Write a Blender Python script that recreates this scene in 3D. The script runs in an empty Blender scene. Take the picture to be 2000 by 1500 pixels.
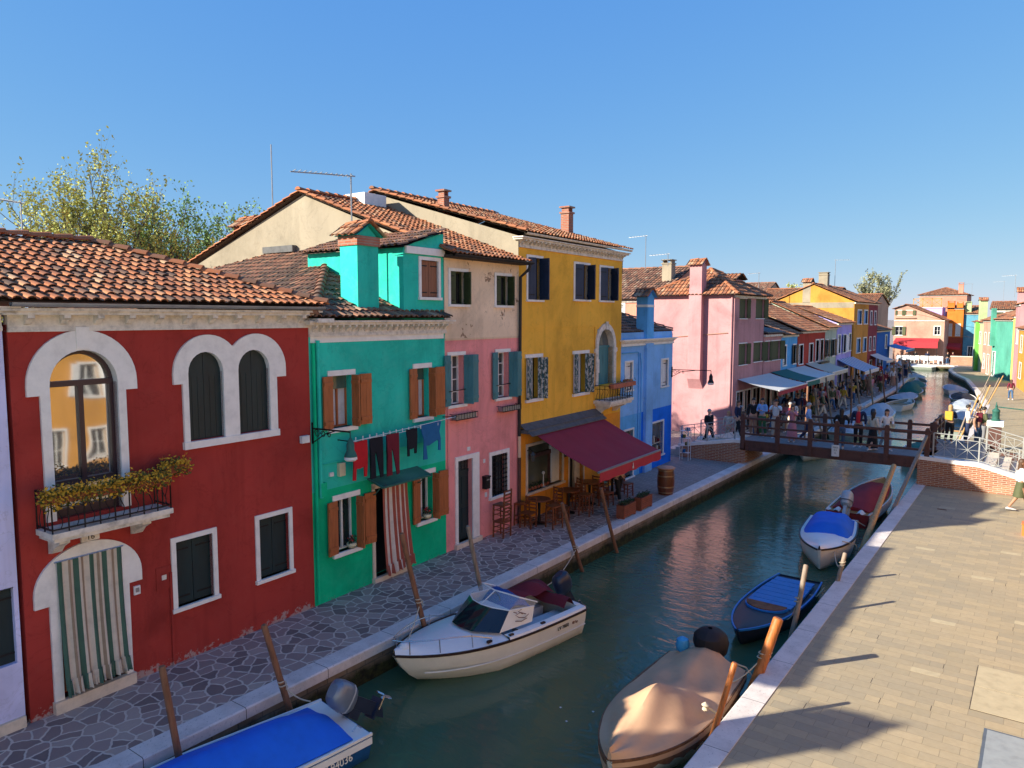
import bpy, math, random
from mathutils import Vector, Matrix, noise
R = math.radians
random.seed(7)
SC = bpy.context.scene
COL = SC.collection

# ---------------- camera, sky, sun, exposure ----------------
CAM_H = 5.8
PITCH, YAW = math.atan(130 / 1444), math.atan(1049 / math.hypot(1444, 130))
cd = bpy.data.cameras.new('camera'); cam = bpy.data.objects.new('camera', cd); COL.objects.link(cam)
cam.location = (0, 0, CAM_H); cam.rotation_euler = (R(90) - PITCH, 0, YAW)
cd.sensor_width = 36; cd.lens = 36 * 1444 / 2000; cd.clip_end = 3000; cd.clip_start = 0.1
SC.camera = cam
EXPOSURE = 1.5
SUN_AZ, SUN_EL = 218, 24.2          # the sun stands behind the left row of houses, towards the viewer
w = bpy.data.worlds.new("World"); SC.world = w; w.use_nodes = True
nt = w.node_tree; nt.nodes.clear()
sky = nt.nodes.new('ShaderNodeTexSky'); sky.sky_type = 'NISHITA'; sky.sun_disc = False
sky.sun_elevation = R(SUN_EL); sky.sun_rotation = R(SUN_AZ); sky.air_density = 1.0; sky.dust_density = 0.0; sky.ozone_density = 3.0
bg = nt.nodes.new('ShaderNodeBackground'); bg.inputs['Strength'].default_value = 0.12
out = nt.nodes.new('ShaderNodeOutputWorld')
# camera-like tone of the clear sky: one power curve per channel over the Nishita radiance
sp_ = nt.nodes.new('ShaderNodeSeparateColor'); cb_ = nt.nodes.new('ShaderNodeCombineColor'); nt.links.new(sky.outputs[0], sp_.inputs[0])
for i_, (k_, p_) in enumerate(((.116, .80), (.250, .50), (.68, .12))):
    pw_ = nt.nodes.new('ShaderNodeMath'); pw_.operation = 'POWER'; pw_.inputs[1].default_value = p_; nt.links.new(sp_.outputs[i_], pw_.inputs[0])
    ml_ = nt.nodes.new('ShaderNodeMath'); ml_.operation = 'MULTIPLY'; ml_.inputs[1].default_value = k_ / .12 / 2 ** EXPOSURE; nt.links.new(pw_.outputs[0], ml_.inputs[0]); nt.links.new(ml_.outputs[0], cb_.inputs[i_])
nt.links.new(cb_.outputs[0], bg.inputs[0])
nt.links.new(bg.outputs[0], out.inputs[0])
sl = bpy.data.lights.new('sun', 'SUN'); sl.energy = 4.0; sl.angle = R(0.5); sl.color = (1.0, 0.92, 0.77)
sun = bpy.data.objects.new('sun', sl); COL.objects.link(sun)
sd = Vector((math.sin(R(SUN_AZ)) * math.cos(R(SUN_EL)), math.cos(R(SUN_AZ)) * math.cos(R(SUN_EL)), math.sin(R(SUN_EL))))
sun.rotation_euler = sd.to_track_quat('Z', 'Y').to_euler(); sun.location = (-20, -20, 30)
SC.view_settings.view_transform = 'Standard'; SC.view_settings.look = 'None'
SC.view_settings.gamma = 1; SC.view_settings.exposure = EXPOSURE
SC.render.engine = 'CYCLES'

# ---------------- materials ----------------
M = {}
def N(nt, t, **k):
    n = nt.nodes.new(t)
    for a, b in k.items(): setattr(n, a, b)
    return n
def new_mat(name, rough=.6, metal=0, spec=.4):
    m = bpy.data.materials.new(name); m.use_nodes = True
    b = m.node_tree.nodes['Principled BSDF']
    b.inputs['Roughness'].default_value = rough; b.inputs['Metallic'].default_value = metal
    b.inputs['Specular IOR Level'].default_value = spec
    M[name] = m
    return m, m.node_tree, b
def c4(c): return (c[0], c[1], c[2], 1)
def mul(c, k): return tuple(min(1, x * k) for x in c)
def ramp(nt, fac, stops):
    r = N(nt, 'ShaderNodeValToRGB'); e = r.color_ramp.elements
    while len(e) < len(stops): e.new(.5)
    for i, (p, c) in enumerate(stops): e[i].position = p; e[i].color = c4(c)
    nt.links.new(fac, r.inputs[0]); return r.outputs[0]
def noise_fac(nt, scale, detail=4, rough=.6, coord=None, dist=0):
    n = N(nt, 'ShaderNodeTexNoise'); n.inputs['Scale'].default_value = scale; n.inputs['Detail'].default_value = detail
    n.inputs['Roughness'].default_value = rough; n.inputs['Distortion'].default_value = dist
    if coord is not None: nt.links.new(coord, n.inputs['Vector'])
    return n.outputs[0]
def geo(nt): return N(nt, 'ShaderNodeNewGeometry').outputs['Position']
def mixc(nt, fac, a, b, mode='MIX'):
    x = N(nt, 'ShaderNodeMix', data_type='RGBA', blend_type=mode)
    if isinstance(fac, float): x.inputs[0].default_value = fac
    else: nt.links.new(fac, x.inputs[0])
    for i, v in ((6, a), (7, b)):
        if isinstance(v, tuple): x.inputs[i].default_value = c4(v)
        else: nt.links.new(v, x.inputs[i])
    return x.outputs[2]
def bump(nt, b, h, strength=.3, dist=.01):
    x = N(nt, 'ShaderNodeBump'); x.inputs['Strength'].default_value = strength; x.inputs['Distance'].default_value = dist
    nt.links.new(h, x.inputs['Height']); nt.links.new(x.outputs[0], b.inputs['Normal'])
def mth(nt, op, a, b=None, clamp=False):
    x = N(nt, 'ShaderNodeMath', operation=op, use_clamp=clamp)
    for i, v in enumerate((a, b)):
        if v is None: continue
        if isinstance(v, (int, float)): x.inputs[i].default_value = v
        else: nt.links.new(v, x.inputs[i])
    return x.outputs[0]
def mapped(nt, s):
    m = N(nt, 'ShaderNodeMapping'); m.inputs['Scale'].default_value = s
    nt.links.new(geo(nt), m.inputs['Vector']); return m.outputs[0]

def plain(name, c, rough=.6, metal=0, var=.12, scale=6, bmp=.15, spec=.4, scl=(1, 1, 1)):
    """painted, cloth, metal and stone surfaces with fine uneven colour"""
    m, nt, b = new_mat(name, rough, metal, spec)
    p = mapped(nt, scl)
    f = noise_fac(nt, scale, 5, .65, p)
    nt.links.new(ramp(nt, f, [(.25, mul(c, 1 - var * 1.6)), (.5, c), (.78, mul(c, 1 + var))]), b.inputs['Base Color'])
    if bmp: bump(nt, b, noise_fac(nt, scale * 9, 3, .6, p), bmp, .004)
    return m
def plaster(name, c, fade=(.75, .75, .72), fade_amt=.25, patch=0, patch_c=(.42, .36, .28), damp=.5, damp_c=(.45, .40, .36)):
    """old lime render: cloudy repaint patches, rain streaks, flaked spots and salt bloom low on the wall"""
    m, nt, b = new_mat(name, .9, 0, .15)
    g = geo(nt)
    big = noise_fac(nt, .55, 5, .6, g, .6)
    med = noise_fac(nt, 3.2, 6, .7, g)
    col = ramp(nt, big, [(.3, mul(c, .72)), (.5, c), (.72, mul(c, 1.18))])
    col = mixc(nt, mth(nt, 'MULTIPLY', ramp(nt, med, [(.5, (0, 0, 0)), (.75, (1, 1, 1))]), fade_amt), col, tuple((a * .55 + q * .45) for a, q in zip(c, fade)))
    st = noise_fac(nt, 1.6, 4, .6, mapped(nt, (2.5, 2.5, .18)))
    col = mixc(nt, mth(nt, 'MULTIPLY', ramp(nt, st, [(.52, (0, 0, 0)), (.72, (1, 1, 1))]), .34), col, mul(c, .58))
    # hairline edges of old repaint coats
    e_ = noise_fac(nt, 1.1, 6, .62, g, 1.2); col = mixc(nt, mth(nt, 'MULTIPLY', ramp(nt, e_, [(.49, (0, 0, 0)), (.50, (1, 1, 1)), (.515, (0, 0, 0))]), .30), col, mul(c, .5))
    if patch:
        f = noise_fac(nt, 1.5, 7, .72, g, .5)
        col = mixc(nt, ramp(nt, f, [(patch, (0, 0, 0)), (patch + .015, (1, 1, 1))]), col, patch_c)
    if damp:
        sep = N(nt, 'ShaderNodeSeparateXYZ'); nt.links.new(g, sep.inputs[0])
        h = mth(nt, 'MULTIPLY', sep.outputs[2], -1.1)
        f = mth(nt, 'ADD', noise_fac(nt, 2.4, 7, .7, g, .4), h)
        k = mth(nt, 'MULTIPLY', mth(nt, 'SUBTRACT', mth(nt, 'ADD', f, mth(nt, 'MULTIPLY', mth(nt, 'SUBTRACT', noise_fac(nt, 11, 5, .75, g), .5), .9)), .56 - .12 * damp), 12, True)
        col = mixc(nt, mth(nt, 'MULTIPLY', k, .8), col, damp_c)
    nt.links.new(col, b.inputs['Base Color'])
    h = mth(nt, 'ADD', mth(nt, 'MULTIPLY', noise_fac(nt, 40, 3, .6, g), .4), med)
    bump(nt, b, h, .35, .012)
    return m
def tiles(name, stops, lichen=.35):
    m, nt, b = new_mat(name, .85, 0, .15)
    a = N(nt, 'ShaderNodeAttribute', attribute_name='tile')
    g = geo(nt)
    col = ramp(nt, a.outputs['Fac'], stops)
    col = mixc(nt, mth(nt, 'MULTIPLY', ramp(nt, noise_fac(nt, 14, 5, .7, g), [(.45, (0, 0, 0)), (.7, (1, 1, 1))]), lichen), col, (.20, .17, .12))
    nt.links.new(col, b.inputs['Base Color'])
    bump(nt, b, noise_fac(nt, 60, 3, .6, g), .3, .004)
def brick(name, c1, c2, mortar, w_, h_, axes='XZ', rough=.85, msize=.012, bmpd=.008, offs=.5, wear=.3, noisec=(.4, .36, .3)):
    m, nt, b = new_mat(name, rough, 0, .2)
    g = geo(nt); sep = N(nt, 'ShaderNodeSeparateXYZ'); nt.links.new(g, sep.inputs[0])
    cmb = N(nt, 'ShaderNodeCombineXYZ')
    nt.links.new(sep.outputs['XYZ'.index(axes[0])], cmb.inputs[0]); nt.links.new(sep.outputs['XYZ'.index(axes[1])], cmb.inputs[1])
    jit = N(nt, 'ShaderNodeVectorMath', operation='ADD')
    nz = N(nt, 'ShaderNodeTexNoise'); nz.inputs['Scale'].default_value = 3; nt.links.new(g, nz.inputs['Vector'])
    sc = N(nt, 'ShaderNodeVectorMath', operation='SCALE'); sc.inputs['Scale'].default_value = msize * 2.0
    nt.links.new(nz.outputs['Color'], sc.inputs[0]); nt.links.new(cmb.outputs[0], jit.inputs[0]); nt.links.new(sc.outputs[0], jit.inputs[1])
    t = N(nt, 'ShaderNodeTexBrick'); t.offset = offs
    t.inputs['Color1'].default_value = c4(c1); t.inputs['Color2'].default_value = c4(c2); t.inputs['Mortar'].default_value = c4(mortar)
    t.inputs['Scale'].default_value = 1; t.inputs['Mortar Size'].default_value = msize; t.inputs['Brick Width'].default_value = w_; t.inputs['Row Height'].default_value = h_
    t.inputs['Mortar Smooth'].default_value = .3
    nt.links.new(jit.outputs[0], t.inputs['Vector'])
    f = noise_fac(nt, 1.3, 6, .7, g); f2 = noise_fac(nt, 9, 5, .7, g)
    col = mixc(nt, mth(nt, 'MULTIPLY', ramp(nt, f, [(.45, (0, 0, 0)), (.7, (1, 1, 1))]), wear), t.outputs['Color'], noisec)
    col = mixc(nt, mth(nt, 'MULTIPLY', ramp(nt, f2, [(.4, (0, 0, 0)), (.8, (1, 1, 1))]), .35), col, mul(c1, .55))
    nt.links.new(col, b.inputs['Base Color'])
    h = mth(nt, 'ADD', mth(nt, 'MULTIPLY', t.outputs['Fac'], -1.0), mth(nt, 'MULTIPLY', f2, .35))
    bump(nt, b, h, .6, bmpd)
    return m

# painted walls
plaster('red_plaster', (.35, .043, .034), (.5, .2, .16), .10, damp=.9, damp_c=(.42, .33, .30))
plaster('green_plaster', (.03, .53, .40), (.35, .6, .5), .22, damp=.3, damp_c=(.10, .30, .2))
plaster('green_plaster_low', (.004, .50, .23), (.25, .5, .4), .14, damp=.2, damp_c=(.08, .30, .2))
plaster('pink_plaster', (.82, .30, .285), (.75, .5, .48), .18, damp=.2, damp_c=(.5, .38, .33))
plaster('beige_plaster', (.74, .54, .35), (.6, .55, .45), .15, damp=0)
plaster('beige_peeling', (.80, .61, .42), (.6, .55, .45), .15, patch=.60, patch_c=(.30, .19, .12), damp=0)
plaster('cream_plaster', (.31, .265, .195), (.37, .33, .26), .6, damp=0)
plaster('yellow_plaster', (.84, .45, .055), (.62, .42, .18), .16, patch=.71, patch_c=(.55, .47, .35), damp=0)
plaster('orange_plaster', (.78, .31, .035), (.62, .42, .2), .10, damp=.2)
plaster('blue_plaster', (.22, .48, .84), (.4, .5, .75), .10, damp=.0)
plaster('deep_blue_plaster', (.012, .17, .78), (.2, .3, .6), .06, damp=.0)
plaster('rose_plaster', (.50, .25, .255), (.8, .6, .58), .12, damp=0)
plaster('lilac_plaster', (.60, .60, .84), (.7, .68, .75), .15, damp=.2)
plaster('salmon_plaster', (.60, .26, .18), (.6, .4, .3), .15, damp=0)
plaster('sky_plaster', (.12, .42, .78), (.3, .5, .7), .1, damp=0)
plaster('brick_red_plaster', (.42, .055, .038), (.5, .25, .2), .1, damp=0)
plaster('sage_plaster', (.46, .54, .44), (.5, .55, .5), .1, damp=0)
plaster('violet_plaster', (.42, .37, .76), (.5, .45, .7), .1, damp=0)
plaster('ochre_plaster', (.54, .26, .05), (.7, .5, .2), .1, damp=0)
plaster('maroon_plaster', (.24, .045, .06), (.4, .2, .2), .1, damp=0)
plaster('apricot_plaster', (.47, .27, .20), (.8, .6, .5), .1, damp=0)
plaster('orange_bright_plaster', (.62, .17, .03), (.7, .4, .2), .1, damp=0)
plaster('orange_shaded_plaster', (.34, .07, .04), (.45, .2, .15), .1, damp=0)  # lower part of the orange house, its shade put into the colour
plaster('teal_plaster', (.10, .28, .38), (.6, .65, .65), .3, patch=.62, patch_c=(.55, .6, .6), damp=0)
plaster('royal_plaster', (.02, .12, .45), (.2, .3, .5), .1, damp=0)
plaster('lime_plaster', (.40, .48, .25), (.6, .65, .4), .1, damp=0)
plaster('leaf_plaster', (.16, .50, .08), (.3, .6, .2), .1, damp=0)
plaster('turquoise_plaster', (.09, .34, .25), (.4, .65, .5), .12, damp=0)
plaster('white_plaster', (.70, .66, .60), (.8, .8, .78), .15, damp=.3)
plaster('lemon_plaster', (.70, .62, .16), (.8, .7, .3), .1, damp=0)
# other
m, nt, b = new_mat('shutter_peeling', .8, 0, .2); g = geo(nt)
nt.links.new(ramp(nt, noise_fac(nt, 16, 5, .7, mapped(nt, (1, 1, .5))), [(.46, (.035, .085, .095)), (.50, (.05, .09, .09)), (.53, (.42, .43, .40)), (.7, (.55, .54, .50))]), b.inputs['Base Color'])
T1 = [(0, (.08, .055, .045)), (.12, (.17, .095, .065)), (.3, (.30, .115, .06)), (.55, (.41, .145, .065)), (.8, (.48, .21, .10)), (1, (.50, .33, .20))]
T2 = [(0, (.08, .06, .05)), (.25, (.19, .10, .07)), (.5, (.30, .13, .08)), (.75, (.40, .20, .12)), (1, (.48, .36, .24))]
tiles('roof_tile', T1, .3); tiles('roof_tile_old', T2, .5); tiles('roof_tile_far', T1, .35)
plain('mortar_dark', (.06, .04, .03), .95)
plain('white_stone', (.80, .77, .71), .7, var=.10, scale=5, bmp=.3)
plain('cornice_stone', (.68, .62, .53), .85, var=.28, scale=7, bmp=.4)
plain('white_paint', (.74, .74, .72), .6, var=.06)
plain('step_stone', (.68, .56, .43), .75, var=.15)
plain('dark_green_paint', (.006, .024, .028), .5, var=.25, scale=3, scl=(1, 1, .3))
plain('dark_blue_paint', (.018, .032, .07), .5, var=.2, scale=3)
plain('teal_paint', (.06, .20, .22), .6, var=.22, scale=4, scl=(1, 1, .3))
plain('olive_paint', (.045, .06, .02), .6, var=.2)
plain('brown_shutter', (.38, .115, .036), .5, var=.22, scale=5, scl=(3, 3, .4))
plain('brown_shutter_pale', (.25, .10, .05), .6, var=.2, scale=5, scl=(3, 3, .4))
plain('window_brown', (.05, .03, .035), .4, var=.1)
plain('wood_chair', (.19, .055, .018), .4, var=.3, scale=9)
plain('wood_door', (.32, .13, .05), .5, var=.2, scale=6)
plain('iron_black', (.012, .012, .014), .5, .3, var=.2)
plain('iron_grey', (.30, .31, .33), .45, .6, var=.12)
plain('rail_paint', (.34, .35, .34), .5, .2, var=.12)
plain('zinc', (.34, .36, .38), .5, .5, var=.2, scale=3)
plain('gutter_dark', (.03, .028, .03), .5, .4)
plain('copper_green', (.03, .13, .10), .7, .2, var=.2)
plain('grey_roofing', (.10, .10, .10), .8, var=.25)
plain('wood_pole', (.22, .10, .052), .75, var=.35, scale=5, bmp=.6, scl=(4, 4, .5))
plain('wood_pole_grey', (.26, .20, .15), .85, var=.35, scale=5, bmp=.6, scl=(4, 4, .5))
plain('wood_pole_orange', (.42, .13, .03), .45, var=.4, scale=6, bmp=.5, scl=(4, 4, .5))
plain('wood_pole_yellow', (.50, .27, .09), .6, var=.3, scale=5, bmp=.5, scl=(3, 3, .5))
plain('bridge_wood', (.10, .042, .032), .6, var=.3, scale=5, bmp=.5)
plain('deck_wood', (.24, .22, .21), .85, var=.2, scale=8)
plain('awning_red', (.28, .018, .036), .8, var=.08, scale=2, bmp=.2)
plain('awning_red_light', (.42, .03, .04), .8, var=.08)
plain('awning_white', (.62, .61, .58), .8, var=.06)
plain('awning_cream', (.55, .50, .40), .8, var=.06)
plain('awning_teal', (.01, .14, .12), .8, var=.06)
plain('awning_blue', (.03, .18, .45), .8, var=.06)
plain('awning_stripe_blue', (.16, .24, .48), .8, var=.06)
plain('valance_red', (.38, .03, .05), .8, var=.1)
plain('gelcoat', (.80, .78, .74), .28, var=.06, scale=2.2, spec=.5, bmp=.03)
plain('gelcoat_cream', (.82, .76, .65), .3, var=.06, scale=2.2, spec=.5, bmp=.03)
plain('hull_grey', (.22, .25, .21), .5, var=.15)
plain('rub_dark', (.03, .014, .012), .4)
plain('boat_blue', (.012, .085, .26), .45, var=.2)
plain('boat_blue_bright', (.01, .17, .50), .5, var=.12)
plain('boat_navy', (.015, .018, .032), .5, var=.25)
plain('boat_red', (.25, .02, .015), .45, var=.12)
plain('wood_varnish', (.45, .24, .08), .35, var=.2)
plain('antifoul', (.08, .07, .06), .8, var=.3)
plain('canvas_blue', (.008, .13, .62), .75, var=.12, scale=2.2, bmp=.25)
plain('canvas_navy', (.008, .06, .25), .75, var=.12, scale=2.2, bmp=.25)
plain('canvas_tan', (.56, .33, .19), .85, var=.10, scale=2, bmp=.3)
plain('canvas_brown', (.17, .075, .035), .85, var=.4, scale=8, bmp=.3)
plain('canvas_red', (.26, .018, .025), .8, var=.12, scale=2, bmp=.25)
plain('canvas_wine', (.15, .012, .022), .8, var=.12, scale=2, bmp=.25)
plain('canvas_green', (.01, .13, .10), .8, var=.12)
plain('canvas_grey', (.38, .42, .46), .8, var=.12)
plain('canvas_black', (.016, .012, .014), .7, var=.15)
plain('motor_navy', (.018, .028, .055), .3, var=.1, spec=.5)
plain('motor_grey', (.16, .20, .26), .35, .3, var=.08)
plain('motor_pale', (.36, .42, .47), .35, .1, var=.08)
plain('rubber', (.02, .02, .02), .7)
plain('fender_blue', (.05, .30, .55), .5)
plain('rope', (.5, .42, .3), .9)
plain('vinyl', (.5, .5, .5), .5)
plain('steel', (.55, .56, .58), .25, .9, var=.05, bmp=0)
plain('terracotta', (.42, .13, .07), .8, var=.2)
plain('planter_wood', (.26, .07, .03), .7, var=.2, scale=8)
plain('barrel_wood', (.14, .042, .016), .35, var=.25, scale=7, scl=(3, 3, .5))
plain('barrel_top', (.46, .24, .14), .5, var=.1)
plain('brass_hoop', (.32, .21, .12), .4, .7)
plain('leaf_dark', (.035, .06, .02), .8, var=.4, scale=20)
plain('leaf_olive', (.10, .11, .02), .8, var=.4, scale=20)
plain('flower_yellow', (.62, .33, .02), .8, var=.3, scale=20)
plain('flower_red', (.5, .03, .03), .8)
plain('tree_leaf_yellow', (.44, .44, .10), .8, var=.35, scale=3)
plain('tree_leaf_green', (.23, .36, .10), .8, var=.35, scale=3)
plain('tree_leaf_pale', (.30, .30, .16), .8, var=.3, scale=3)
plain('bark', (.11, .075, .045), .9, var=.3, scale=8, bmp=.6)
plain('cloth_red', (.48, .008, .014), .85); plain('cloth_black', (.008, .008, .014), .9); plain('cloth_wine', (.14, .006, .018), .85)
plain('cloth_blue', (.012, .12, .30), .85)
plain('stripe_cream', (.58, .50, .40), .85); plain('stripe_green', (.055, .12, .085), .85); plain('stripe_tan', (.30, .22, .15), .85)
plain('stripe_rust', (.34, .085, .055), .85); plain('stripe_white', (.62, .54, .46), .85)
plain('box_white', (.75, .75, .72), .5); plain('box_yellowed', (.60, .55, .35), .5)
plain('sign_black', (.01, .01, .01), .5); plain('orange_plastic', (.75, .18, .04), .4)
plain('ink', (.03, .025, .02), .6); plain('ink_brown', (.22, .09, .04), .6); plain('lace', (.52, .52, .55), .9)
plain('iron_cover', (.33, .35, .34), .6, .2, var=.12); plain('cover_edge', (.13, .15, .17), .6, .3)
plain('slab_stone', (.44, .365, .23), .8, var=.12)
plain('paper', (.70, .70, .66), .7)
brick('brick_wall', (.40, .155, .07), (.27, .085, .05), (.44, .36, .27), .24, .065, 'XZ', wear=.25)
brick('brick_side', (.30, .11, .06), (.22, .075, .045), (.38, .31, .24), .24, .065, 'YZ', wear=.25)
brick('chimney_brick', (.42, .13, .07), (.34, .10, .06), (.30, .22, .17), .2, .06, 'XZ')
brick('right_paving', (.42, .335, .21), (.32, .27, .185), (.20, .165, .11), .44, .205, 'XY', rough=.72, msize=.003, bmpd=.003, wear=.45, noisec=(.38, .30, .175))
brick('left_paving', (.34, .275, .24), (.26, .21, .19), (.46, .39, .33), .34, .17, 'XY', rough=.8, msize=.012, bmpd=.006, wear=.2, noisec=(.18, .16, .15))

# crazy paving
m, nt, b = new_mat('crazy_paving', .75, 0, .25)
g = geo(nt)
nz = N(nt, 'ShaderNodeTexNoise'); nz.inputs['Scale'].default_value = 5; nt.links.new(g, nz.inputs['Vector'])
sc_ = N(nt, 'ShaderNodeVectorMath', operation='SCALE'); sc_.inputs['Scale'].default_value = .10; nt.links.new(nz.outputs['Color'], sc_.inputs[0])
ad = N(nt, 'ShaderNodeVectorMath', operation='ADD'); nt.links.new(g, ad.inputs[0]); nt.links.new(sc_.outputs[0], ad.inputs[1])
v1 = N(nt, 'ShaderNodeTexVoronoi', feature='DISTANCE_TO_EDGE'); v2 = N(nt, 'ShaderNodeTexVoronoi')
for v in (v1, v2): v.inputs['Scale'].default_value = 3.9; v.inputs['Randomness'].default_value = .95; nt.links.new(ad.outputs[0], v.inputs['Vector']); v.voronoi_dimensions = '2D'
sp = N(nt, 'ShaderNodeSeparateXYZ'); nt.links.new(v2.outputs['Color'], sp.inputs[0])
stone = ramp(nt, sp.outputs[0], [(0, (.18, .125, .11)), (.4, (.30, .205, .175)), (.75, (.40, .285, .24)), (1, (.50, .385, .31))])
stone = mixc(nt, mth(nt, 'MULTIPLY', noise_fac(nt, 18, 5, .7, g), .5), stone, (.30, .225, .195))
joint = mth(nt, 'MULTIPLY', mth(nt, 'SUBTRACT', v1.outputs['Distance'], .040), 30, True)
col = mixc(nt, joint, (.62, .52, .43), stone)
nt.links.new(col, b.inputs['Base Color'])
bump(nt, b, mth(nt, 'ADD', joint, mth(nt, 'MULTIPLY', noise_fac(nt, 22, 5, .7, g), .8)), .7, .012)

# kerb stone, with pits
m, nt, b = new_mat('kerb_stone', .7, 0, .3)
g = geo(nt)
col = ramp(nt, noise_fac(nt, 2, 6, .7, g), [(.3, (.52, .46, .42)), (.55, (.68, .61, .56)), (.8, (.76, .69, .62))])
pit = ramp(nt, noise_fac(nt, 28, 4, .75, g), [(.60, (0, 0, 0)), (.66, (1, 1, 1))])
col = mixc(nt, mth(nt, 'MULTIPLY', pit, .55), col, (.14, .12, .12))
sep = N(nt, 'ShaderNodeSeparateXYZ'); nt.links.new(g, sep.inputs[0])
fr = mth(nt, 'FRACT', mth(nt, 'DIVIDE', sep.outputs[1], 1.55))
col = mixc(nt, mth(nt, 'LESS_THAN', fr, .007), col, (.05, .045, .04))
nt.links.new(col, b.inputs['Base Color']); bump(nt, b, pit, -.4, .006)

# quay wall: brick and stone with a weed band at the tide mark
m = brick('quay_wall', (.24, .17, .11), (.17, .12, .08), (.10, .085, .065), .42, .13, 'YZ', rough=.9, msize=.012, bmpd=.012)
nt = m.node_tree; b = nt.nodes['Principled BSDF']; src = b.inputs['Base Color'].links[0].from_socket
g = geo(nt); sep = N(nt, 'ShaderNodeSeparateXYZ'); nt.links.new(g, sep.inputs[0])
h = mth(nt, 'ADD', mth(nt, 'MULTIPLY', sep.outputs[2], -1), mth(nt, 'MULTIPLY', noise_fac(nt, 2.5, 5, .7, g), .35))
k = mth(nt, 'MULTIPLY', mth(nt, 'SUBTRACT', h, .42), 7, True)
col = mixc(nt, k, src, ramp(nt, noise_fac(nt, 9, 4, .7, g), [(.35, (.018, .018, .012)), (.6, (.045, .05, .018)), (.8, (.08, .075, .03))]))
nt.links.new(col, b.inputs['Base Color'])

# canal water
m, nt, b = new_mat('canal_water', .045, 0, .5)
b.inputs['IOR'].default_value = 1.42
g = geo(nt)
nt.links.new(ramp(nt, noise_fac(nt, .35, 3, .5, g), [(.3, (.045, .10, .055)), (.7, (.075, .135, .075))]), b.inputs['Base Color'])
mp = N(nt, 'ShaderNodeMapping'); mp.inputs['Scale'].default_value = (1.0, 2.0, 1); mp.inputs['Rotation'].default_value = (0, 0, R(-14)); nt.links.new(g, mp.inputs['Vector'])
h1 = noise_fac(nt, 1.9, 3, .55, mp.outputs[0], .8); h2 = noise_fac(nt, 6.5, 3, .6, mp.outputs[0], .4)
calm = ramp(nt, noise_fac(nt, .22, 2, .5, g), [(.35, (.35, .35, .35)), (.65, (1, 1, 1))])
hh = mth(nt, 'MULTIPLY', mth(nt, 'ADD', h1, mth(nt, 'MULTIPLY', h2, .28)), calm)
bump(nt, b, hh, .5, .045)

# glass
def glass(name, c, rough=.06, tint=.25):
    m, nt, b = new_mat(name, rough, 0, .6)
    f = noise_fac(nt, 1.2, 2, .5, geo(nt))
    nt.links.new(ramp(nt, f, [(.3, mul(c, .6)), (.7, mul(c, 1.4))]), b.inputs['Base Color'])
    bump(nt, b, f, .15, .01)
glass('glass_dark', (.015, .018, .022)); glass('glass_grey', (.07, .085, .09)); glass('glass_green', (.05, .10, .085), .12)
glass('shop_glass', (.10, .105, .075), .08)
m, nt, b = new_mat('mirror_glass', .04, .85, .8); b.inputs['Base Color'].default_value = (.42, .42, .42, 1)
bump(nt, b, noise_fac(nt, 1.1, 1, .5, geo(nt)), .25, .02)
m, nt, b = new_mat('clear_screen', .05, 0, .6)
b.inputs['Base Color'].default_value = (.6, .68, .7, 1); b.inputs['Alpha'].default_value = .28
m, nt, b = new_mat('skylight_glass', .08, 0, 1); b.inputs['Base Color'].default_value = (.25, .4, .6, 1); b.inputs['Metallic'].default_value = .6
m, nt, b = new_mat('amber_reflection_glass', .12, 0, .8);  # reflection of a sunlit amber wall put into the base colour
f = noise_fac(nt, 2.2, 3, .5, geo(nt), .6)
nt.links.new(ramp(nt, f, [(.3, (.30, .17, .04)), (.6, (.44, .27, .075)), (.8, (.5, .36, .16))]), b.inputs['Base Color'])
# people
for n_, c_ in dict(skin_fair=(.55, .32, .22), skin_tan=(.38, .2, .12), hair_dark=(.02, .014, .01), hair_brown=(.08, .04, .02), hair_fair=(.35, .22, .09), hair_grey=(.35, .34, .33),
                   wear_white=(.68, .68, .68), wear_black=(.012, .012, .015), wear_navy=(.015, .025, .07), wear_red=(.5, .02, .03), wear_sky=(.25, .42, .72), wear_cream=(.58, .5, .4),
                   wear_pink=(.55, .22, .26), wear_mustard=(.5, .3, .03), wear_olive=(.08, .09, .04), wear_grey=(.2, .2, .21), wear_denim=(.05, .11, .22), wear_green=(.03, .12, .05), wear_tan=(.36, .2, .13), wear_wine=(.16, .015, .03), wear_pale_denim=(.3, .4, .5), shoe_white=(.6, .6, .6), shoe_black=(.015, .015, .015), shoe_brown=(.1, .05, .02)).items():
    plain(n_, c_, .8 if 'wear' in n_ else .55, var=.08, scale=9, bmp=.05)

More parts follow.
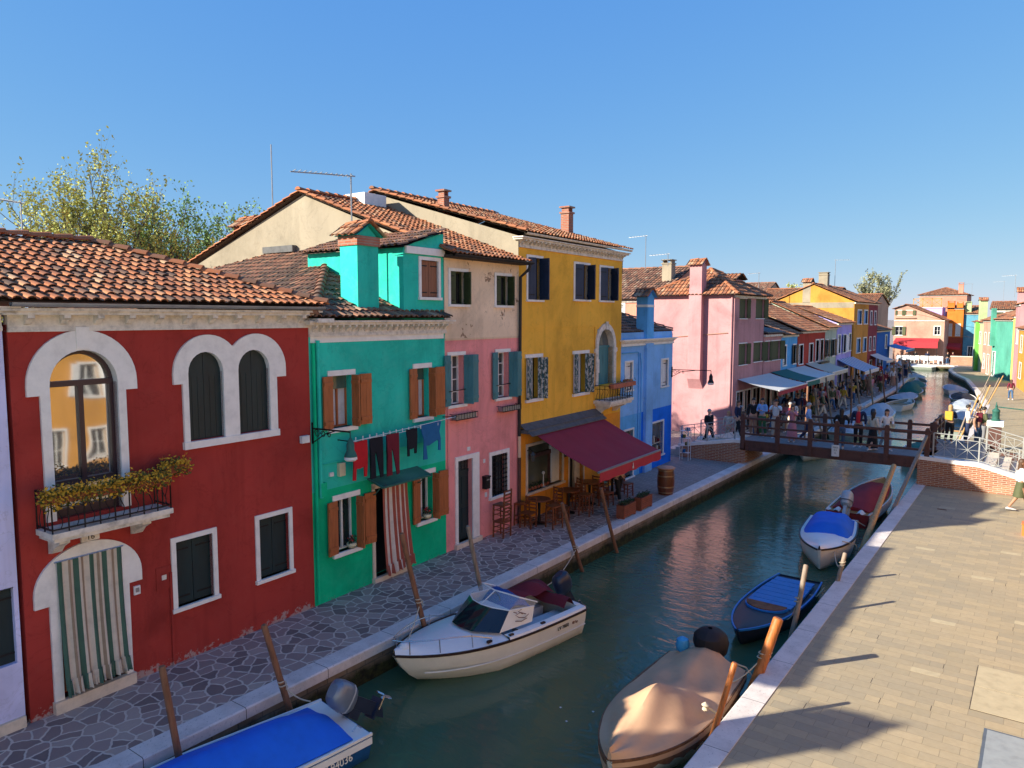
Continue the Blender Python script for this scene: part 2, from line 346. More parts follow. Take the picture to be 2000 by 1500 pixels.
# ---------------- mesh helpers ----------------
class MB:
    def __init__(s): s.v = []; s.f = []; s.m = []; s.t = []
    def face(s, pts, mi=0, t=0.0):
        n = len(s.v); s.v += [tuple(p) for p in pts]; s.f.append(list(range(n, n + len(pts)))); s.m.append(mi); s.t.append(t)
    def idx(s, vs, fs, mi=0, t=0.0):
        n = len(s.v); s.v += [tuple(p) for p in vs]
        for f in fs: s.f.append([n + i for i in f]); s.m.append(mi); s.t.append(t)
    def box(s, x0, x1, y0, y1, z0, z1, mi=0, skip=''):
        v = [(x0, y0, z0), (x1, y0, z0), (x1, y1, z0), (x0, y1, z0), (x0, y0, z1), (x1, y0, z1), (x1, y1, z1), (x0, y1, z1)]
        s.idx(v, [(0, 3, 2, 1), (4, 5, 6, 7), (0, 1, 5, 4), (1, 2, 6, 5), (2, 3, 7, 6), (3, 0, 4, 7)], mi)
    def obox(s, c, ax, ay, az, mi=0):
        c, ax, ay, az = map(Vector, (c, ax, ay, az))
        v = [c + i * ax + j * ay + k * az for k in (-1, 1) for i, j in ((-1, -1), (1, -1), (1, 1), (-1, 1))]
        s.idx(v, [(0, 3, 2, 1), (4, 5, 6, 7), (0, 1, 5, 4), (1, 2, 6, 5), (2, 3, 7, 6), (3, 0, 4, 7)], mi)
    def bar(s, p, q, a=.02, b=None, mi=0, up=(0, 0, 1)):
        p, q = Vector(p), Vector(q); d = q - p
        if d.length < 1e-6: return
        b = b or a; u = Vector(up)
        if abs(d.normalized().dot(u)) > .98: u = Vector((0, 1, 0))
        sx = d.cross(u).normalized(); sy = sx.cross(d).normalized()
        s.obox((p + q) / 2, d / 2, sx * a, sy * b, mi)
    def prism(s, poly, y0, y1, mi=0, caps=True):
        """poly in (x,z), extruded along y"""
        n = len(poly)
        v = [(x, y0, z) for x, z in poly] + [(x, y1, z) for x, z in poly]
        f = [(i, (i + 1) % n, n + (i + 1) % n, n + i) for i in range(n)]
        if caps: f += [tuple(range(n - 1, -1, -1)), tuple(range(n, 2 * n))]
        s.idx(v, f, mi)
    def prism_z(s, poly, z0, z1, mi=0):
        n = len(poly)
        v = [(x, y, z0) for x, y in poly] + [(x, y, z1) for x, y in poly]
        s.idx(v, [(i, (i + 1) % n, n + (i + 1) % n, n + i) for i in range(n)] + [tuple(range(n - 1, -1, -1)), tuple(range(n, 2 * n))], mi)
    def tube(s, pts, r, seg=6, r2=None, mi=0, caps=True):
        pts = [Vector(p) for p in pts]; n = len(pts); vs = []; fs = []
        d0 = (pts[1] - pts[0]).normalized(); u = Vector((0, 0, 1)) if abs(d0.z) < .9 else Vector((1, 0, 0))
        for i, p in enumerate(pts):
            d = (pts[min(i + 1, n - 1)] - pts[max(i - 1, 0)])
            d = d.normalized() if d.length > 1e-9 else d0
            a = d.cross(u); a = a.normalized() if a.length > 1e-6 else d.orthogonal().normalized()
            b = a.cross(d).normalized()
            rr = (r[i] if isinstance(r, (list, tuple)) else (r if r2 is None else r + (r2 - r) * i / (n - 1)))
            for k in range(seg):
                t = 2 * math.pi * k / seg; vs.append(p + a * math.cos(t) * rr + b * math.sin(t) * rr)
        for i in range(n - 1):
            for k in range(seg):
                k2 = (k + 1) % seg; fs.append((i * seg + k, i * seg + k2, (i + 1) * seg + k2, (i + 1) * seg + k))
        if caps: fs += [tuple(range(seg - 1, -1, -1)), tuple(range((n - 1) * seg, n * seg))]
        s.idx(vs, fs, mi)
    def lathe(s, c, prof, seg=16, mi=0, sx=1, sy=1):
        c = Vector(c); vs = []; fs = []; n = len(prof)
        for r, z in prof:
            for k in range(seg):
                t = 2 * math.pi * k / seg; vs.append(c + Vector((r * math.cos(t) * sx, r * math.sin(t) * sy, z)))
        for i in range(n - 1):
            for k in range(seg):
                k2 = (k + 1) % seg; fs.append((i * seg + k, i * seg + k2, (i + 1) * seg + k2, (i + 1) * seg + k))
        fs += [tuple(range(seg - 1, -1, -1)), tuple(range((n - 1) * seg, n * seg))]
        s.idx(vs, fs, mi)
    def grid(s, P, mi=0, close=False, mif=None):
        """P[i][j] points"""
        n, k = len(P), len(P[0]); base = len(s.v)
        for r in P: s.v += [tuple(p) for p in r]
        for i in range(n - 1):
            for j in range(k - 1):
                s.f.append([base + i * k + j, base + i * k + j + 1, base + (i + 1) * k + j + 1, base + (i + 1) * k + j])
                s.m.append(mif(i, j) if mif else mi); s.t.append(0)
    def xf(s, mat):
        s.v = [tuple(mat @ Vector(p)) for p in s.v]; return s
    def add(s, o):
        n = len(s.v); s.v += o.v; s.f += [[n + i for i in f] for f in o.f]; s.m += o.m; s.t += o.t; return s
    def mesh(s, name, mats, smooth=True, ang=38):
        me = bpy.data.meshes.new(name); me.from_pydata(s.v, [], s.f)
        for x in (mats if isinstance(mats, (list, tuple)) else [mats]): me.materials.append(M[x])
        me.polygons.foreach_set('material_index', s.m)
        if any(s.t):
            a = me.attributes.new('tile', 'FLOAT', 'FACE'); a.data.foreach_set('value', s.t)
        me.update()
        if smooth:
            me.polygons.foreach_set('use_smooth', [True] * len(s.f)); me.set_sharp_from_angle(angle=R(ang))
        return me
    def build(s, name, mats, parent=None, smooth=True, ang=38):
        o = bpy.data.objects.new(name, s.mesh(name, mats, smooth, ang)); COL.objects.link(o)
        if parent is not None: o.parent = parent
        return o
def tag(o, label, cat, group=None, kind=None):
    if label: o['label'] = label
    if cat: o['category'] = cat
    if group: o['group'] = group
    if kind: o['kind'] = kind
    return o
def thing(name, label, cat, loc=(0, 0, 0), rz=0, group=None):
    o = bpy.data.objects.new(name, None); COL.objects.link(o); o.empty_display_size = .2
    o.location = loc; o.rotation_euler = (0, 0, rz)
    return tag(o, label, cat, group)
def struct(name, mb, mats, smooth=False):
    o = mb.build(name, mats, None, smooth); o['kind'] = 'structure'; return o
def dup(o, parent=None, loc=None, rz=None, label=None):
    c = o.copy(); COL.objects.link(c)
    if parent is not None: c.parent = parent
    if loc is not None: c.location = loc
    if rz is not None: c.rotation_euler = (0, 0, rz)
    if label: c['label'] = label
    for ch in list(o.children): dup(ch, c)
    return c
def arc_pts(cx, cz, r, a0, a1, n, rz=None):
    rz = rz or r
    return [(cx + r * math.cos(R(a0 + (a1 - a0) * i / n)), cz + rz * math.sin(R(a0 + (a1 - a0) * i / n))) for i in range(n + 1)]

# ---- the frame of the near row: local x along the facades, y inwards, z up
ROWA = Vector((-11.53, 4.16)); ROWE = (Vector((-12.03, 23.21)) - ROWA).normalized(); ROWZ = math.atan2(ROWE.y, ROWE.x)
def row(u, v=0, z=0):
    """v is the distance towards the canal"""
    p = ROWA + ROWE * u + Vector((ROWE.y, -ROWE.x)) * v
    return (p.x, p.y, z)

# ---- walls with real openings
def wall_mb(x0, x1, z0, z1, holes, depth=.2, D=None, y=0, mb=None, sides=True, mi=0):
    mb = mb or MB()
    xs = sorted({x0, x1} | {h[0] for h in holes} | {h[1] for h in holes}); zs = sorted({z0, z1} | {h[2] for h in holes} | {h[3] for h in holes})
    xs = [x for x in xs if x0 <= x <= x1]; zs = [z for z in zs if z0 <= z <= z1]
    for i in range(len(xs) - 1):
        for j in range(len(zs) - 1):
            cx, cz = (xs[i] + xs[i + 1]) / 2, (zs[j] + zs[j + 1]) / 2
            if any(h[0] < cx < h[1] and h[2] < cz < h[3] for h in holes): continue
            mb.face([(xs[i], y, zs[j]), (xs[i + 1], y, zs[j]), (xs[i + 1], y, zs[j + 1]), (xs[i], y, zs[j + 1])], mi)
    for a, b_, c, d in holes:
        a, b_, c, d = max(a, x0), min(b_, x1), max(c, z0), min(d, z1)
        if a >= b_ or c >= d: continue
        mb.face([(a, y, c), (a, y, d), (a, y + depth, d), (a, y + depth, c)], mi)
        mb.face([(b_, y, d), (b_, y, c), (b_, y + depth, c), (b_, y + depth, d)], mi)
        mb.face([(a, y, d), (b_, y, d), (b_, y + depth, d), (a, y + depth, d)], mi)
        mb.face([(b_, y, c), (a, y, c), (a, y + depth, c), (b_, y + depth, c)], mi)
    if D and sides:
        mb.face([(x0, D, z0), (x0, y, z0), (x0, y, z1), (x0, D, z1)], mi)
        mb.face([(x1, y, z0), (x1, D, z0), (x1, D, z1), (x1, y, z1)], mi)
        mb.face([(x1, D, z0), (x0, D, z0), (x0, D, z1), (x1, D, z1)], mi)
    return mb
def shutter(parent, hx, z0, z1, wd, side, ang, mat, boards=3, y=-.03, irons='iron_black', batten=True):
    """side -1: hinged on its left edge; ang 0 closed, 180 flat against the wall"""
    mb = MB(); bw = wd / boards
    for i in range(boards): mb.box(i * bw + .002, (i + 1) * bw - .002, -.02, .014, z0, z1)
    if batten:
        for z in (z0 + .12 * (z1 - z0), z1 - .14 * (z1 - z0)):
            mb.box(.01, wd - .01, .0145, .034, z - .035, z + .035)
            mb.box(0, wd * .8, -.027, -.0205, z - .014, z + .014, 1)
    a = R(ang)
    if side < 0: mt = Matrix.Translation((hx, y, 0)) @ Matrix.Rotation(-a, 4, 'Z')
    else: mt = Matrix.Translation((hx, y, 0)) @ Matrix.Rotation(a, 4, 'Z') @ Matrix.Scale(-1, 4, (1, 0, 0))
    mb.xf(mt)
    if side > 0: mb.f = [f[::-1] for f in mb.f]
    return mb.build('shutter', [mat, irons], parent, False)
def trim_mb(x0, x1, z0, z1, w=.08, pr=.03, y=0, sill=.05, style='full', deep=.12):
    """stone surround; opening x0..x1, z0..z1"""
    mb = MB(); yb = y + deep
    if style == 'full':
        mb.box(x0 - w, x0, y - pr, yb, z0, z1); mb.box(x1, x1 + w, y - pr, yb, z0, z1)
        mb.box(x0 - w, x1 + w, y - pr, yb, z1, z1 + w)
    else:
        mb.box(x0 - w, x1 + w, y - pr, yb, z1, z1 + w)
    if style == 'full': mb.box(x0 - w - .02, x1 + w + .02, y - pr - sill, yb, z0 - w * .8, z0)
    return mb
def window(root, x0, x1, z0, z1, kind='glass', w=.08, sh=None, shmat='dark_green_paint', ang=(170, 170), style='full', frame='white_paint', pane='glass_dark', stone='white_stone', y=0, depth=.14, bars=1, curtain=False, blind=None, boards=3, shw=None):
    W_ = trim_mb(x0, x1, z0, z1, w, .028, y, .03, style).build('window', stone, root, False)
    if style != 'full' and w > .01: mb = MB(); mb.box(x0 - w - .02, x1 + w + .02, y - .028 - .03, y + .12, z0 - w * .8, z0); mb.build('sill', stone, W_, False)
    yy = y + depth
    if kind == 'closed':
        wd = (x1 - x0) / 2
        shutter(W_, x0 + .003, z0 + .01, z1 - .01, wd - .006, -1, 0, shmat, boards, yy - .05)
        shutter(W_, x1 - .003, z0 + .01, z1 - .01, wd - .006, 1, 0, shmat, boards, yy - .05)
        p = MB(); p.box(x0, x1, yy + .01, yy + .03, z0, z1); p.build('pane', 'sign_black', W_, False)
        return W_
    mb = MB(); t = .035
    mb.box(x0, x0 + t, yy, yy + .05, z0, z1); mb.box(x1 - t, x1, yy, yy + .05, z0, z1)
    mb.box(x0 + t, x1 - t, yy, yy + .05, z0, z0 + t); mb.box(x0 + t, x1 - t, yy, yy + .05, z1 - t, z1)
    n = 2
    for i in range(1, n): xm = x0 + (x1 - x0) * i / n; mb.box(xm - .022, xm + .022, yy - .004, yy + .046, z0 + t, z1 - t)
    for i in range(1, bars + 1):
        zm = z0 + (z1 - z0) * i / (bars + 1); mb.box(x0 + t, x1 - t, yy + .006, yy + .04, zm - .012, zm + .012)
    mb.build('sash', frame, W_, False)
    p = MB(); p.box(x0, x1, yy + .042, yy + .06, z0, z1); p.build('pane', pane, W_, False)
    if curtain:
        P = []
        for i in range(25):
            xx = x0 + t + (x1 - x0 - 2 * t) * i / 24
            P.append([(xx, yy + .03 + .006 * math.sin(i * 1.7), z0 + t), (xx, yy + .03 + .004 * math.sin(i * 1.7), z1 - t - (.0 if curtain is True else curtain))])
        c = MB(); c.grid(P); c.build('curtain', 'lace', W_)
    if blind:
        c = MB(); c.box(x0 + t, x1 - t, yy - .03, yy - .008, z1 - blind, z1 - .01); c.build('blind', 'glass_green', W_, False)
    if sh:
        wd = shw or (x1 - x0) / 2
        if 'L' in sh: shutter(W_, x0 - (.0 if ang[0] > 120 else -.01), z0 - .01, z1 + .01, wd, -1, ang[0], shmat, boards, y - .035)
        if 'R' in sh: shutter(W_, x1 + (.0 if ang[1] > 120 else -.01), z0 - .01, z1 + .01, wd, 1, ang[1], shmat, boards, y - .035)
    return W_
def arch_ring(mb, cx, cz, ri, ro, y0, y1, seg=20, a0=0, a1=180, rzi=None, rzo=None, mi=0):
    pi = arc_pts(cx, cz, ri, a0, a1, seg, rzi); po = arc_pts(cx, cz, ro, a0, a1, seg, rzo)
    for i in range(seg):
        q = [po[i], po[i + 1], pi[i + 1], pi[i]]
        mb.face([(x, y0, z) for x, z in q], mi)
        mb.face([(po[i][0], y0, po[i][1]), (po[i][0], y1, po[i][1]), (po[i + 1][0], y1, po[i + 1][1]), (po[i + 1][0], y0, po[i + 1][1])], mi)
        mb.face([(pi[i + 1][0], y0, pi[i + 1][1]), (pi[i + 1][0], y1, pi[i + 1][1]), (pi[i][0], y1, pi[i][1]), (pi[i][0], y0, pi[i][1])], mi)
def arch_poly(x0, x1, z0, zs, rz, n=16):
    cx, r = (x0 + x1) / 2, (x1 - x0) / 2
    return [(x0, z0), (x1, z0)] + arc_pts(cx, zs, r, 0, 180, n, rz)
def cornice(root, x0, x1, z0, z1, pr, step, y=0, name='cornice', mat='cornice_stone', bracket=.09, ends=True):
    mb = MB(); h = z1 - z0
    mb.box(x0, x1, y - .05, y + .1, z0, z0 + h * .18)
    mb.box(x0, x1, y - .03, y + .1, z0 + h * .18, z1 - h * .28)
    mb.box(x0 - (pr * .6 if ends else 0), x1 + (pr * .6 if ends else 0), y - pr, y + .1, z1 - h * .28, z1 - h * .12)
    mb.box(x0 - (pr * .8 if ends else 0), x1 + (pr * .8 if ends else 0), y - pr - .05, y + .1, z1 - h * .12, z1)
    n = max(1, int((x1 - x0) / step))
    for i in range(n):
        c = x0 + (x1 - x0) * (i + .5) / n
        zt = z1 - h * .28
        P = [(y - .03, zt), (y - pr * .95, zt), (y - pr * .95, zt - h * .14), (y - pr * .6, zt - h * .22), (y - pr * .35, zt - h * .38), (y - .03, zt - h * .42)]
        v = [(c - bracket / 2, a, b_) for a, b_ in P] + [(c + bracket / 2, a, b_) for a, b_ in P]; k = len(P)
        mb.idx(v, [(i_, (i_ + 1) % k, k + (i_ + 1) % k, k + i_) for i_ in range(k)] + [tuple(range(k - 1, -1, -1)), tuple(range(k, 2 * k))])
    return mb.build(name, mat, root, False)

# ---- barrel-tile roofs
def tile_plane(mb, pts, tw=.172, tl=.30, seed=1, near=True, bias=0):
    rnd = random.Random(seed)
    P = [Vector(p) for p in pts]
    a = (P[1] - P[0]).normalized()
    n = Vector((0, 0, 0))
    for i in range(len(P)): n += P[i].cross(P[(i + 1) % len(P)])
    n.normalize()
    if n.z < 0: n = -n
    s = n.cross(a)
    if s.z < 0: s = -s
    O = P[0]
    q = [((p - O).dot(a), (p - O).dot(s)) for p in P]
    # base sheet
    mb.face([p - n * .012 for p in P], 1, .02)
    x0 = min(x for x, _ in q); x1 = max(x for x, _ in q)
    nc = max(1, round((x1 - x0) / tw)); tw = (x1 - x0) / nc
    def span(x):
        ys = []
        for i in range(len(q)):
            (xa, ya), (xb, yb) = q[i], q[(i + 1) % len(q)]
            if (xa - x) * (xb - x) < 0: ys.append(ya + (yb - ya) * (x - xa) / (xb - xa))
        return (min(ys), max(ys)) if len(ys) >= 2 else None
    seg = 5 if near else 4
    for c in range(nc):
        for kind in (0, 1):
            xc = x0 + (c + (.5 if kind else 0.02)) * tw + (0 if kind else 0)
            xs_ = min(max(xc, x0 + .01), x1 - .01)
            sp_ = span(xs_)
            if not sp_: continue
            y0, y1 = sp_; y = y0 - .05; k = 0
            while y < y1 - .03:
                L = min(tl, y1 - y)
                r0 = tw * (.36 if kind else .34); dx = rnd.uniform(-.012, .012); dz = rnd.uniform(0, .012)
                t = min(1, max(.02, rnd.betavariate(2.2, 1.8) + bias)); tt = rnd.random()
                if tt < .07: t = rnd.uniform(0.01, .14)
                ring0, ring1 = [], []
                for i in range(seg + 1):
                    th = math.pi * i / seg
                    if kind:
                        h0, h1 = .032 + dz, .012
                        ring0.append((xc + dx + r0 * 1.12 * math.cos(th), h0 + r0 * .8 * math.sin(th)))
                        ring1.append((xc + dx + r0 * .94 * math.cos(th), h1 + r0 * .66 * math.sin(th)))
                    else:
                        ring0.append((xc + dx + r0 * math.cos(th), .05 - r0 * .42 * math.sin(th) + .012))
                        ring1.append((xc + dx + r0 * math.cos(th), .05 - r0 * .42 * math.sin(th)))
                vs = [O + a * x + s * y + n * z for x, z in ring0] + [O + a * x + s * (y + L + .03) + n * z for x, z in ring1]
                k_ = seg + 1
                fs = [(i, i + 1, k_ + i + 1, k_ + i) for i in range(seg)]
                mb.idx(vs, fs, 0, t)
                if kind:
                    if near:
                        inn = [O + a * (xc + dx + (x - xc - dx) * .80) + s * y + n * ((z - .032 - dz) * .78 + .032 + dz) for x, z in ring0]
                        b0 = len(mb.v)
                        mb.idx(vs[:k_] + inn, [(i, i + 1, k_ + i + 1, k_ + i) for i in range(seg)], 0, t * .75 + .01)
                        mb.idx([p + s * .05 for p in inn], [tuple(range(k_))], 1, .01)
                    else:
                        mb.idx(vs[:k_], [tuple(range(k_))], 1, .01)
                y += L; k += 1
def ridge_caps(mb, p, q, r=.11, L=.36, seed=3, t0=.45):
    rnd = random.Random(seed); p, q = Vector(p), Vector(q); d = q - p; D = d.length; d.normalize()
    sd_ = d.cross(Vector((0, 0, 1))).normalized(); up = sd_.cross(d).normalized()
    if up.z < 0: up = -up
    n = max(1, int(D / L)); L = D / n
    for i in range(n):
        o = p + d * i * L; t = min(1, max(.15, t0 + rnd.uniform(-.25, .25))); vs = []
        for rr, of, dz in ((r * 1.1, -.02, .025), (r * .92, L + .01, .0)):
            for k in range(7):
                th = math.pi * k / 6; vs.append(o + d * of + sd_ * rr * math.cos(th) + up * (rr * .75 * math.sin(th) + dz + .02))
        mb.idx(vs, [(k, k + 1, 8 + k, 7 + k) for k in range(6)] + [tuple(range(7))], 0, t)
def eave_board(root, x0, x1, y, z, mat='cornice_stone'):
    mb = MB(); mb.box(x0, x1, y, y + .3, z - .05, z); return mb.build('eave', mat, root, False)
def gutter(root, x0, x1, y, z, r=.06, mat='zinc', name='gutter'):
    mb = MB(); P = []
    for x in (x0, x1): P.append([(x, y + r * math.cos(R(180 + 180 * k / 6)), z + r * math.sin(R(180 + 180 * k / 6))) for k in range(7)] + [(x, y + (r - .008) * math.cos(R(360 - 180 * k / 6)), z + .002 + (r - .008) * math.sin(R(360 - 180 * k / 6))) for k in range(7)])
    mb.grid(P); return mb.build(name, mat, root)
def pipe(root, pts, r, mat, name='drainpipe'):
    mb = MB(); mb.tube(pts, r, 8); return mb.build(name, mat, root)
def chimney(root, x, y, z0, z1, w, d, mat, cap='tile', band=None, name='chimney'):
    mb = MB(); mb.box(x - w / 2, x + w / 2, y - d / 2, y + d / 2, z0, z1)
    o = mb.build(name, mat, root, False)
    if band:
        b_ = MB(); b_.box(x - w / 2 - .03, x + w / 2 + .03, y - d / 2 - .03, y + d / 2 + .03, z1, z1 + band[0]); b_.build('brick_band', band[1], o, False); z1 += band[0]
    if cap == 'tile':
        c = MB(); h = w * .38; e = .09
        c.prism([(x - w / 2 + .02, z1 + .003), (x + w / 2 - .02, z1 + .003), (x, z1 + h)], y - d / 2 + .01, y + d / 2 - .01, 1)
        tile_plane(c, [(x - w / 2 - e, y + d / 2 + e, z1 + .0), (x - w / 2 - e, y - d / 2 - e, z1 + .0), (x, y - d / 2 - e, z1 + h + .04), (x, y + d / 2 + e, z1 + h + .04)], .16, .3, 5)
        tile_plane(c, [(x + w / 2 + e, y - d / 2 - e, z1 + .0), (x + w / 2 + e, y + d / 2 + e, z1 + .0), (x, y + d / 2 + e, z1 + h + .04), (x, y - d / 2 - e, z1 + h + .04)], .16, .3, 6)
        ridge_caps(c, (x, y - d / 2 - e, z1 + h + .03), (x, y + d / 2 + e, z1 + h + .03), .08, .3)
        c.build('chimney_cap', ['roof_tile', mat], o)
    elif cap == 'brick':
        c = MB(); c.box(x - w / 2 - .04, x + w / 2 + .04, y - d / 2 - .04, y + d / 2 + .04, z1, z1 + .06)
        c.box(x - w / 2 + .02, x - w / 2 + .08, y - d / 2 + .02, y + d / 2 - .02, z1 + .06, z1 + .2); c.box(x + w / 2 - .08, x + w / 2 - .02, y - d / 2 + .02, y + d / 2 - .02, z1 + .06, z1 + .2)
        c.box(x - w / 2 - .05, x + w / 2 + .05, y - d / 2 - .05, y + d / 2 + .05, z1 + .2, z1 + .25); c.build('chimney_cap', mat, o, False)
    return o
def text_mb(root, s, size, mat, loc, rot, name='lettering', align='CENTER', ext=.002):
    cu = bpy.data.curves.new('txt', 'FONT'); cu.body = s; cu.size = size; cu.align_x = align; cu.align_y = 'CENTER'; cu.extrude = ext
    t = bpy.data.objects.new('txt', cu); COL.objects.link(t)
    dg = bpy.context.evaluated_depsgraph_get(); me = bpy.data.meshes.new_from_object(t.evaluated_get(dg)); bpy.data.objects.remove(t)
    me.materials.clear(); me.materials.append(M[mat]); me.name = name
    o = bpy.data.objects.new(name, me); COL.objects.link(o); o.parent = root; o.location = loc; o.rotation_euler = rot
    return o

# ================= THE SETTING =================
LE = [(-9.4, -30), (-9.4, 29), (-9.4, 40), (-9.75, 66), (-10.6, 80), (-13.0, 95), (-16, 98), (-45, 99)]
RE = [(-3.5, -30), (-3.5, 29), (-3.3, 36), (-3.0, 46), (-3.2, 58), (-4.4, 68.5), (-6.1, 81.5), (-7.6, 88), (-8.75, 95), (-8.9, 99), (-8.6, 103)]
def flat(name, poly, z, mat):
    mb = MB(); mb.face([(x, y, z) for x, y in poly]); return struct(name, mb, mat)
mb = MB(); mb.face([(-1500, -1500, -2.2), (1500, -1500, -2.2), (1500, 2500, -2.2), (-1500, 2500, -2.2)]); struct('ground', mb, 'left_paving')
flat('canal', [(-60, -30), (0, -30), (0, 106), (-60, 106)], -.6, 'canal_water')
flat('land_behind_left_row', LE[::-1] + [(-9.4, -60), (-900, -60), (-900, 99)][::1], -.012, 'left_paving')
flat('land_behind_right_row', [(-3.5, -60)] + RE + [(-9.2, 103.6), (-60, 104), (-900, 99.5), (-900, 1500), (1200, 1500), (1200, -60)], -.012, 'left_paving')
flat('left_pavement', [(-14, -30), (-9.75, -30), (-9.75, 20.6), (-14, 20.6)], 0, 'crazy_paving')
flat('left_pavement_slabs', [(-14, 20.604), (-9.75, 20.604), (-9.75, 40), (-10.1, 66), (-10.9, 79.5), (-13.2, 94.5), (-17, 97.6), (-22, 97.6), (-14, 60)], 0, 'left_paving')
flat('right_pavement', [(-3.17, -30), (9, -30), (9, 100), (-8.4, 102.9), (-8.5, 99), (-8.4, 95), (-7.25, 88), (-5.75, 81.5), (-4.05, 68.5), (-2.85, 58), (-2.65, 46), (-2.95, 36), (-3.17, 29)], 0, 'right_paving')
def kerb(name, line, side, wd=.34):
    mb = MB(); n = len(line); inner = []
    for i, (x, y) in enumerate(line):
        a = Vector(line[max(i - 1, 0)]); b_ = Vector(line[min(i + 1, n - 1)]); d = (b_ - a).normalized(); nn = Vector((-d.y, d.x)) * side
        inner.append(((x - nn.x * .03, y - nn.y * .03), (x + nn.x * wd, y + nn.y * wd)))
    for zt, zb in ((.012, -.16),):
        P = []
        for o, q in inner: P.append([(q[0], q[1], zb), (q[0], q[1], zt), (o[0] + (q[0] - o[0]) * .06, o[1] + (q[1] - o[1]) * .06, zt), (o[0], o[1], zt - .02), (o[0], o[1], zb), (q[0], q[1], zb)])
        mb.grid(P)
    struct(name, mb, 'kerb_stone')
    mb = MB(); mb.grid([[(x, y, -2.2), (x, y, -.15)] for x, y in line]); struct(name.replace('kerb', 'wall'), mb, 'quay_wall')
kerb('left_quay_kerb', LE, 1); kerb('right_quay_kerb', RE, -1)
kerb('far_quay_kerb', [(-45, 104), (-8.6, 103.6)], 1)
# access covers in the right pavement
mb = MB(); mb.box(-.44, .9, 10.2, 12.02, .004, .012); mb.box(-.40, .86, 10.24, 11.98, .012, .016, 1); struct('access_cover', mb, ['cover_edge', 'iron_cover'])
mb = MB(); mb.box(-.66, .9, 12.50, 14.22, .0035, .0045)
for k in range(2): mb.box(-.648, .89, 12.515 + k * .855, 13.355 + k * .855, .0045, .0085, 1)
struct('stone_cover', mb, ['mortar_dark', 'slab_stone'])

# odd replacement stones and open joints in the right pavement
rnd = random.Random(5); mb = MB()
for _ in range(46):
    i, j = rnd.randint(-6, 2), rnd.randint(44, 135); x = i * .44 + (.22 if j % 2 else 0) - .02; y = j * .205
    if x > -.9 and y < 15: continue
    if rnd.random() < .3: mb.box(x + .01, x + .43, y + .008, y + .197, .0006, .0022, 1)
    else: mb.box(x - .004, x + .004, y + .01, y + .19, .0006, .0016, 2)
struct('pavement_stones', mb, ['step_stone', 'slab_stone', 'mortar_dark'])

# ================= NEAR ROW =================
def rebase(root, u):
    root.location = row(u); root.rotation_euler = (0, 0, ROWZ)
    for ch in root.children: ch.location.x -= u
    return root
def flower_tuft(mb, c, n, sx, sy, sz, rnd, size=.035, mi=0):
    for _ in range(n):
        p = Vector((c[0] + rnd.gauss(0, sx), c[1] + rnd.gauss(0, sy), c[2] + rnd.gauss(0, sz)))
        a = Vector((rnd.uniform(-1, 1), rnd.uniform(-1, 1), rnd.uniform(-1, 1))).normalized(); b_ = a.orthogonal().normalized()
        s_ = size * rnd.uniform(.6, 1.3)
        mb.face([p + a * s_, p + b_ * s_ * .6, p - a * s_, p - b_ * s_ * .6], mi)

# ---- lilac house at the left edge, and the lower house before it
h = thing('house', 'lilac painted house cut by the left edge of the photo, beside the dark red house', 'house')
holes = [(-1.6, -.12, .95, 2.05), (-1.5, -.5, 3.7, 4.9)]
wall_mb(-2.9, -.06, 0, 5.75, holes, .14, 6).build('wall', 'lilac_plaster', h, False)
window(h, -1.6, -.12, .95, 2.05, 'closed', w=.0, style='lintel'); window(h, -1.5, -.5, 3.7, 4.9, 'closed', w=.08)
mb = MB(); mb.box(-2.9, -.07, -.05, .06, 0, .16); mb.build('plinth', 'step_stone', h, False)
cornice(h, -2.9, -.07, 5.62, 5.95, .2, .5)
mb = MB(); tile_plane(mb, [(-3.05, -.3, 6.0), (-.2, -.3, 6.0), (-.2, 3, 7.15)], seed=11); tile_plane(mb, [(-.2, 6.3, 6.0), (-3.05, 6.3, 6.0), (-.2, 3, 7.15)], seed=12, near=False); tile_plane(mb, [(-3.05, 6.3, 6.0), (-3.05, -.3, 6.0), (-.2, 3, 7.15)], seed=13, near=False)
mb.build('roof', ['roof_tile', 'mortar_dark'], h)
rebase(h, -2.9)
h = thing('house', 'low white house out of frame left of the lilac one, whose chimney shades the pavement', 'house')
wall_mb(-10, -2.95, 0, 4.7, [(-4.6, -3.7, .9, 2.0), (-6.5, -5.5, .05, 2.1)], .14, 6).build('wall', 'white_plaster', h, False)
window(h, -4.6, -3.7, .9, 2.0, 'closed'); window(h, -6.5, -5.5, .05, 2.1, 'closed')
chimney(h, -5.65, .5, 4.6, 6.95, .8, .6, 'white_plaster', 'tile')
mb = MB(); tile_plane(mb, [(-10, -.3, 4.75), (-3, -.3, 4.75), (-3, 3, 5.9), (-10, 3, 5.9)], seed=14); tile_plane(mb, [(-3, 6.3, 4.75), (-10, 6.3, 4.75), (-10, 3, 5.9), (-3, 3, 5.9)], seed=15, near=False)
mb.build('roof', ['roof_tile', 'mortar_dark'], h)
rebase(h, -10)

# ---- dark red house
h = thing('house', 'dark red house with white arched windows and a flower balcony, number 16', 'house')
holes = [(.48, 1.45, 2.86, 5.32), (2.62, 3.28, 3.73, 5.22), (3.58, 4.24, 3.73, 5.22), (2.29, 2.97, .95, 2.07), (3.93, 4.6, .94, 2.08), (.45, 1.38, .18, 2.27)]
wall_mb(0, 5.2, 0, 5.7, holes, .22, 6).build('wall', 'red_plaster', h, False)
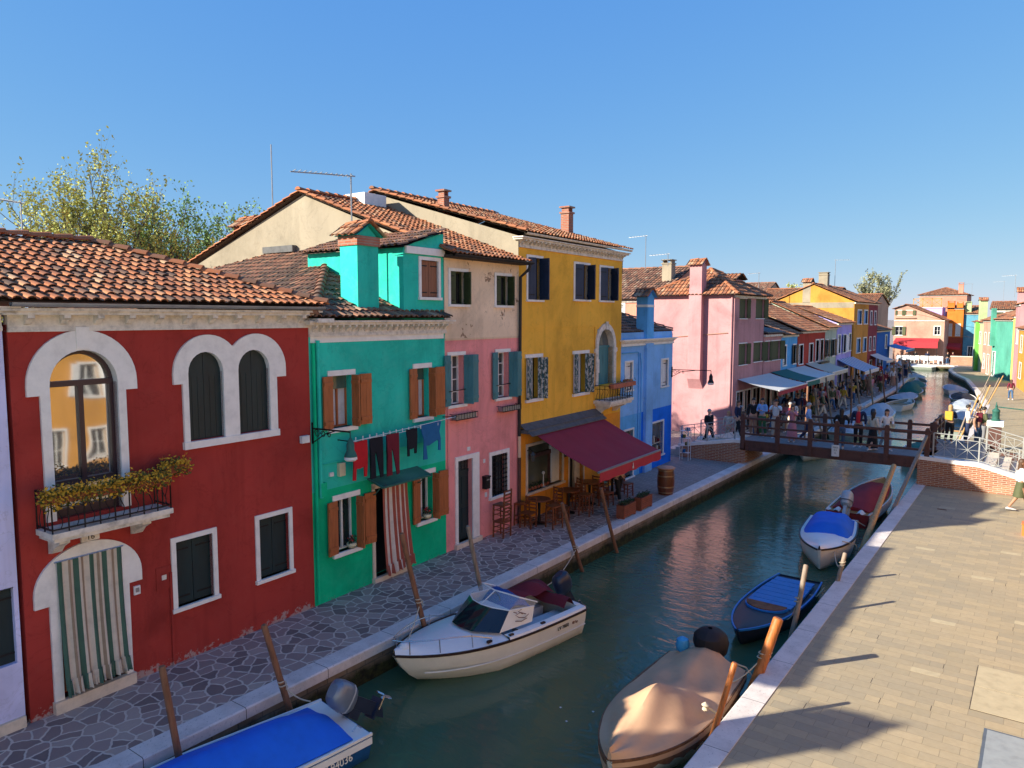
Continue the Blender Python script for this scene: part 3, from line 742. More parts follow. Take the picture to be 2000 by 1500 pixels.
# big arched window
o_ = [(1.45, 2.86), (1.57, 2.86), (1.57, 4.69), (1.75, 4.69), (1.75, 4.83)] + arc_pts(.965, 4.83, .785, 0, 180, 22)[1:-1] + [(.18, 4.83), (.18, 4.69), (.35, 4.69), (.35, 2.86), (.48, 2.86)]
i_ = arc_pts(.965, 4.82, .485, 180, 0, 18, .5)
mb = MB(); mb.prism(o_ + i_, -.045, .16); mb.box(.87, 1.06, -.06, -.046, 5.34, 5.66)
W_ = mb.build('window', 'white_stone', h, False)
mb = MB(); fr = .055
arch_ring(mb, .965, 4.82, .43, .50, .10, .17, 18, rzi=.44, rzo=.51)
mb.box(.48, .535, .10, .17, 2.86, 4.82); mb.box(1.395, 1.45, .10, .17, 2.86, 4.82); mb.box(.48, 1.45, .09, .175, 4.79, 4.87)
mb.box(.93, 1.0, .095, .165, 2.86, 4.79); mb.box(.535, 1.395, .10, .17, 3.32, 3.40); mb.box(.535, 1.395, .1, .16, 2.86, 2.98)
mb.build('sash', 'window_brown', W_, False)
mb = MB(); mb.prism(arch_poly(.5, 1.43, 2.87, 4.82, .49), .15, .165); mb.build('pane', 'mirror_glass', W_, False)
# twin arched windows
def arch_out(c, r, a0, a1): return arc_pts(c, 4.87, r, a0, a1, 16)
o_ = [(4.24, 3.62), (4.40, 3.62), (4.40, 4.70), (4.61, 4.70), (4.61, 4.87)] + arc_pts(3.97, 4.87, .64, 0, 137, 16)[1:] + arc_pts(3.00, 4.87, .64, 43, 180, 16)[:-1] + [(2.36, 4.87), (2.36, 4.70), (2.52, 4.70), (2.52, 3.62), (2.62, 3.62)]
mb = MB()
hole1 = arc_pts(2.95, 4.87, .33, 180, 0, 12, .35); hole2 = arc_pts(3.91, 4.87, .33, 180, 0, 12, .35)
o_ = o_ + hole1 + [(3.28, 3.62), (3.58, 3.62)] + hole2
mb.prism(o_, -.045, .16); mb.box(2.5, 4.42, -.07, .2, 3.60, 3.72)
W_ = mb.build('window', 'white_stone', h, False)
for a, b_ in ((2.62, 3.28), (3.58, 4.24)):
    c = (a + b_) / 2
    for (p, q) in ((a, c - .004), (c + .004, b_)):
        top = [z for x, z in arc_pts(c, 4.87, .33, 180, 0, 12, .35)]
        xs = [p + (q - p) * k / 6 for k in range(7)]
        pl = [(p, 3.73), (q, 3.73)] + [(x, 4.87 + .35 * math.sqrt(max(0, 1 - ((x - c) / .332) ** 2))) for x in reversed(xs)]
        mb = MB(); mb.prism(pl, .05, .09)
        for k in (1, 2): mb.box(p + (q - p) * k / 3 - .003, p + (q - p) * k / 3 + .003, .044, .0495, 3.75, 4.8)
        mb.build('shutter', 'dark_green_paint', W_, False)
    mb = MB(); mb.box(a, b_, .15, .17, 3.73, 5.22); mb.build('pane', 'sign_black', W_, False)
window(h, 2.29, 2.97, .95, 2.07, 'closed', w=.085, boards=1); window(h, 3.93, 4.6, .94, 2.08, 'closed', w=.085, boards=1)
# door with arched surround
o_ = [(.32, .18), (.32, 1.63), (.12, 1.63), (.12, 1.8)] + arc_pts(.905, 1.8, .785, 180, 0, 24, .65)[1:-1] + [(1.69, 1.8), (1.69, 1.63), (1.48, 1.63), (1.48, .18), (1.38, .18), (1.38, 2.27), (.45, 2.27), (.45, .18)]
mb = MB(); mb.prism(o_, -.045, .12); D_ = mb.build('door_surround', 'white_stone', h, False)
mb = MB(); mb.box(.3, 1.5, -.10, .12, 0, .18); mb.build('door_step', 'step_stone', h, False)
mb = MB(); mb.box(.46, 1.37, .17, .21, .18, 2.26); mb.box(.5, .88, .155, .17, .3, 1.1); mb.box(.95, 1.33, .155, .17, .3, 1.1); mb.box(.5, .88, .155, .17, 1.2, 2.15); mb.box(.95, 1.33, .155, .17, 1.2, 2.15)
mb.build('door', 'wood_door', h, False)
# balcony
mb = MB(); mb.box(.2, 1.98, -.52, -.02, 2.72, 2.80); mb.box(.24, 1.94, -.48, -.02, 2.66, 2.72)
for c in (.42, 1.62):
    P = [(-.02, 2.66), (-.38, 2.66), (-.38, 2.60), (-.22, 2.52), (-.12, 2.42), (-.02, 2.40)]; k = len(P)
    mb.idx([(c - .07, a, b_) for a, b_ in P] + [(c + .07, a, b_) for a, b_ in P], [(i, (i + 1) % k, k + (i + 1) % k, k + i) for i in range(k)] + [tuple(range(k - 1, -1, -1)), tuple(range(k, 2 * k))])
B_ = mb.build('balcony', 'cornice_stone', h, False)
mb = MB()
def rail_run(mb, p, q, z0, z1, n, wavy=True):
    p, q = Vector(p), Vector(q)
    mb.bar((*p, z1), (*q, z1), .014, .01); mb.bar((*p, z0 + .05), (*q, z0 + .05), .01)
    mb.bar((*p, z1 - .12), (*q, z1 - .12), .007)
    for i in range(n + 1):
        c = p + (q - p) * i / n; d = (q - p).normalized()
        if wavy and i % 2:
            pts = [(c.x + d.x * .03 * math.sin(t * 2 * math.pi), c.y + d.y * .03 * math.sin(t * 2 * math.pi), z0 + .05 + (z1 - z0 - .17) * t) for t in [k / 8 for k in range(9)]]
            mb.tube(pts, .007, 4)
        else: mb.bar((c.x, c.y, z0), (c.x, c.y, z1), .008)
rail_run(mb, (.22, -.49), (1.96, -.49), 2.8, 3.36, 16); rail_run(mb, (.22, -.49), (.22, -.03), 2.8, 3.36, 4); rail_run(mb, (1.96, -.49), (1.96, -.03), 2.8, 3.36, 4)
mb.build('railing', 'iron_black', B_, False)
cornice(h, 0, 5.2, 5.60, 5.93, .2, .47); gutter(h, -.05, 5.36, -.29, 6.0, .055)
mb = MB(); mb.box(.80, 1.06, -.05, .01, 2.455, 2.575); s_ = mb.build('number_plate', 'cornice_stone', h, False)
text_mb(s_, '16', .12, 'ink', (.93, -.0525, 2.515), (R(90), 0, 0))
mb = MB()
for y0_, y1_ in ((5.245, 5.285),): pass
mb.box(2.16, 2.2, -.03, .0, .0, 1.6); mb.build('drainpipe', 'red_plaster', h, False)
mb = MB(); mb.box(1.94, 2.2, -.012, .01, 1.34, 1.72); mb.box(2.03, 2.11, -.016, -.012, 1.5, 1.58, 1); mb.build('meter_hatch', ['red_plaster', 'cornice_stone'], h, False)
mb = MB(); mb.box(1.56, 1.66, -.03, .01, 1.40, 1.54); mb.box(1.58, 1.64, -.034, -.03, 1.44, 1.51, 1); mb.build('doorbell', ['white_paint', 'iron_grey'], h, False)
mb = MB()
tile_plane(mb, [(-.25, -.32, 6.03), (5.38, -.32, 6.03), (2.65, 3, 7.17), (-.25, 3, 7.17)], seed=1, tw=.17, tl=.285, bias=.0)
tile_plane(mb, [(5.38, -.32, 6.03), (5.38, 6.3, 6.03), (2.65, 3, 7.17)], seed=2, bias=.0)
tile_plane(mb, [(5.38, 6.3, 6.03), (-.25, 6.3, 6.03), (-.25, 3, 7.17), (2.65, 3, 7.17)], seed=3, near=False)
ridge_caps(mb, (5.38, -.32, 6.05), (2.65, 3, 7.2), .1, .34, 4, .35); ridge_caps(mb, (2.65, 3, 7.2), (-.25, 3, 7.2), .1, .34, 5, .35)
mb.build('roof', ['roof_tile', 'mortar_dark'], h)
rebase(h, 0)

# ---- green house
h = thing('house', 'emerald green house with brown shutters, tall green chimney and washing line', 'house')
U_ = [(5.76, 6.29, 3.55, 4.62), (8.3, 8.73, 3.48, 4.63)]; L_ = [(5.82, 6.36, .94, 2.05), (8.37, 8.83, 1.01, 2.11), (6.9, 7.82, .10, 2.08)]
wall_mb(5.2, 9.35, 2.32, 5.55, U_, .2, 6).build('upper_wall', 'green_plaster', h, False)
wall_mb(5.2, 9.35, 0, 2.32, L_, .2, 6).build('wall', 'green_plaster_low', h, False)
for k, (a, b_, c, d) in enumerate(U_ + L_[:2]):
    W_ = window(h, a, b_, c, d, 'glass', w=.11, style='lintel', frame='brown_shutter' if k < 2 else 'white_paint', pane='glass_dark', curtain=(.25 if k < 2 else False), blind=(.28 if k < 2 else None), bars=0)
    hgt = .5
    shutter(W_, a - .005, c, d, .28, -1, 172, 'brown_shutter', 2, -.035)
    shutter(W_, b_ + .0, c, d, .2, 1, 95, 'brown_shutter', 2, -.03)
    shutter(W_, b_ + .20, c, d, .29, 1, 172, 'brown_shutter', 2, -.06)
mb = MB(); mb.box(6.82, 6.9, -.03, .14, .10, 2.16); mb.box(7.82, 7.88, -.03, .14, .10, 2.16); mb.box(6.82, 7.88, -.03, .14, 2.08, 2.2); mb.build('door_surround', 'step_stone', h, False)
mb = MB(); mb.box(6.8, 7.9, -.09, .14, 0, .10); mb.build('door_step', 'step_stone', h, False)
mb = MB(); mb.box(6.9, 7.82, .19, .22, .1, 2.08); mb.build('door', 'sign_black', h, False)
mb = MB(); mb.idx([(6.72, -.45, 2.19), (8.28, -.45, 2.19), (8.28, .0, 2.33), (6.72, 0, 2.33), (6.72, -.45, 2.215), (8.28, -.45, 2.215), (8.28, .0, 2.355), (6.72, 0, 2.355)], [(0, 3, 2, 1), (4, 5, 6, 7), (0, 1, 5, 4), (1, 2, 6, 5), (2, 3, 7, 6), (3, 0, 4, 7)], 0)
mb.bar((6.72, -.45, 2.2), (8.28, -.45, 2.2), .02, mi=1); mb.bar((6.72, -.45, 2.2), (6.72, 0, 2.34), .018, mi=1); mb.bar((8.28, -.45, 2.2), (8.28, 0, 2.34), .018, mi=1)
for x in (6.78, 8.22): mb.tube([(x, 0, 1.95), (x, -.15, 2.0), (x, -.3, 2.15)], .012, 5, mi=1)
mb.build('door_canopy', ['glass_green', 'copper_green'], h, False)
cornice(h, 5.2, 9.38, 5.42, 5.74, .17, .17, bracket=.05)
mb = MB(); mb.box(5.24, 9.3, -.012, .02, 5.30, 5.42); mb.build('frieze', 'white_stone', h, False)
pipe(h, [(5.38, -.06, 5.35), (5.38, -.06, 2.2)], .04, 'green_plaster'); pipe(h, [(5.27, -.05, 5.3), (5.27, -.05, .05)], .035, 'green_plaster_low')
mb = MB(); mb.box(5.86, 6.02, -.08, .01, 2.55, 2.82); mb.build('junction_box', 'box_yellowed', h, False)
mb = MB(); mb.box(5.64, 5.74, -.04, .01, 2.58, 2.66); mb.build('number_plate', 'paper', h, False)
mb = MB(); mb.box(5.36, 5.5, -.1, .01, 2.22, 2.5); mb.build('meter_box', 'green_plaster_low', h, False)
pipe(h, [(5.5, -.02, 2.86), (9.2, -.02, 2.9)], .012, 'green_plaster', 'cable')
# dormer block
side_z = 7.35
mb = wall_mb(7.95, 9.35, 5.74, 7.36, [(8.53, 9.14, 6.27, 7.12)], .15, None, y=.02)
mb.face([(7.95, 3.2, 5.74), (7.95, .02, 5.74), (7.95, .02, 7.36), (7.95, 3.2, 7.36)])
mb.face([(9.35, .02, 5.74), (9.35, 3.2, 5.74), (9.35, 3.2, 7.75), (9.35, .02, 7.75)])
mb.face([(7.95, .02, 7.36), (9.35, .02, 7.36), (9.35, .02, 7.78), (8.9, .02, 7.70)])
Dm = mb.build('dormer', 'green_plaster', h, False)
W2 = window(h, 8.53, 9.14, 6.27, 7.12, 'closed', w=.08, shmat='brown_shutter_pale', y=.02, depth=.1); 
mb = MB(); mb.box(8.0, 9.34, -.04, .019, 7.24, 7.40); mb.build('dormer_fascia', 'white_stone', Dm, False)
mb = MB(); mb.box(7.90, 7.949, 1.25, 1.75, 6.45, 7.2); mb.box(7.885, 7.9, 1.32, 1.68, 6.52, 7.13, 1); 
for k in range(9): mb.box(7.872, 7.884, 1.32, 1.68, 6.55 + k * .065, 6.57 + k * .065)
mb.build('dormer_window', ['white_stone', 'glass_grey'], Dm, False)
mb = MB(); tile_plane(mb, [(7.78, 3.3, 7.36), (7.78, -.06, 7.36), (9.38, -.06, 7.84), (9.38, 3.3, 7.90)], .19, .34, 8, bias=-.15); mb.build('dormer_roof', ['roof_tile_old', 'mortar_dark'], h)
tv = chimney(h, 7.0, .42, 5.5, 7.32, .62, .52, 'green_plaster', 'tile', (.2, 'chimney_brick'))
# main roof
mb = MB()
A_ = (5.15, -.22, 5.80); B_ = (9.35, -.22, 5.80)
tile_plane(mb, [A_, B_, (9.35, 3.98, 7.53), ], seed=21, bias=-.05)
tile_plane(mb, [(5.15, 10.4, 5.95), (5.15, -.22, 5.80), (9.35, 3.98, 7.53), (9.35, 6.2, 7.62)], seed=22, near=False, bias=-.2)
tile_plane(mb, [(9.35, 10.4, 5.95), (5.15, 10.4, 5.95), (9.35, 6.2, 7.62)], seed=23, near=False)
ridge_caps(mb, (5.15, -.22, 5.83), (9.35, 3.98, 7.56), .1, .34, 6, .3)
mb.build('roof', ['roof_tile_old', 'mortar_dark'], h)
mb = MB(); mb.obox((7.0, 6.0, 6.78), (.28, 0, .12), (0, .5, .005), (-.02, 0, .05)); mb.build('skylight', 'skylight_glass', h, False)
mb = MB(); mb.face([(5.2, 0, 5.5), (5.2, 6, 5.5), (5.2, 6, 5.9), (5.2, 0, 5.75)]); mb.box(5.18, 5.6, -.3, .2, 5.7, 5.78); mb.build('parapet', 'cornice_stone', h, False)
rebase(h, 5.2)

# ---- pink and beige house
h = thing('house', 'narrow house, pink below and peeling beige above, with blue-green shutters', 'house')
L_ = [(9.8, 10.4, .12, 2.22), (11.24, 11.97, 1.02, 2.13), (9.52, 10.05, 3.65, 4.87), (11.5, 12.03, 3.65, 4.87)]; U_ = [(9.57, 10.2, 6.12, 6.92), (11.47, 12.12, 6.12, 6.90)]
wall_mb(9.35, 12.55, 0, 5.26, L_, .2, 10.2).build('wall', 'pink_plaster', h, False)
wall_mb(9.35, 12.55, 5.26, 7.3, U_, .2, None).build('upper_wall', 'beige_peeling', h, False)
mb = MB(); mb.face([(9.35, 10.2, 5.2), (9.35, 0, 5.2), (9.35, 0, 7.3), (9.35, 5, 9.15), (9.35, 10.2, 7.4)]); mb.build('gable_wall', 'cream_plaster', h, False); mb = MB(); mb.face([(12.55, 0, 5.2), (12.55, 10.2, 5.2), (12.55, 10.2, 7.4), (12.55, 5, 9.15), (12.55, 0, 7.3)])
mb.build('gable_wall', 'cream_plaster', h, False)
for (a, b_, c, d) in L_[2:]:
    window(h, a, b_, c, d, 'glass', w=.09, style='lintel', sh='L', shmat='teal_paint', ang=(172, 100), frame='white_paint', pane='glass_grey', bars=3, boards=2, shw=.26)
    W_ = [c_ for c_ in h.children][-1]
    shutter(W_, b_ + .01, c, d, .26, 1, 105, 'teal_paint', 2, -.03); shutter(W_, b_ + .08, c, d, .42, 1, 172, 'teal_paint', 3, -.05)
    mb = MB(); mb.bar((a - .1, -.06, c + .35), (b_ + .45, -.08, c + .38), .01); mb.build('bar', 'iron_black', W_, False)
    mb = MB()
    for z in (c - .22, c - .36): mb.bar((a, -.2, z), (b_ + .35, -.2, z), .008)
    for k in range(9): x = a + (b_ + .35 - a) * k / 8; mb.bar((x, -.2, c - .36), (x, -.2, c - .20), .005); mb.bar((x, -.2, c - .36), (x, -.01, c - .36), .005)
    for x in (a, b_ + .35): mb.bar((x, 0, c - .22), (x, -.2, c - .22), .007)
    mb.box(a + .03, b_ + .32, -.18, -.03, c - .35, c - .24, 1); mb.build('planter_bracket', ['iron_black', 'iron_grey'], h, False)
for (a, b_, c, d) in U_:
    window(h, a, b_, c, d, 'glass', w=.075, sh=None, frame='olive_paint', pane='glass_dark', bars=0)
    W_ = [c_ for c_ in h.children][-1]; shutter(W_, a + .01, c, d, .22, -1, 20, 'olive_paint', 2, .08); shutter(W_, b_ - .01, c, d, .24, 1, 80, 'olive_paint', 2, .05)
mb = MB(); mb.box(9.7, 9.8, -.035, .12, .02, 2.22); mb.box(10.4, 10.68, -.035, -.0, .02, 2.22); mb.box(9.7, 10.68, -.036, .12, 2.22, 2.33); mb.build('door_surround', 'white_stone', h, False)
mb = MB(); mb.box(9.8, 10.4, .12, .17, .12, 1.86); mb.box(9.8, 10.4, .11, .18, 1.86, 1.93); 
for x in (9.84, 10.12): mb.box(x, x + .24, .11, .12, .3, .95); mb.box(x, x + .24, .11, .12, 1.05, 1.75)
D_ = mb.build('door', 'dark_green_paint', h, False)
mb = MB(); mb.box(9.8, 10.4, .16, .17, 1.93, 2.22, 1)
for k in range(5): mb.bar((9.85 + k * .13, .12, 1.93), (9.85 + k * .13, .12, 2.22), .006)
for k in range(4):
    for j in range(2): mb.tube([(9.92 + k * .13 + .05 * math.cos(t), .12, 2.0 + j * .14 + .05 * math.sin(t)) for t in [i * math.pi / 4 for i in range(9)]], .006, 4)
mb.build('fanlight', ['iron_black', 'glass_grey'], D_, False)
mb = MB(); mb.box(9.66, 10.72, -.1, .12, 0, .12); mb.build('door_step', 'step_stone', h, False)
W_ = window(h, 11.24, 11.97, 1.02, 2.13, 'glass', w=.1, frame='iron_black', pane='glass_grey', bars=2)
mb = MB()
for k in range(6): x = 11.24 + .73 * (k + .5) / 6; mb.bar((x, -.02, 1.02), (x, -.02, 2.13), .007)
for k in range(9): z = 1.02 + 1.11 * (k + .5) / 9; mb.bar((11.24, -.02, z), (11.97, -.02, z), .006)
for k in range(6):
    for j in range(9):
        x, z = 11.24 + .73 * (k + .5) / 6, 1.02 + 1.11 * (j + .5) / 9; mb.obox((x, -.02, z), (.022, 0, .022), (0, .006, 0), (-.022, 0, .022))
mb.build('grille', 'iron_black', W_, False)
mb = MB(); mb.box(10.84, 11.02, -.13, 0, 1.32, 1.62); mb.prism([(10.83, 1.62), (11.03, 1.62), (11.03, 1.66), (10.83, 1.66)], -.15, 0); mb.box(10.87, 10.99, -.135, -.13, 1.55, 1.58, 1); mb.build('letterbox', ['iron_black', 'iron_grey'], h, False)
mb = MB(); mb.box(10.88, 10.97, -.01, .01, 2.0, 2.1); s_ = mb.build('number_plate', 'paper', h, False)
mb = MB(); mb.box(10.2, 10.33, -.01, .01, 2.42, 2.52); mb.build('number_plate', 'paper', h, False)
mb = MB(); mb.box(10.95, 11.03, -.02, .0, 1.08, 1.2); mb.build('doorbell', 'paper', h, False)
mb = MB(); mb.box(9.36, 12.54, -.014, .01, 5.24, 5.29); mb.box(9.36, 12.54, -.01, .01, 3.2, 3.235, 1); mb.build('string_course', ['beige_plaster', 'pink_plaster'], h, False)
mb = MB(); mb.box(9.3, 12.6, -.3, .05, 7.22, 7.29); mb.build('eave', 'mortar_dark', h, False)
gutter(h, 9.3, 12.7, -.33, 7.30, .07, 'gutter_dark')
pipe(h, [(12.62, -.33, 7.22), (12.60, -.3, 7.1), (12.52, -.08, 6.9), (12.50, -.06, 2.5)], .045, 'gutter_dark'); pipe(h, [(12.50, -.06, 2.5), (12.5, -.06, 1.9)], .045, 'beige_plaster', 'drainpipe'); pipe(h, [(12.5, -.06, 1.9), (12.5, -.06, .02)], .048, 'bridge_wood', 'drainpipe')
pipe(h, [(9.42, -.03, 4.6), (9.42, -.03, 1.0)], .018, 'pink_plaster', 'cable')
mb = MB(); tile_plane(mb, [(9.22, -.34, 7.30), (12.62, -.34, 7.30), (12.62, 5, 9.2), (9.22, 5, 9.2)], seed=31, bias=.0)
tile_plane(mb, [(12.62, 10.5, 7.42), (9.22, 10.5, 7.42), (9.22, 5, 9.2), (12.62, 5, 9.2)], seed=32, near=False)
ridge_caps(mb, (9.2, 5, 9.23), (12.6, 5, 9.23), .1, .34, 33); ridge_caps(mb, (9.27, -.34, 7.32), (9.27, 5, 9.22), .07, .34, 34); ridge_caps(mb, (9.27, 10.5, 7.43), (9.27, 5, 9.22), .07, .34, 35)
mb.build('roof', ['roof_tile', 'mortar_dark'], h)
mb = MB(); mb.box(11.3, 12.2, 4.6, 5.4, 9.1, 9.46); mb.build('roof_box', 'white_paint', h, False)
mb = MB(); mb.box(9.2, 9.34, 5.3, 6.6, 7.62, 7.80); mb.build('flashing', 'grey_roofing', h, False)
chimney(h, 9.85, 8.1, 7.6, 8.50, .62, .55, 'chimney_brick', 'tile')
rebase(h, 9.35)

# ---- yellow house
h = thing('house', 'tall mustard yellow house with dark shutters and a small balcony above the red awning', 'house')
T_ = [(12.99, 13.72, 6.3, 7.48), (15.65, 16.55, 6.36, 7.45), (17.33, 18.2, 6.36, 7.44)]; Mi = [(12.94, 13.68, 3.48, 4.66), (15.62, 16.5, 3.42, 4.66)]
Ar = (17.18, 18.3, 3.55, 5.42); Lo = [(13.0, 14.95, .78, 2.12), (15.4, 16.3, .05, 2.05), (17.6, 18.5, .05, 2.0)]
wall_mb(12.55, 18.95, 2.52, 7.85, T_ + Mi + [Ar], .22, 10.8).build('upper_wall', 'yellow_plaster', h, False)
wall_mb(12.55, 18.95, 0, 2.52, Lo, .22, 10.8).build('wall', 'orange_plaster', h, False)
mb = MB()
for x, s_ in ((12.50, 1), (18.96, -1)):
    P = [(x, 10.8, 7.3), (x, -.02, 7.3), (x, -.02, 8.02), (x, 5.4, 9.65), (x, 10.8, 8.02)]; mb.face(P if s_ > 0 else P[::-1]); mb.build('gable_wall', 'cream_plaster', h, False); mb = MB()
for k, (a, b_, c, d) in enumerate(T_):
    W_ = window(h, a, b_, c, d, 'glass', w=.07, frame='dark_blue_paint', bars=0, pane='glass_grey')
    shutter(W_, a + .01, c, d, (b_ - a) * .46, -1, 14, 'dark_blue_paint', 3, .02); shutter(W_, b_ - (.01 if k else .05), c, d, (b_ - a) * .46, 1, 62 if k else 85, 'dark_blue_paint', 3, .02)
for (a, b_, c, d) in Mi:
    W_ = window(h, a + .22, b_ - .2, c, d, 'glass', w=.03, style='lintel', frame='white_paint', bars=1, pane='glass_grey', curtain=True)
    mb = MB(); mb.box(a - .08, b_ + .1, -.035, .1, d, d + .1); mb.box(a - .08, b_ + .1, -.06, .1, c - .09, c - .005); mb.build('sill', 'white_stone', W_, False)
    shutter(W_, a + .22, c, d, .3, -1, 168, 'shutter_peeling', 3, -.04); shutter(W_, b_ - .2, c, d, .3, 1, 120, 'shutter_peeling', 3, -.04)
# arched balcony window
o_ = [(18.3, 3.55), (18.47, 3.55), (18.47, 4.62), (18.55, 4.66), (18.55, 4.76), (18.45, 4.8)] + arc_pts(17.74, 4.8, .72, 0, 180, 20, .8)[1:-1] + [(17.03, 4.8), (16.95, 4.76), (16.95, 4.66), (17.03, 4.62), (17.03, 3.55), (17.18, 3.55)]
mb = MB(); mb.prism(o_ + arc_pts(17.74, 4.8, .56, 180, 0, 16, .62), -.06, .18); mb.box(17.66, 17.82, -.09, -.061, 5.4, 5.66)
W_ = mb.build('window', 'cornice_stone', h, False)
mb = MB(); mb.box(17.2, 17.74, .15, .19, 3.55, 4.78); mb.box(17.745, 18.28, .15, .19, 3.55, 4.78); mb.box(17.18, 18.3, .12, .2, 4.78, 4.86)
for k in range(5): mb.box(17.25 + k * .2, 17.258 + k * .2, .144, .149, 3.6, 4.7)
mb.build('shutter', 'teal_paint', W_, False)
mb = MB(); mb.prism(arch_poly(17.18, 18.3, 4.86, 4.87, .55), .16, .18); mb.build('pane', 'glass_grey', W_, False)
mb = MB(); mb.box(17.3, 17.6, .13, .148, 3.95, 4.4); mb.build('notice', 'paper', W_, False)
mb = MB(); mb.box(16.95, 18.72, -.62, -.0, 2.98, 3.08); mb.box(17.0, 18.66, -.57, 0, 2.90, 2.98)
for c in (17.2, 18.4):
    P = [(-.0, 2.9), (-.45, 2.9), (-.45, 2.84), (-.25, 2.76), (-.12, 2.62), (0, 2.6)]; k = len(P)
    mb.idx([(c - .08, a, b_) for a, b_ in P] + [(c + .08, a, b_) for a, b_ in P], [(i, (i + 1) % k, k + (i + 1) % k, k + i) for i in range(k)] + [tuple(range(k - 1, -1, -1)), tuple(range(k, 2 * k))])
B_ = mb.build('balcony', 'cornice_stone', h, False)
mb = MB(); rail_run(mb, (17.0, -.58), (18.68, -.58), 3.08, 3.58, 18); rail_run(mb, (17.0, -.58), (17.0, -.02), 3.08, 3.58, 6); rail_run(mb, (18.68, -.58), (18.68, -.02), 3.08, 3.58, 6); mb.build('railing', 'iron_black', B_, False)
# shop front under the awning
a, b_, c, d = Lo[0]
W_ = trim_mb(a, b_ - .0, c, d, .08, .03, 0, .05, 'full', .2).build('shop_window', 'step_stone', h, False)
mb = MB(); mb.box(a, b_, .20, .215, c, d); mb.build('pane', 'shop_glass', W_, False)
mb = MB(); mb.box(a, a + .06, .14, .2, c, d - .4); mb.box(a + 1.42, a + 1.50, .14, .2, c, d - .4); mb.box(a, b_, .12, .19, d - .42, d - .3); mb.build('sash', 'bridge_wood', W_, False)
mb = MB(); mb.box(a + 1.5, b_, .1, .195, c + .01, d); mb.build('reveal', 'white_paint', W_, False)
mb = MB(); rnd = random.Random(3)
for k in range(7): x = a + .25 + k * .17; mb.lathe((x, .1, c), [(.035, 0), (.045, .05), (.02, .09)], 8, 1); flower_tuft(mb, (x, .1, c + .13), 24, .04, .03, .04, rnd, .03)
mb.build('window_plants', ['leaf_dark', 'terracotta'], W_, False)
mb = MB(); mb.lathe((a + 1.0, .08, c), [(.07, 0), (.02, .02), (.012, .35), (.05, .4), (.03, .45)], 8); mb.build('ornament', 'white_paint', W_)
for (a, b_, c, d), g_ in ((Lo[1], 0), (Lo[2], 1)):
    mb = MB(); mb.box(a - .06, a, -.02, .15, c, d + .06); mb.box(b_, b_ + .06, -.02, .15, c, d + .06); mb.box(a, b_, -.02, .15, d, d + .06); f_ = mb.build('door_frame', 'step_stone', h, False)
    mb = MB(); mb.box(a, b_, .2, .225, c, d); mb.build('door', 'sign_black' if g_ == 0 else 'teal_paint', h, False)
    if g_ == 0: mb = MB(); mb.box(b_ - .35, b_ - .01, .12, .199, c, d); mb.build('door_leaf', 'step_stone', f_, False)
mb = MB(); mb.box(15.02, 15.3, -.03, -.005, 1.5, 2.05); s_ = mb.build('menu_board', 'sign_black', h, False)
mb = MB()
for k in range(5): mb.box(15.06, 15.25 - .03 * (k % 2), -.033, -.031, 1.92 - k * .09, 1.935 - k * .09)
mb.build('chalk_lines', 'paper', s_, False)
# wall lantern
mb = MB(); mb.tube([(12.95, 0, 2.0), (12.95, -.12, 2.08), (12.95, -.22, 2.0)], .012, 6); mb.lathe((12.95, -.22, 1.72), [(.02, 0), (.05, .03), (.07, .18), (.09, .2), (.02, .28)], 8, 1); mb.build('wall_lantern', ['iron_black', 'glass_grey'], h)
# cornice & eave
cornice(h, 12.55, 18.95, 7.72, 8.0, .2, .2, bracket=.07)
gutter(h, 12.5, 19.1, -.27, 8.10, .06, 'cornice_stone', 'gutter')
mb = MB(); mb.box(12.57, 18.94, -.014, .01, 5.50, 5.545); mb.bar((16.98, -.02, 5.5), (16.98, -.02, 2.9), .012); mb.build('string_course', 'yellow_plaster', h, False)
mb = MB(); mb.box(12.6, 17.1, -.30, 0, 2.56, 2.66, 0); mb.idx([(12.6, -.42, 2.5), (17.1, -.42, 2.5), (17.1, 0, 2.78), (12.6, 0, 2.78), (12.6, -.42, 2.53), (17.1, -.42, 2.53), (17.1, 0, 2.81), (12.6, 0, 2.81)], [(0, 3, 2, 1), (4, 5, 6, 7), (0, 1, 5, 4), (1, 2, 6, 5), (2, 3, 7, 6), (3, 0, 4, 7)]); mb.build('awning_hood', 'grey_roofing', h, False)
mb = MB(); tile_plane(mb, [(12.42, -.3, 8.10), (19.1, -.3, 8.10), (19.1, 5.4, 9.72), (12.42, 5.4, 9.72)], seed=41, bias=.12)
tile_plane(mb, [(19.1, 11, 8.1), (12.42, 11, 8.1), (12.42, 5.4, 9.72), (19.1, 5.4, 9.72)], seed=42, near=False)
ridge_caps(mb, (12.4, 5.4, 9.75), (19.1, 5.4, 9.75), .1, .34, 43); ridge_caps(mb, (12.47, -.3, 8.12), (12.47, 5.4, 9.74), .07, .34, 44)
mb.build('roof', ['roof_tile', 'mortar_dark'], h)
chimney(h, 13.7, 3.6, 8.9, 9.5, .26, .26, 'chimney_brick', 'brick'); chimney(h, 18.6, 2.0, 8.4, 9.45, .32, .32, 'chimney_brick', 'brick')
rebase(h, 12.55)

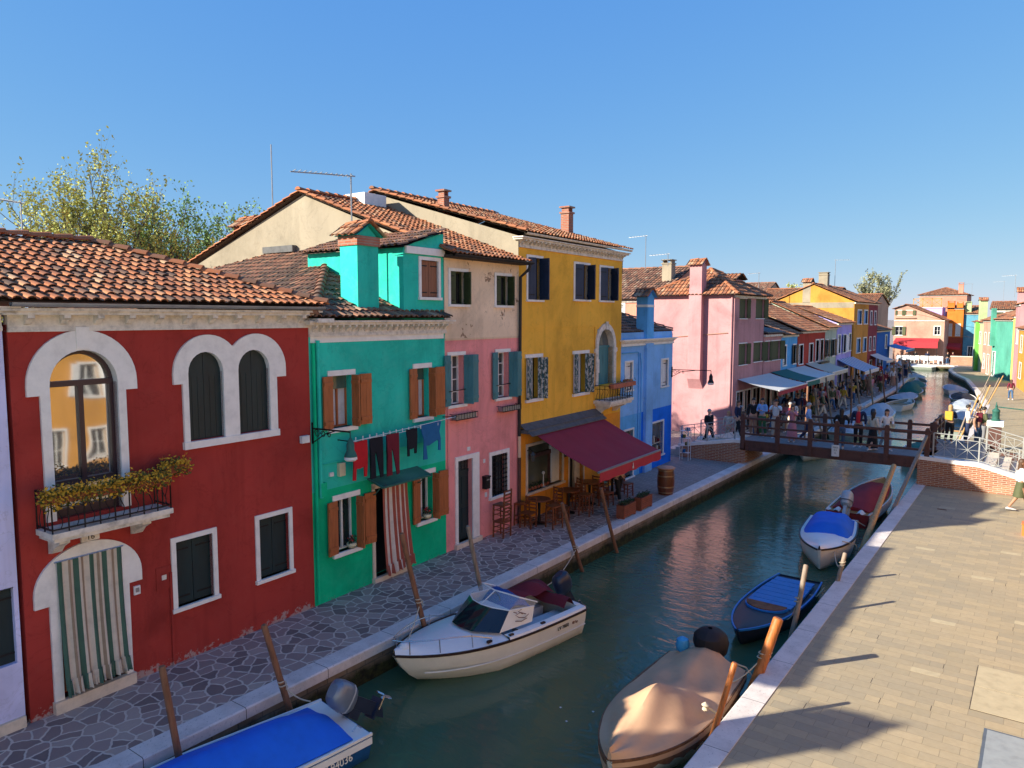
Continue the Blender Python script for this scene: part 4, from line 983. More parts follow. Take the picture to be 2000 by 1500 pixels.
# red awning of the cafe (sun-blind on arms: its own thing)
h = thing('awning', 'large dark red cafe awning stretched out from the yellow house', 'awning')
P = []; NX, NY = 24, 12
ow = (-2.32, 1.66)
for i in range(NX + 1):
    x = 12.95 + 4.1 * i / NX; r_ = []
    for j in range(NY + 1):
        t = j / NY; r_.append((x, -.3 + (ow[0] + .3) * t, 2.52 + (ow[1] - 2.52) * t - .05 * math.sin(math.pi * t) * (1 + .2 * math.sin(x * 5)) + .008 * math.sin(x * 12)))
    P.append(r_)
mb = MB(); mb.grid([r_[::-1] for r_ in P]); mb.grid([[(p[0], p[1], p[2] - .006) for p in r_] for r_ in P]); mb.build('canvas', 'awning_red', h)
mb = MB(); mb.grid([[(12.95 + 4.1 * i / 40, ow[0] - .03 + .012 * math.sin(i * 1.1) * t, ow[1] - .01 - .27 * t + (.0 if t < 1 else .015 * math.sin(i * .8))) for t in (0, .5, 1)] for i in range(41)]); v_ = mb.build('valance', 'awning_red_light', h)
mb = MB(); mb.box(12.93, 17.07, ow[0] - .035, ow[0] + .03, ow[1] - .02, ow[1] + .025); mb.build('front_bar', 'iron_grey', h, False)
mb = MB()
for x in (13.4, 16.6): mb.bar((x, -.15, 2.45), (x + .5, -1.2, 1.98), .02); mb.bar((x + .5, -1.2, 1.98), (x, ow[0], ow[1] - .03), .018)
mb.build('folding_arm', 'iron_grey', h, False)
mb = MB(); 
mb.lathe((15.0, ow[0] - .046, ow[1] - .24), [(.005, 0), (.045, .02), (.05, .07), (.022, .11), (.028, .15), (.006, .19)], 10, 0, 1, .12); mb.build('emblem', 'stripe_white', v_, False)
rebase(h, 12.95)

# ---- blue house
h = thing('house', 'two-tone blue house with a blue chimney, beside the yellow house', 'house')
U_ = [(19.32, 19.86, 3.22, 4.2), (22.52, 23.12, 3.12, 4.14)]; Lo = [(21.62, 22.76, .45, 1.74), (19.3, 20.0, .05, 1.75)]
wall_mb(18.95, 23.62, 2.3, 4.85, U_, .2, 6.5).build('upper_wall', 'blue_plaster', h, False)
wall_mb(20.6, 23.62, 0, 2.3, Lo[:1], .2, 6.5, sides=True).build('wall', 'deep_blue_plaster', h, False); wall_mb(18.95, 20.6, 0, 2.3, Lo[1:], .2).build('wall', 'sky_plaster', h, False)
for (a, b_, c, d) in U_:
    W_ = window(h, a, b_, c, d, 'closed', w=.07, shmat='white_paint', boards=2)
W_ = trim_mb(*Lo[0], .07, .03).build('shop_window', 'white_paint', h, False); a, b_, c, d = Lo[0]
mb = MB(); mb.box(a, b_, .12, .14, c, d); mb.build('pane', 'glass_grey', W_, False)
mb = MB(); rnd = random.Random(9)
mb.box(a + .02, b_ - .02, .06, .11, c + .45, c + .47)
for k in range(9): x = a + .1 + k * .11; z = c + (.5 if k % 2 else .08); mb.box(x, x + .07, .05, .11, z, z + rnd.uniform(.1, .3), k % 3)
mb.build('shop_goods', ['stripe_cream', 'cloth_wine', 'bridge_wood'], W_, False)
W_ = trim_mb(*Lo[1], .07, .03).build('door', 'white_paint', h, False); a, b_, c, d = Lo[1]; mb = MB(); mb.box(a, b_, .12, .14, c, d); mb.build('pane', 'glass_grey', W_, False)
mb = MB(); mb.box(20.9, 21.5, -.11, .0, 0.0, 4.84); mb.build('chimney_breast', 'blue_plaster', h, False)
cornice(h, 18.95, 23.65, 4.78, 5.02, .13, .12, bracket=.05, mat='white_stone')
mb = MB(); mb.box(18.96, 23.6, .02, .3, 5.02, 5.26); mb.build('parapet', 'blue_plaster', h, False)
o = chimney(h, 21.2, .12, 5.0, 6.55, .6, .44, 'sky_plaster', 'tile'); mb = MB(); mb.box(20.89, 21.51, -.11, .35, 6.18, 6.27); mb.build('white_band', 'white_stone', o, False)
mb = MB()
for z in (4.4, 4.1): pass
mb.tube([(18.98, -.03, 4.55), (20.3, -.03, 4.55), (20.38, -.03, 4.3), (20.38, -.03, .3)], .02, 6); mb.tube([(20.48, -.03, 4.5), (20.6, -.03, 4.1), (20.6, -.03, .2)], .02, 6); mb.build('pipework', 'sky_plaster', h)
mb = MB(); tile_plane(mb, [(18.95, .1, 5.26), (23.75, .1, 5.26), (22.2, 3.2, 6.35), (18.95, 3.2, 6.35)], seed=51, near=False, bias=-.2); tile_plane(mb, [(23.75, .1, 5.26), (23.75, 6.4, 5.26), (22.2, 3.2, 6.35)], seed=52, near=False, bias=-.2)
tile_plane(mb, [(23.75, 6.4, 5.26), (18.95, 6.4, 5.26), (18.95, 3.2, 6.35), (22.2, 3.2, 6.35)], seed=53, near=False)
ridge_caps(mb, (23.75, .1, 5.3), (22.2, 3.2, 6.38), .08, .34, 54)
mb.build('roof', ['roof_tile_old', 'mortar_dark'], h)
rebase(h, 18.95)

# ================= HOUSES BEYOND =================
def fhouse(label, org, rz, w, h, D, mat, roof='gable', rise=1.5, wins=(), low=None, e=.25, base='house', seed=1, tm='roof_tile_far', gable_wall=None, rd=None, chim=(), eave=None):
    t = thing('house', label, 'house', (org[0], org[1], 0), rz)
    holes = [(a, b_, c, d) for a, b_, c, d, *r in wins]
    if low:
        wall_mb(0, w, low[0], h, [q for q in holes if q[2] >= low[0]], .15, D).build('upper_wall', mat, t, False)
        wall_mb(0, w, 0, low[0], [q for q in holes if q[2] < low[0]], .15, D).build('wall', low[1], t, False)
    else: wl = wall_mb(0, w, 0, h, holes, .15, D).build('wall', mat, t, False)
    rd = rd or D / 2
    if roof == 'gable':
        mb = MB(); mb.face([(.002, D, h), (.002, 0, h), (.002, rd, h + rise - .05)]); mb.build('gable', gable_wall or mat, t, False); mb = MB(); mb.face([(w - .002, 0, h), (w - .002, D, h), (w - .002, rd, h + rise - .05)]); mb.build('gable', gable_wall or mat, t, False)
    mb = MB()
    if roof == 'gable':
        tile_plane(mb, [(-.1, -e, h), (w + .1, -e, h), (w + .1, rd, h + rise), (-.1, rd, h + rise)], .2, .36, seed, False)
        tile_plane(mb, [(w + .1, D + e, h), (-.1, D + e, h), (-.1, rd, h + rise), (w + .1, rd, h + rise)], .24, .5, seed, False)
        ridge_caps(mb, (-.1, rd, h + rise + .02), (w + .1, rd, h + rise + .02), .1, .4)
    elif roof == 'hip':
        k = min(rd, w / 2)
        p, q = (k, rd, h + rise), (w - k, rd, h + rise)
        a, b_, c, d = (-e, -e, h), (w + e, -e, h), (w + e, D + e, h), (-e, D + e, h)
        if w - 2 * k < .05:
            q = p
            for tri in ((a, b_, p), (b_, c, p), (c, d, p), (d, a, p)): tile_plane(mb, list(tri), .2, .36, seed, False)
        else:
            tile_plane(mb, [a, b_, q, p], .2, .36, seed, False); tile_plane(mb, [c, d, p, q], .2, .36, seed, False)
            tile_plane(mb, [b_, c, q], .2, .36, seed, False); tile_plane(mb, [d, a, p], .2, .36, seed, False); ridge_caps(mb, p, q)
        for u_, v_ in ((a, p), (b_, q), (c, q), (d, p)): ridge_caps(mb, u_, v_, .1, .4)
    elif roof == 'front':      # ridge runs away from the viewer, rd = apex x, eave = (left z, right z)
        zl, zr = eave; za = h + rise
        tile_plane(mb, [(-e, D, zl), (-e, -e, zl), (rd, -e, za), (rd, D, za)], .2, .36, seed, False)
        tile_plane(mb, [(w + e, -e, zr), (w + e, D, zr), (rd, D, za), (rd, -e, za)], .2, .36, seed, False)
        ridge_caps(mb, (rd, -e, za), (rd, D, za))
    if mb.v: mb.build('roof', [tm, 'mortar_dark'], t)
    if roof == 'front':
        mb = MB()
        for y in (0, D): mb = MB(); mb.face([(0, y, h), (w, y, h), (w, y, zr), (rd, y, za - .03), (0, y, zl)]); mb.build('gable', mat, t, False)
    mb = MB(); mb.box(-.02, w + .02, -.1, .02, h - .14, h - .03); mb.build('cornice', 'cornice_stone', t, False)
    for a, b_, c, d, *r in wins:
        k = r[0] if r else 'dark'; sm = r[1] if len(r) > 1 else 'dark_green_paint'
        if k == 'closed': window(t, a, b_, c, d, 'closed', w=.09, shmat=sm, stone='white_paint', boards=2)
        elif k == 'open': window(t, a, b_, c, d, 'glass', w=.08, sh='LR', shmat=sm, stone='white_paint', boards=2, ang=(170, 170), pane='glass_dark')
        elif k == 'bare': window(t, a, b_, c, d, 'closed', w=.05, shmat='wear_olive', stone='white_paint', boards=2, style='lintel'); shutter(t, b_ + .0, c, d, (b_ - a) * .22, 1, 150, 'wear_olive', 1, -.03)
        else: window(t, a, b_, c, d, 'glass', w=.08, stone='white_paint', pane='glass_dark')
    for (cx, cy, z1, cw, m_, cap) in chim: chimney(t, cx, cy, h - .3, z1, cw, cw, m_, cap)
    return t
Q = R(90)
# rose house by the bridge
h = fhouse('tall pale rose house with a sunlit side wall and tapering chimney, left of the bridge', (-12.3, 35.3), Q, 4.6, 6.9, 4.4, 'rose_plaster', 'hip', 1.35,
    [(.7, 1.75, 5.75, 6.72, 'bare'), (3.2, 4.5, 5.75, 6.78, 'bare'), (.75, 1.9, 3.45, 4.5, 'bare'), (3.0, 4.35, 3.5, 4.5, 'bare'), (.6, 1.5, .05, 2.1), (1.8, 2.7, .05, 2.1), (3.0, 4.2, .6, 2.1)], e=.28, rd=2.0)
mb = MB(); mb.idx([(-.32, 1.55, 2.75), (-.32, 2.2, 2.75), (-.002, 2.25, 2.25), (-.002, 1.5, 2.25), (-.32, 1.55, 7.2), (-.32, 2.2, 7.2), (.0, 2.2, 7.2), (.0, 1.55, 7.2)], [(0, 3, 2, 1), (4, 5, 6, 7), (0, 1, 5, 4), (1, 2, 6, 5), (2, 3, 7, 6), (3, 0, 4, 7)])
mb.build('chimney_breast', 'rose_plaster', h, False)
o = chimney(h, .0, 1.87, 7.0, 8.35, .62, .62, 'rose_plaster', 'tile')
mb = MB(); mb.box(2.6, 3.7, .9, 2.0, 7.0, 7.75); mb.box(2.85, 3.4, .88, .9, 7.2, 7.6, 1); dr = mb.build('dormer', ['rose_plaster', 'glass_grey'], h, False)
mb = MB(); tile_plane(mb, [(2.5, 2.6, 7.75), (2.5, .75, 7.75), (3.15, .75, 8.05), (3.15, 2.6, 8.05)], .2, .34, 3, False); tile_plane(mb, [(3.8, .75, 7.75), (3.8, 2.6, 7.75), (3.15, 2.6, 8.05), (3.15, .75, 8.05)], .2, .34, 3, False); mb.build('dormer_roof', ['roof_tile_far', 'mortar_dark'], dr)
pipe(h, [(-.04, .12, 6.8), (-.04, .12, .1)], .05, 'rose_plaster'); pipe(h, [(-.03, 3.2, 5.0), (-.03, 3.2, 4.8), (-.03, .3, 5.05)], .018, 'wear_tan', 'cable')
h = fhouse('terracotta-walled house with grey-brown tiles behind the blue house, left of the rose house', (-25, 36.2), 0, 8.2, 6.75, 9, 'salmon_plaster', 'gable', 1.9,
    [(7.6, 8.05, 5.6, 6.55, 'closed', 'iron_grey'), (5.3, 6.3, 5.6, 6.5, 'closed', 'iron_grey')], tm='roof_tile_old', chim=[(7.7, 2.6, 8.75, .55, 'cream_plaster', 'brick')])
h = fhouse('low rose extension with a long row of dark windows beside the rose house', (-12.28, 39.95), Q, 3.2, 4.9, 3.4, 'rose_plaster', 'none', 0, [(.25, 1.0, 3.45, 4.5, 'bare'), (1.3, 2.9, 3.45, 4.5, 'bare'), (.5, 1.3, .05, 2.1), (1.7, 2.6, .05, 2.1)])
mb = MB(); mb.idx([(-.0, -.2, 4.95), (3.3, -.2, 4.95), (3.3, 3.5, 5.75), (0, 3.5, 5.75), (0, -.2, 5.02), (3.3, -.2, 5.02), (3.3, 3.5, 5.82), (0, 3.5, 5.82)], [(0, 3, 2, 1), (4, 5, 6, 7), (0, 1, 5, 4), (1, 2, 6, 5), (2, 3, 7, 6), (3, 0, 4, 7)]); mb.build('roof', 'grey_roofing', h, False)
fhouse('small bright blue house between the rose extension and the brick-red house', (-12.32, 43.2), Q, 3.4, 4.8, 6, 'sky_plaster', 'gable', 1.4, [(.5, 1.1, 3.05, 4.15, 'closed', 'white_paint'), (2.5, 3.1, 3.05, 4.15, 'open'), (.6, 1.6, .05, 2.1), (2.0, 2.8, .05, 2.1)], seed=4)
h = fhouse('brick-red house with white framed windows beyond the small blue house', (-12.3, 46.65), Q, 6.75, 4.95, 7.5, 'brick_red_plaster', 'gable', 1.75, [(.3, 1.2, 2.95, 4.1), (2.7, 3.6, 2.95, 4.1), (4.3, 5.1, 2.95, 4.3), (5.5, 6.3, 2.95, 4.3), (.6, 1.6, .05, 2.1), (2.5, 3.6, .05, 2.1), (4.5, 5.6, .05, 2.1)], seed=5)
mb = MB(); rail_run(mb, (4.1, -.4), (6.5, -.4), 2.85, 3.35, 10, False); mb.box(4.1, 6.5, -.42, 0, 2.78, 2.85); mb.build('balcony', 'iron_black', h, False)
fhouse('narrow sage green house with dark shutters beyond the brick-red house', (-12.31, 53.45), Q, 3.35, 5.1, 7.5, 'sage_plaster', 'gable', 1.8, [(.3, .9, 3.1, 4.25, 'open'), (2.1, 2.8, 3.1, 4.25, 'open'), (.6, 1.5, .05, 2.1), (2.0, 2.9, .05, 2.1)], seed=6)
fhouse('violet house with white shutters before the ochre house', (-12.3, 56.85), Q, 4.9, 5.4, 6, 'violet_plaster', 'gable', 1.2, [(.3, 1.2, 3.2, 4.5, 'closed', 'white_paint'), (2.1, 3.0, 3.2, 4.5, 'open', 'white_paint'), (3.9, 4.7, 3.3, 4.55, 'closed', 'white_paint'), (.6, 1.9, .05, 2.1), (2.6, 4.0, .05, 2.1)], seed=7)
h = fhouse('tall ochre yellow house with bright blue shutters and a sunlit side wall', (-12.28, 62.3), Q, 5.75, 7.0, 6.2, 'ochre_plaster', 'gable', 1.45, [(1.3, 2.8, 5.3, 6.35, 'closed', 'boat_blue_bright'), (3.8, 5.2, 5.3, 6.35, 'closed', 'boat_blue_bright'), (1.3, 2.7, 3.0, 4.1, 'closed', 'boat_blue_bright'), (3.9, 5.2, 3.0, 4.1, 'closed', 'boat_blue_bright'), (.8, 2.0, .05, 2.1), (3.0, 4.2, .05, 2.1)], seed=8, chim=[(.3, 3.6, 8.6, .6, 'cream_plaster', 'tile'), (3.4, 3.1, 9.3, .7, 'cream_plaster', 'brick')])
mb = MB(); mb.box(-.014, 0, .05, 6.1, 6.55, 6.98); mb.build('frieze', 'cream_plaster', h, False)
fhouse('maroon house next beyond the ochre one with blue shutters', (-12.3, 68.1), Q, 4.1, 7.0, 6.2, 'maroon_plaster', 'gable', 1.4, [(.8, 1.5, 5.2, 6.3, 'closed', 'lilac_plaster'), (2.6, 3.3, 5.2, 6.3, 'closed', 'lilac_plaster'), (.8, 1.5, 3.0, 4.1, 'closed', 'lilac_plaster'), (2.6, 3.3, 3.0, 4.1, 'closed', 'lilac_plaster'), (1.2, 2.2, .05, 2.1)], seed=9)
h = fhouse('royal blue low house with white window beyond the maroon house', (-12.5, 72.3), Q, 8, 4.6, 5, 'royal_plaster', 'gable', .9, [(5.4, 6.3, 2.9, 4.1, 'closed', 'white_paint'), (1.5, 2.6, .05, 2.1), (3.5, 4.5, .05, 2.1)], seed=10)
h = fhouse('apricot house with a slatted timber screen behind the royal blue house', (-20.5, 82), 0, 6.2, 7.1, 8, 'apricot_plaster', 'gable', 1.1, [], seed=11)
mb = MB()
for k in range(17): mb.box(2.0 + k * .2, 2.12 + k * .2, -.12, -.03, 5.0, 6.9)
mb.build('timber_screen', 'wood_varnish', h, False)
# orange roofs between, seen over the low row
h = fhouse('house with a long brown tiled roof behind the low coloured row', (-26, 50), 0, 9, 6.3, 6, 'cream_plaster', 'gable', 1.3, [], tm='roof_tile_old', seed=12)
h = fhouse('pale rose gabled house with a wall air conditioner behind the brick-red house', (-20.5, 55), 0, 4.6, 5.6, 6, 'rose_plaster', 'front', .95, [], rd=2.3, eave=(5.7, 5.7), seed=13)
mb = MB(); mb.box(3.9, 4.45, -.38, -.03, 5.0, 5.55); mb.lathe((0, 0, 0), [(.0, 0), (.18, 0), (.18, .01), (0, .01)], 12); mb2 = MB(); mb2.box(3.9, 4.45, -.38, -.03, 4.95, 5.6)
for k in range(6): mb2.box(3.94 + k * .08, 3.97 + k * .08, -.395, -.381, 5.0, 5.55, 1)
mb2.build('air_conditioner', ['white_paint', 'iron_grey'], h, False)
h = fhouse('orange roof-terrace house with a white awning behind the violet house', (-21.5, 68), 0, 6.5, 7.4, 6, 'orange_bright_plaster', 'gable', 1.0, [(3.0, 4.6, 6.0, 7.1, 'closed', 'white_paint')], seed=14)
fhouse('brown gabled house far behind the rose house roof', (-34, 84), 0, 8, 8.0, 8, 'cream_plaster', 'gable', 1.8, [], tm='roof_tile_old', seed=15)

# head of the canal
h = fhouse('big pale pink gabled house facing down the canal with a red awning', (-16.4, 108), 0, 5.75, 5.45, 9, 'apricot_plaster', 'front', 2.0, [(.2, 1.0, 3.5, 4.6, 'open', 'wear_olive'), (4.65, 5.3, 3.6, 4.65, 'dark')], rd=1.3, eave=(6.9, 5.4), seed=16)
window(h, .35, .85, 6.1, 6.7, 'glass', w=.06, sh='LR', shmat='wear_olive', depth=.02); window(h, 1.35, 2.1, 6.1, 6.7, 'glass', w=.06, sh='LR', shmat='wear_olive', depth=.02)
mb = MB(); mb.box(.1, 2.5, -.2, .0, 5.72, 5.8); mb.build('ledge', 'apricot_plaster', h, False)
fhouse('tall salmon pink house with hipped roof rising behind the pink gabled house', (-15.2, 121), 0, 5.8, 8.95, 7, 'salmon_plaster', 'hip', 1.15, [], seed=17, chim=[(5.0, .6, 10.4, .6, 'salmon_plaster', 'brick')])
h = fhouse('dark violet house with a timber roof terrace behind the pink gabled house', (-15.4, 116), 0, 3.6, 7.2, 4, 'violet_plaster', 'none', 0, [], seed=18)
mb = MB()
for k in range(4): x = .1 + k * 1.12; mb.bar((x, 0, 7.2), (x, 0, 8.4), .05)
for z in (7.35, 8.35): mb.bar((0, 0, z), (3.5, 0, z), .05)
for k in range(3):
    x = .1 + k * 1.12; mb.bar((x, 0, 7.4), (x + 1.12, 0, 8.3), .035); mb.bar((x, 0, 8.3), (x + 1.12, 0, 7.4), .035)
mb.build('terrace_railing', 'wood_varnish', h, False)
h = fhouse('narrow bright orange house at the head of the canal', (-10.9, 113), 0, 1.85, 7.0, 5, 'orange_bright_plaster', 'gable', .4, [(.2, .55, 3.4, 4.9, 'closed', 'white_paint'), (1.1, 1.5, 3.4, 4.9, 'closed', 'white_paint')], low=(3.2, 'orange_shaded_plaster'), seed=19, chim=[(.4, .3, 7.7, .8, 'orange_bright_plaster', 'brick'), (1.4, .3, 7.6, .7, 'orange_bright_plaster', 'brick')])  # darker plaster below paints in the shade on the lower wall
fhouse('blue-grey house with flaking plaster beside the narrow orange house', (-9.0, 113.4), 0, 2.0, 6.3, 5, 'teal_plaster', 'gable', 1.0, [(.6, 1.1, .3, 2.0)], seed=20, chim=[(.4, .4, 7.6, .7, 'lime_plaster', 'brick')])
t = thing('wall', 'low brown brick wall on the far quay at the head of the canal', 'wall', (-9.5, 104.6, 0)); mb = MB(); mb.box(0, 2.6, 0, .3, 0, 1.02); mb.build('masonry', 'brick_wall', t, False); mb = MB(); mb.box(-.04, 2.64, -.04, .34, 1.02, 1.12); mb.build('coping', 'step_stone', t, False)

def rhouse(label, P, Qp, h, mat, D=6, **k):
    P, Qp = Vector(P), Vector(Qp); d = Qp - P
    return fhouse(label, P, math.atan2(d.y, d.x), d.length, h, D, mat, **k)
h = rhouse('pale lime house with olive shutters at the bend of the right bank', (-6.75, 98), (-5.6, 93.2), 5.3, 'lime_plaster', roof='gable', rise=1.0, wins=[(1.2, 1.9, 3, 4.2, 'closed', 'wear_olive'), (3.2, 3.9, 3, 4.2, 'closed', 'wear_olive'), (2, 2.9, .05, 2)], seed=21, chim=[(2.6, .3, 7.6, .7, 'lime_plaster', 'tile')])
mb = MB(); mb.box(2.4, 3.1, -.3, 0, 0, 5.3); mb.build('chimney_breast', 'leaf_plaster', h, False)
rhouse('cream and peach house with dark shutters beside the turquoise house', (-5.58, 93.1), (-4.52, 88.4), 5.5, 'apricot_plaster', roof='gable', rise=1.1, wins=[(1.0, 1.7, 3, 4.2, 'closed', 'wear_olive'), (3.2, 3.9, 3, 4.2, 'closed', 'wear_olive'), (.8, 1.6, .5, 2), (2.9, 3.8, .05, 2)], seed=22)
h = rhouse('turquoise house on the right bank with a dark doorway', (-4.5, 88.3), (-2.62, 81.3), 5.6, 'turquoise_plaster', roof='gable', rise=1.1, wins=[(.6, 1.6, .05, 2.4, 'dark')], seed=23)
mb = MB(); mb.box(.6, 1.2, -.35, 0, 3.0, 6.7); mb.build('chimney_breast', 'turquoise_plaster', h, False)
fhouse('white walled house with brown tiled roof behind the turquoise house', (-5.4, 101), 0, 6, 6.7, 6, 'white_plaster', 'gable', .9, [(.5, 1.2, 5.3, 6.4, 'closed', 'wear_olive')], seed=24)
rhouse('narrow lemon yellow house between turquoise and rose houses', (-2.6, 81.2), (-2.42, 79.4), 5.9, 'lemon_plaster', roof='gable', rise=.9, seed=25)
rhouse('rose house with a tiled chimney on the right bank', (-2.4, 79.3), (-1.98, 75.2), 6.9, 'rose_plaster', roof='gable', rise=.8, wins=[(2.4, 3.4, 3.6, 4.9, 'closed', 'wear_olive')], seed=26, chim=[(1.0, .4, 8.0, .8, 'rose_plaster', 'tile')])
rhouse('ochre yellow house nearest on the right bank at the photo edge', (-1.95, 75.1), (-.6, 64), 4.9, 'ochre_plaster', roof='gable', rise=1.0, wins=[(1.5, 2.7, 3.0, 4.3, 'closed', 'wear_olive'), (1.5, 2.8, .9, 2.1, 'closed', 'dark_green_paint'), (6, 7.2, .9, 2.1, 'closed', 'dark_green_paint')], seed=27)
# the house across the canal, outside the frame, whose sunlit wall shows in the panes of the red house
h = rhouse('sunlit ochre house across the canal reflected in the arched window panes', (3.6, 27), (3.9, 5), 6.8, 'ochre_plaster', roof='gable', rise=1.5, wins=[(3, 4, 3.6, 4.8, 'open', 'white_paint'), (8, 9, 3.6, 4.8, 'open', 'white_paint'), (13.4, 14.1, 3.0, 4.1, 'open', 'white_paint'), (15.6, 16.2, 3.0, 4.1, 'dark'), (14.7, 15.3, .7, 1.9, 'dark'), (13.2, 13.9, .7, 1.9, 'dark'), (4, 5, .05, 2.1), (9, 10, .9, 2.0)], seed=28, D=8)

rhouse('unseen white house across the canal, added beside the ochre one for bounce light', (3.95, 4.8), (4.3, -24), 6.8, 'white_plaster', roof='gable', rise=1.5, wins=[(3, 4, 3.6, 4.8, 'open'), (8, 9, 3.6, 4.8, 'open')], seed=29, D=8)  # added out of view to bounce warm fill onto the shaded facades

rhouse('long cream house across the canal, out of frame, added beyond the ochre one for bounce light', (1.4, 58), (3.5, 28), 6.8, 'cream_plaster', roof='gable', rise=1.5, wins=[(3, 4, 3.6, 4.8, 'open'), (8, 9, 3.6, 4.8, 'open')], seed=30, D=8)  # unseen, added to carry the pale bouncing row further along

# far awnings
def awning(label, Y0, Y1, xw, xo, zw, zo, mat, val=None, valmat=None, stripes=None, legs=False):
    t = thing('awning', label, 'awning', (xw, Y0, 0), Q)
    n = 14; P = []; d = abs(xo - xw)
    for i in range(n + 1):
        x = (Y1 - Y0) * i / n; P.append([(x, -d * j / 5, zw + (zo - zw) * j / 5 - .05 * math.sin(math.pi * j / 5)) for j in range(6)][::-1])
    mb = MB(); mb.grid(P, mif=(lambda i, j: i % 2) if stripes else None); mb.grid([[(p[0], p[1], p[2] - .01) for p in r_[::-1]] for r_ in P], mif=(lambda i, j: i % 2) if stripes else None)
    c = mb.build('canvas', [mat, stripes] if stripes else mat, t)
    if val:
        mb = MB(); mb.grid([[((Y1 - Y0) * i / 40, -d - .01, zo), ((Y1 - Y0) * i / 40, -d - .015, zo - val - (.04 if i % 4 in (1, 2, 3) else 0))] for i in range(41)]); mb.build('valance', valmat or mat, t, False)
    mb = MB(); mb.box(0, Y1 - Y0, -d - .03, -d, zo - .03, zo + .03); mb.build('front_bar', 'white_paint', t, False)
    if legs:
        mb = MB(); 
        for x in (.05, Y1 - Y0 - .05): mb.bar((x, -d, 0), (x, -d, zo), .03)
        mb.build('post', 'wood_varnish', t, False)
    return t
awning('large pale grey awning with a scalloped red valance on the rose house', 36.0, 41.2, -12.28, -10.3, 2.75, 2.3, 'awning_white', .2, 'valance_red')
awning('teal green awning next to the red-edged pale awning', 41.3, 44.3, -12.25, -10.4, 2.8, 2.35, 'awning_teal', .25)
awning('cream-white awning just beyond the teal one', 44.4, 48.3, -12.28, -10.5, 2.8, 2.35, 'awning_white', .3, 'awning_cream')
awning('beige awning on the brick-red house, third beyond the bridge', 48.5, 53.0, -12.28, -10.7, 2.9, 2.4, 'awning_cream', .2)
awning('blue and white striped awning below the violet house', 57.2, 62.5, -12.28, -10.4, 2.75, 1.95, 'awning_stripe_blue', .2, 'awning_white', stripes='awning_white')
awning('small white awning beyond the striped one', 69.5, 73, -12.3, -11, 2.6, 2.1, 'awning_white', .15)
awning('bright blue awning over a stall at the far end of the left quay', 79, 84.5, -12.6, -10.9, 3.1, 2.7, 'awning_blue', .2)
t = thing('awning', 'wide red awning across the pink gabled house', 'awning', (-16.1, 107.97, 0))
mb = MB(); mb.idx([(0, 0, 3.15), (5, 0, 3.15), (5, -1.8, 2.7), (0, -1.8, 2.7), (5, -1.82, 1.95), (0, -1.82, 1.95)], [(0, 1, 2, 3), (3, 2, 4, 5)]); mb.build('canvas', ['awning_red_light'], t, False)
for x in (.1, 2.5, 4.9): mb = MB(); mb.bar((x, -1.75, 0), (x, -1.75, 2.68), .03); mb.build('post', 'iron_black', t, False)
t = thing('awning', 'dark red awning below the narrow orange house', 'awning', (-11.4, 112.9, 0)); mb = MB(); mb.idx([(0, 0, 2.5), (2.3, 0, 2.4), (2.3, -1.5, 1.9), (0, -1.5, 2.1), (2.3, -1.5, 1.6), (0, -1.5, 1.8)], [(0, 1, 2, 3), (3, 2, 4, 5)]); mb.build('canvas', 'awning_red_light', t, False)

# ================= THE BRIDGE =================
t = thing('bridge', 'dark brown timber footbridge with posts and rails over the canal', 'bridge', (-6.4, 28.9, 0))
X0, X1 = -3.3, 3.35     # local
mb = MB(); mb.box(X0, X1, .1, 1.95, .86, .93); mb.build('deck', 'deck_wood', t, False)
mb = MB(); mb.box(X0, X1, 0, .1, .56, .95); beam = mb.build('beam', 'bridge_wood', t, False)
mb = MB(); mb.box(X0, X1, 1.95, 2.05, .56, .95); mb.build('beam', 'bridge_wood', t, False)
for y, xs_ in ((-.02, (-3.2, -1.85, -.65, .28, 1.95, 3.22)), (2.02, (-3.2, -.6, 2.4, 3.22))):
    for x in xs_:
        mb = MB(); mb.prism([(x - .075, .62), (x + .075, .62), (x + .075, 1.93), (x + .045, 2.0), (x - .045, 2.0), (x - .075, 1.93)], y - .06, y + .06); mb.build('post', 'bridge_wood', t, False)
    mb = MB(); mb.box(X0 + .0, X1 - .0, y - .045, y + .045, 1.80, 1.885); mb.build('handrail', 'bridge_wood', t, False)
    for z in (1.22, 1.52): mb = MB(); mb.box(X0, X1, y - .025, y + .025, z - .035, z + .035); mb.build('rail', 'bridge_wood', t, False)
mb = MB(); mb.box(.28 - .13, .28 + .13, -.14, -.09, .70, 1.12); s_ = mb.build('sign', 'paper', t, False)
for k, tx in enumerate(('MAX', '2.2', 'm')): text_mb(s_, tx, .085, 'ink', (.28, -.142, 1.03 - k * .1), (R(90), 0, 0))
# landing rail beside the canal on the right bank
t = thing('railing', 'brown timber railing along the canal edge of the right landing', 'railing', (-3.3, 30.9, 0))
for k in range(4): mb = MB(); mb.box(-.05, .05, .1 + k * 1.3 - .05, .1 + k * 1.3 + .05, .98, 1.93); mb.build('post', 'bridge_wood', t, False)
mb = MB()
for z in (1.25, 1.55, 1.86): mb.box(-.03, .03, .06, 4.1, z - .035, z + .035)
mb.build('rail', 'bridge_wood', t, False)
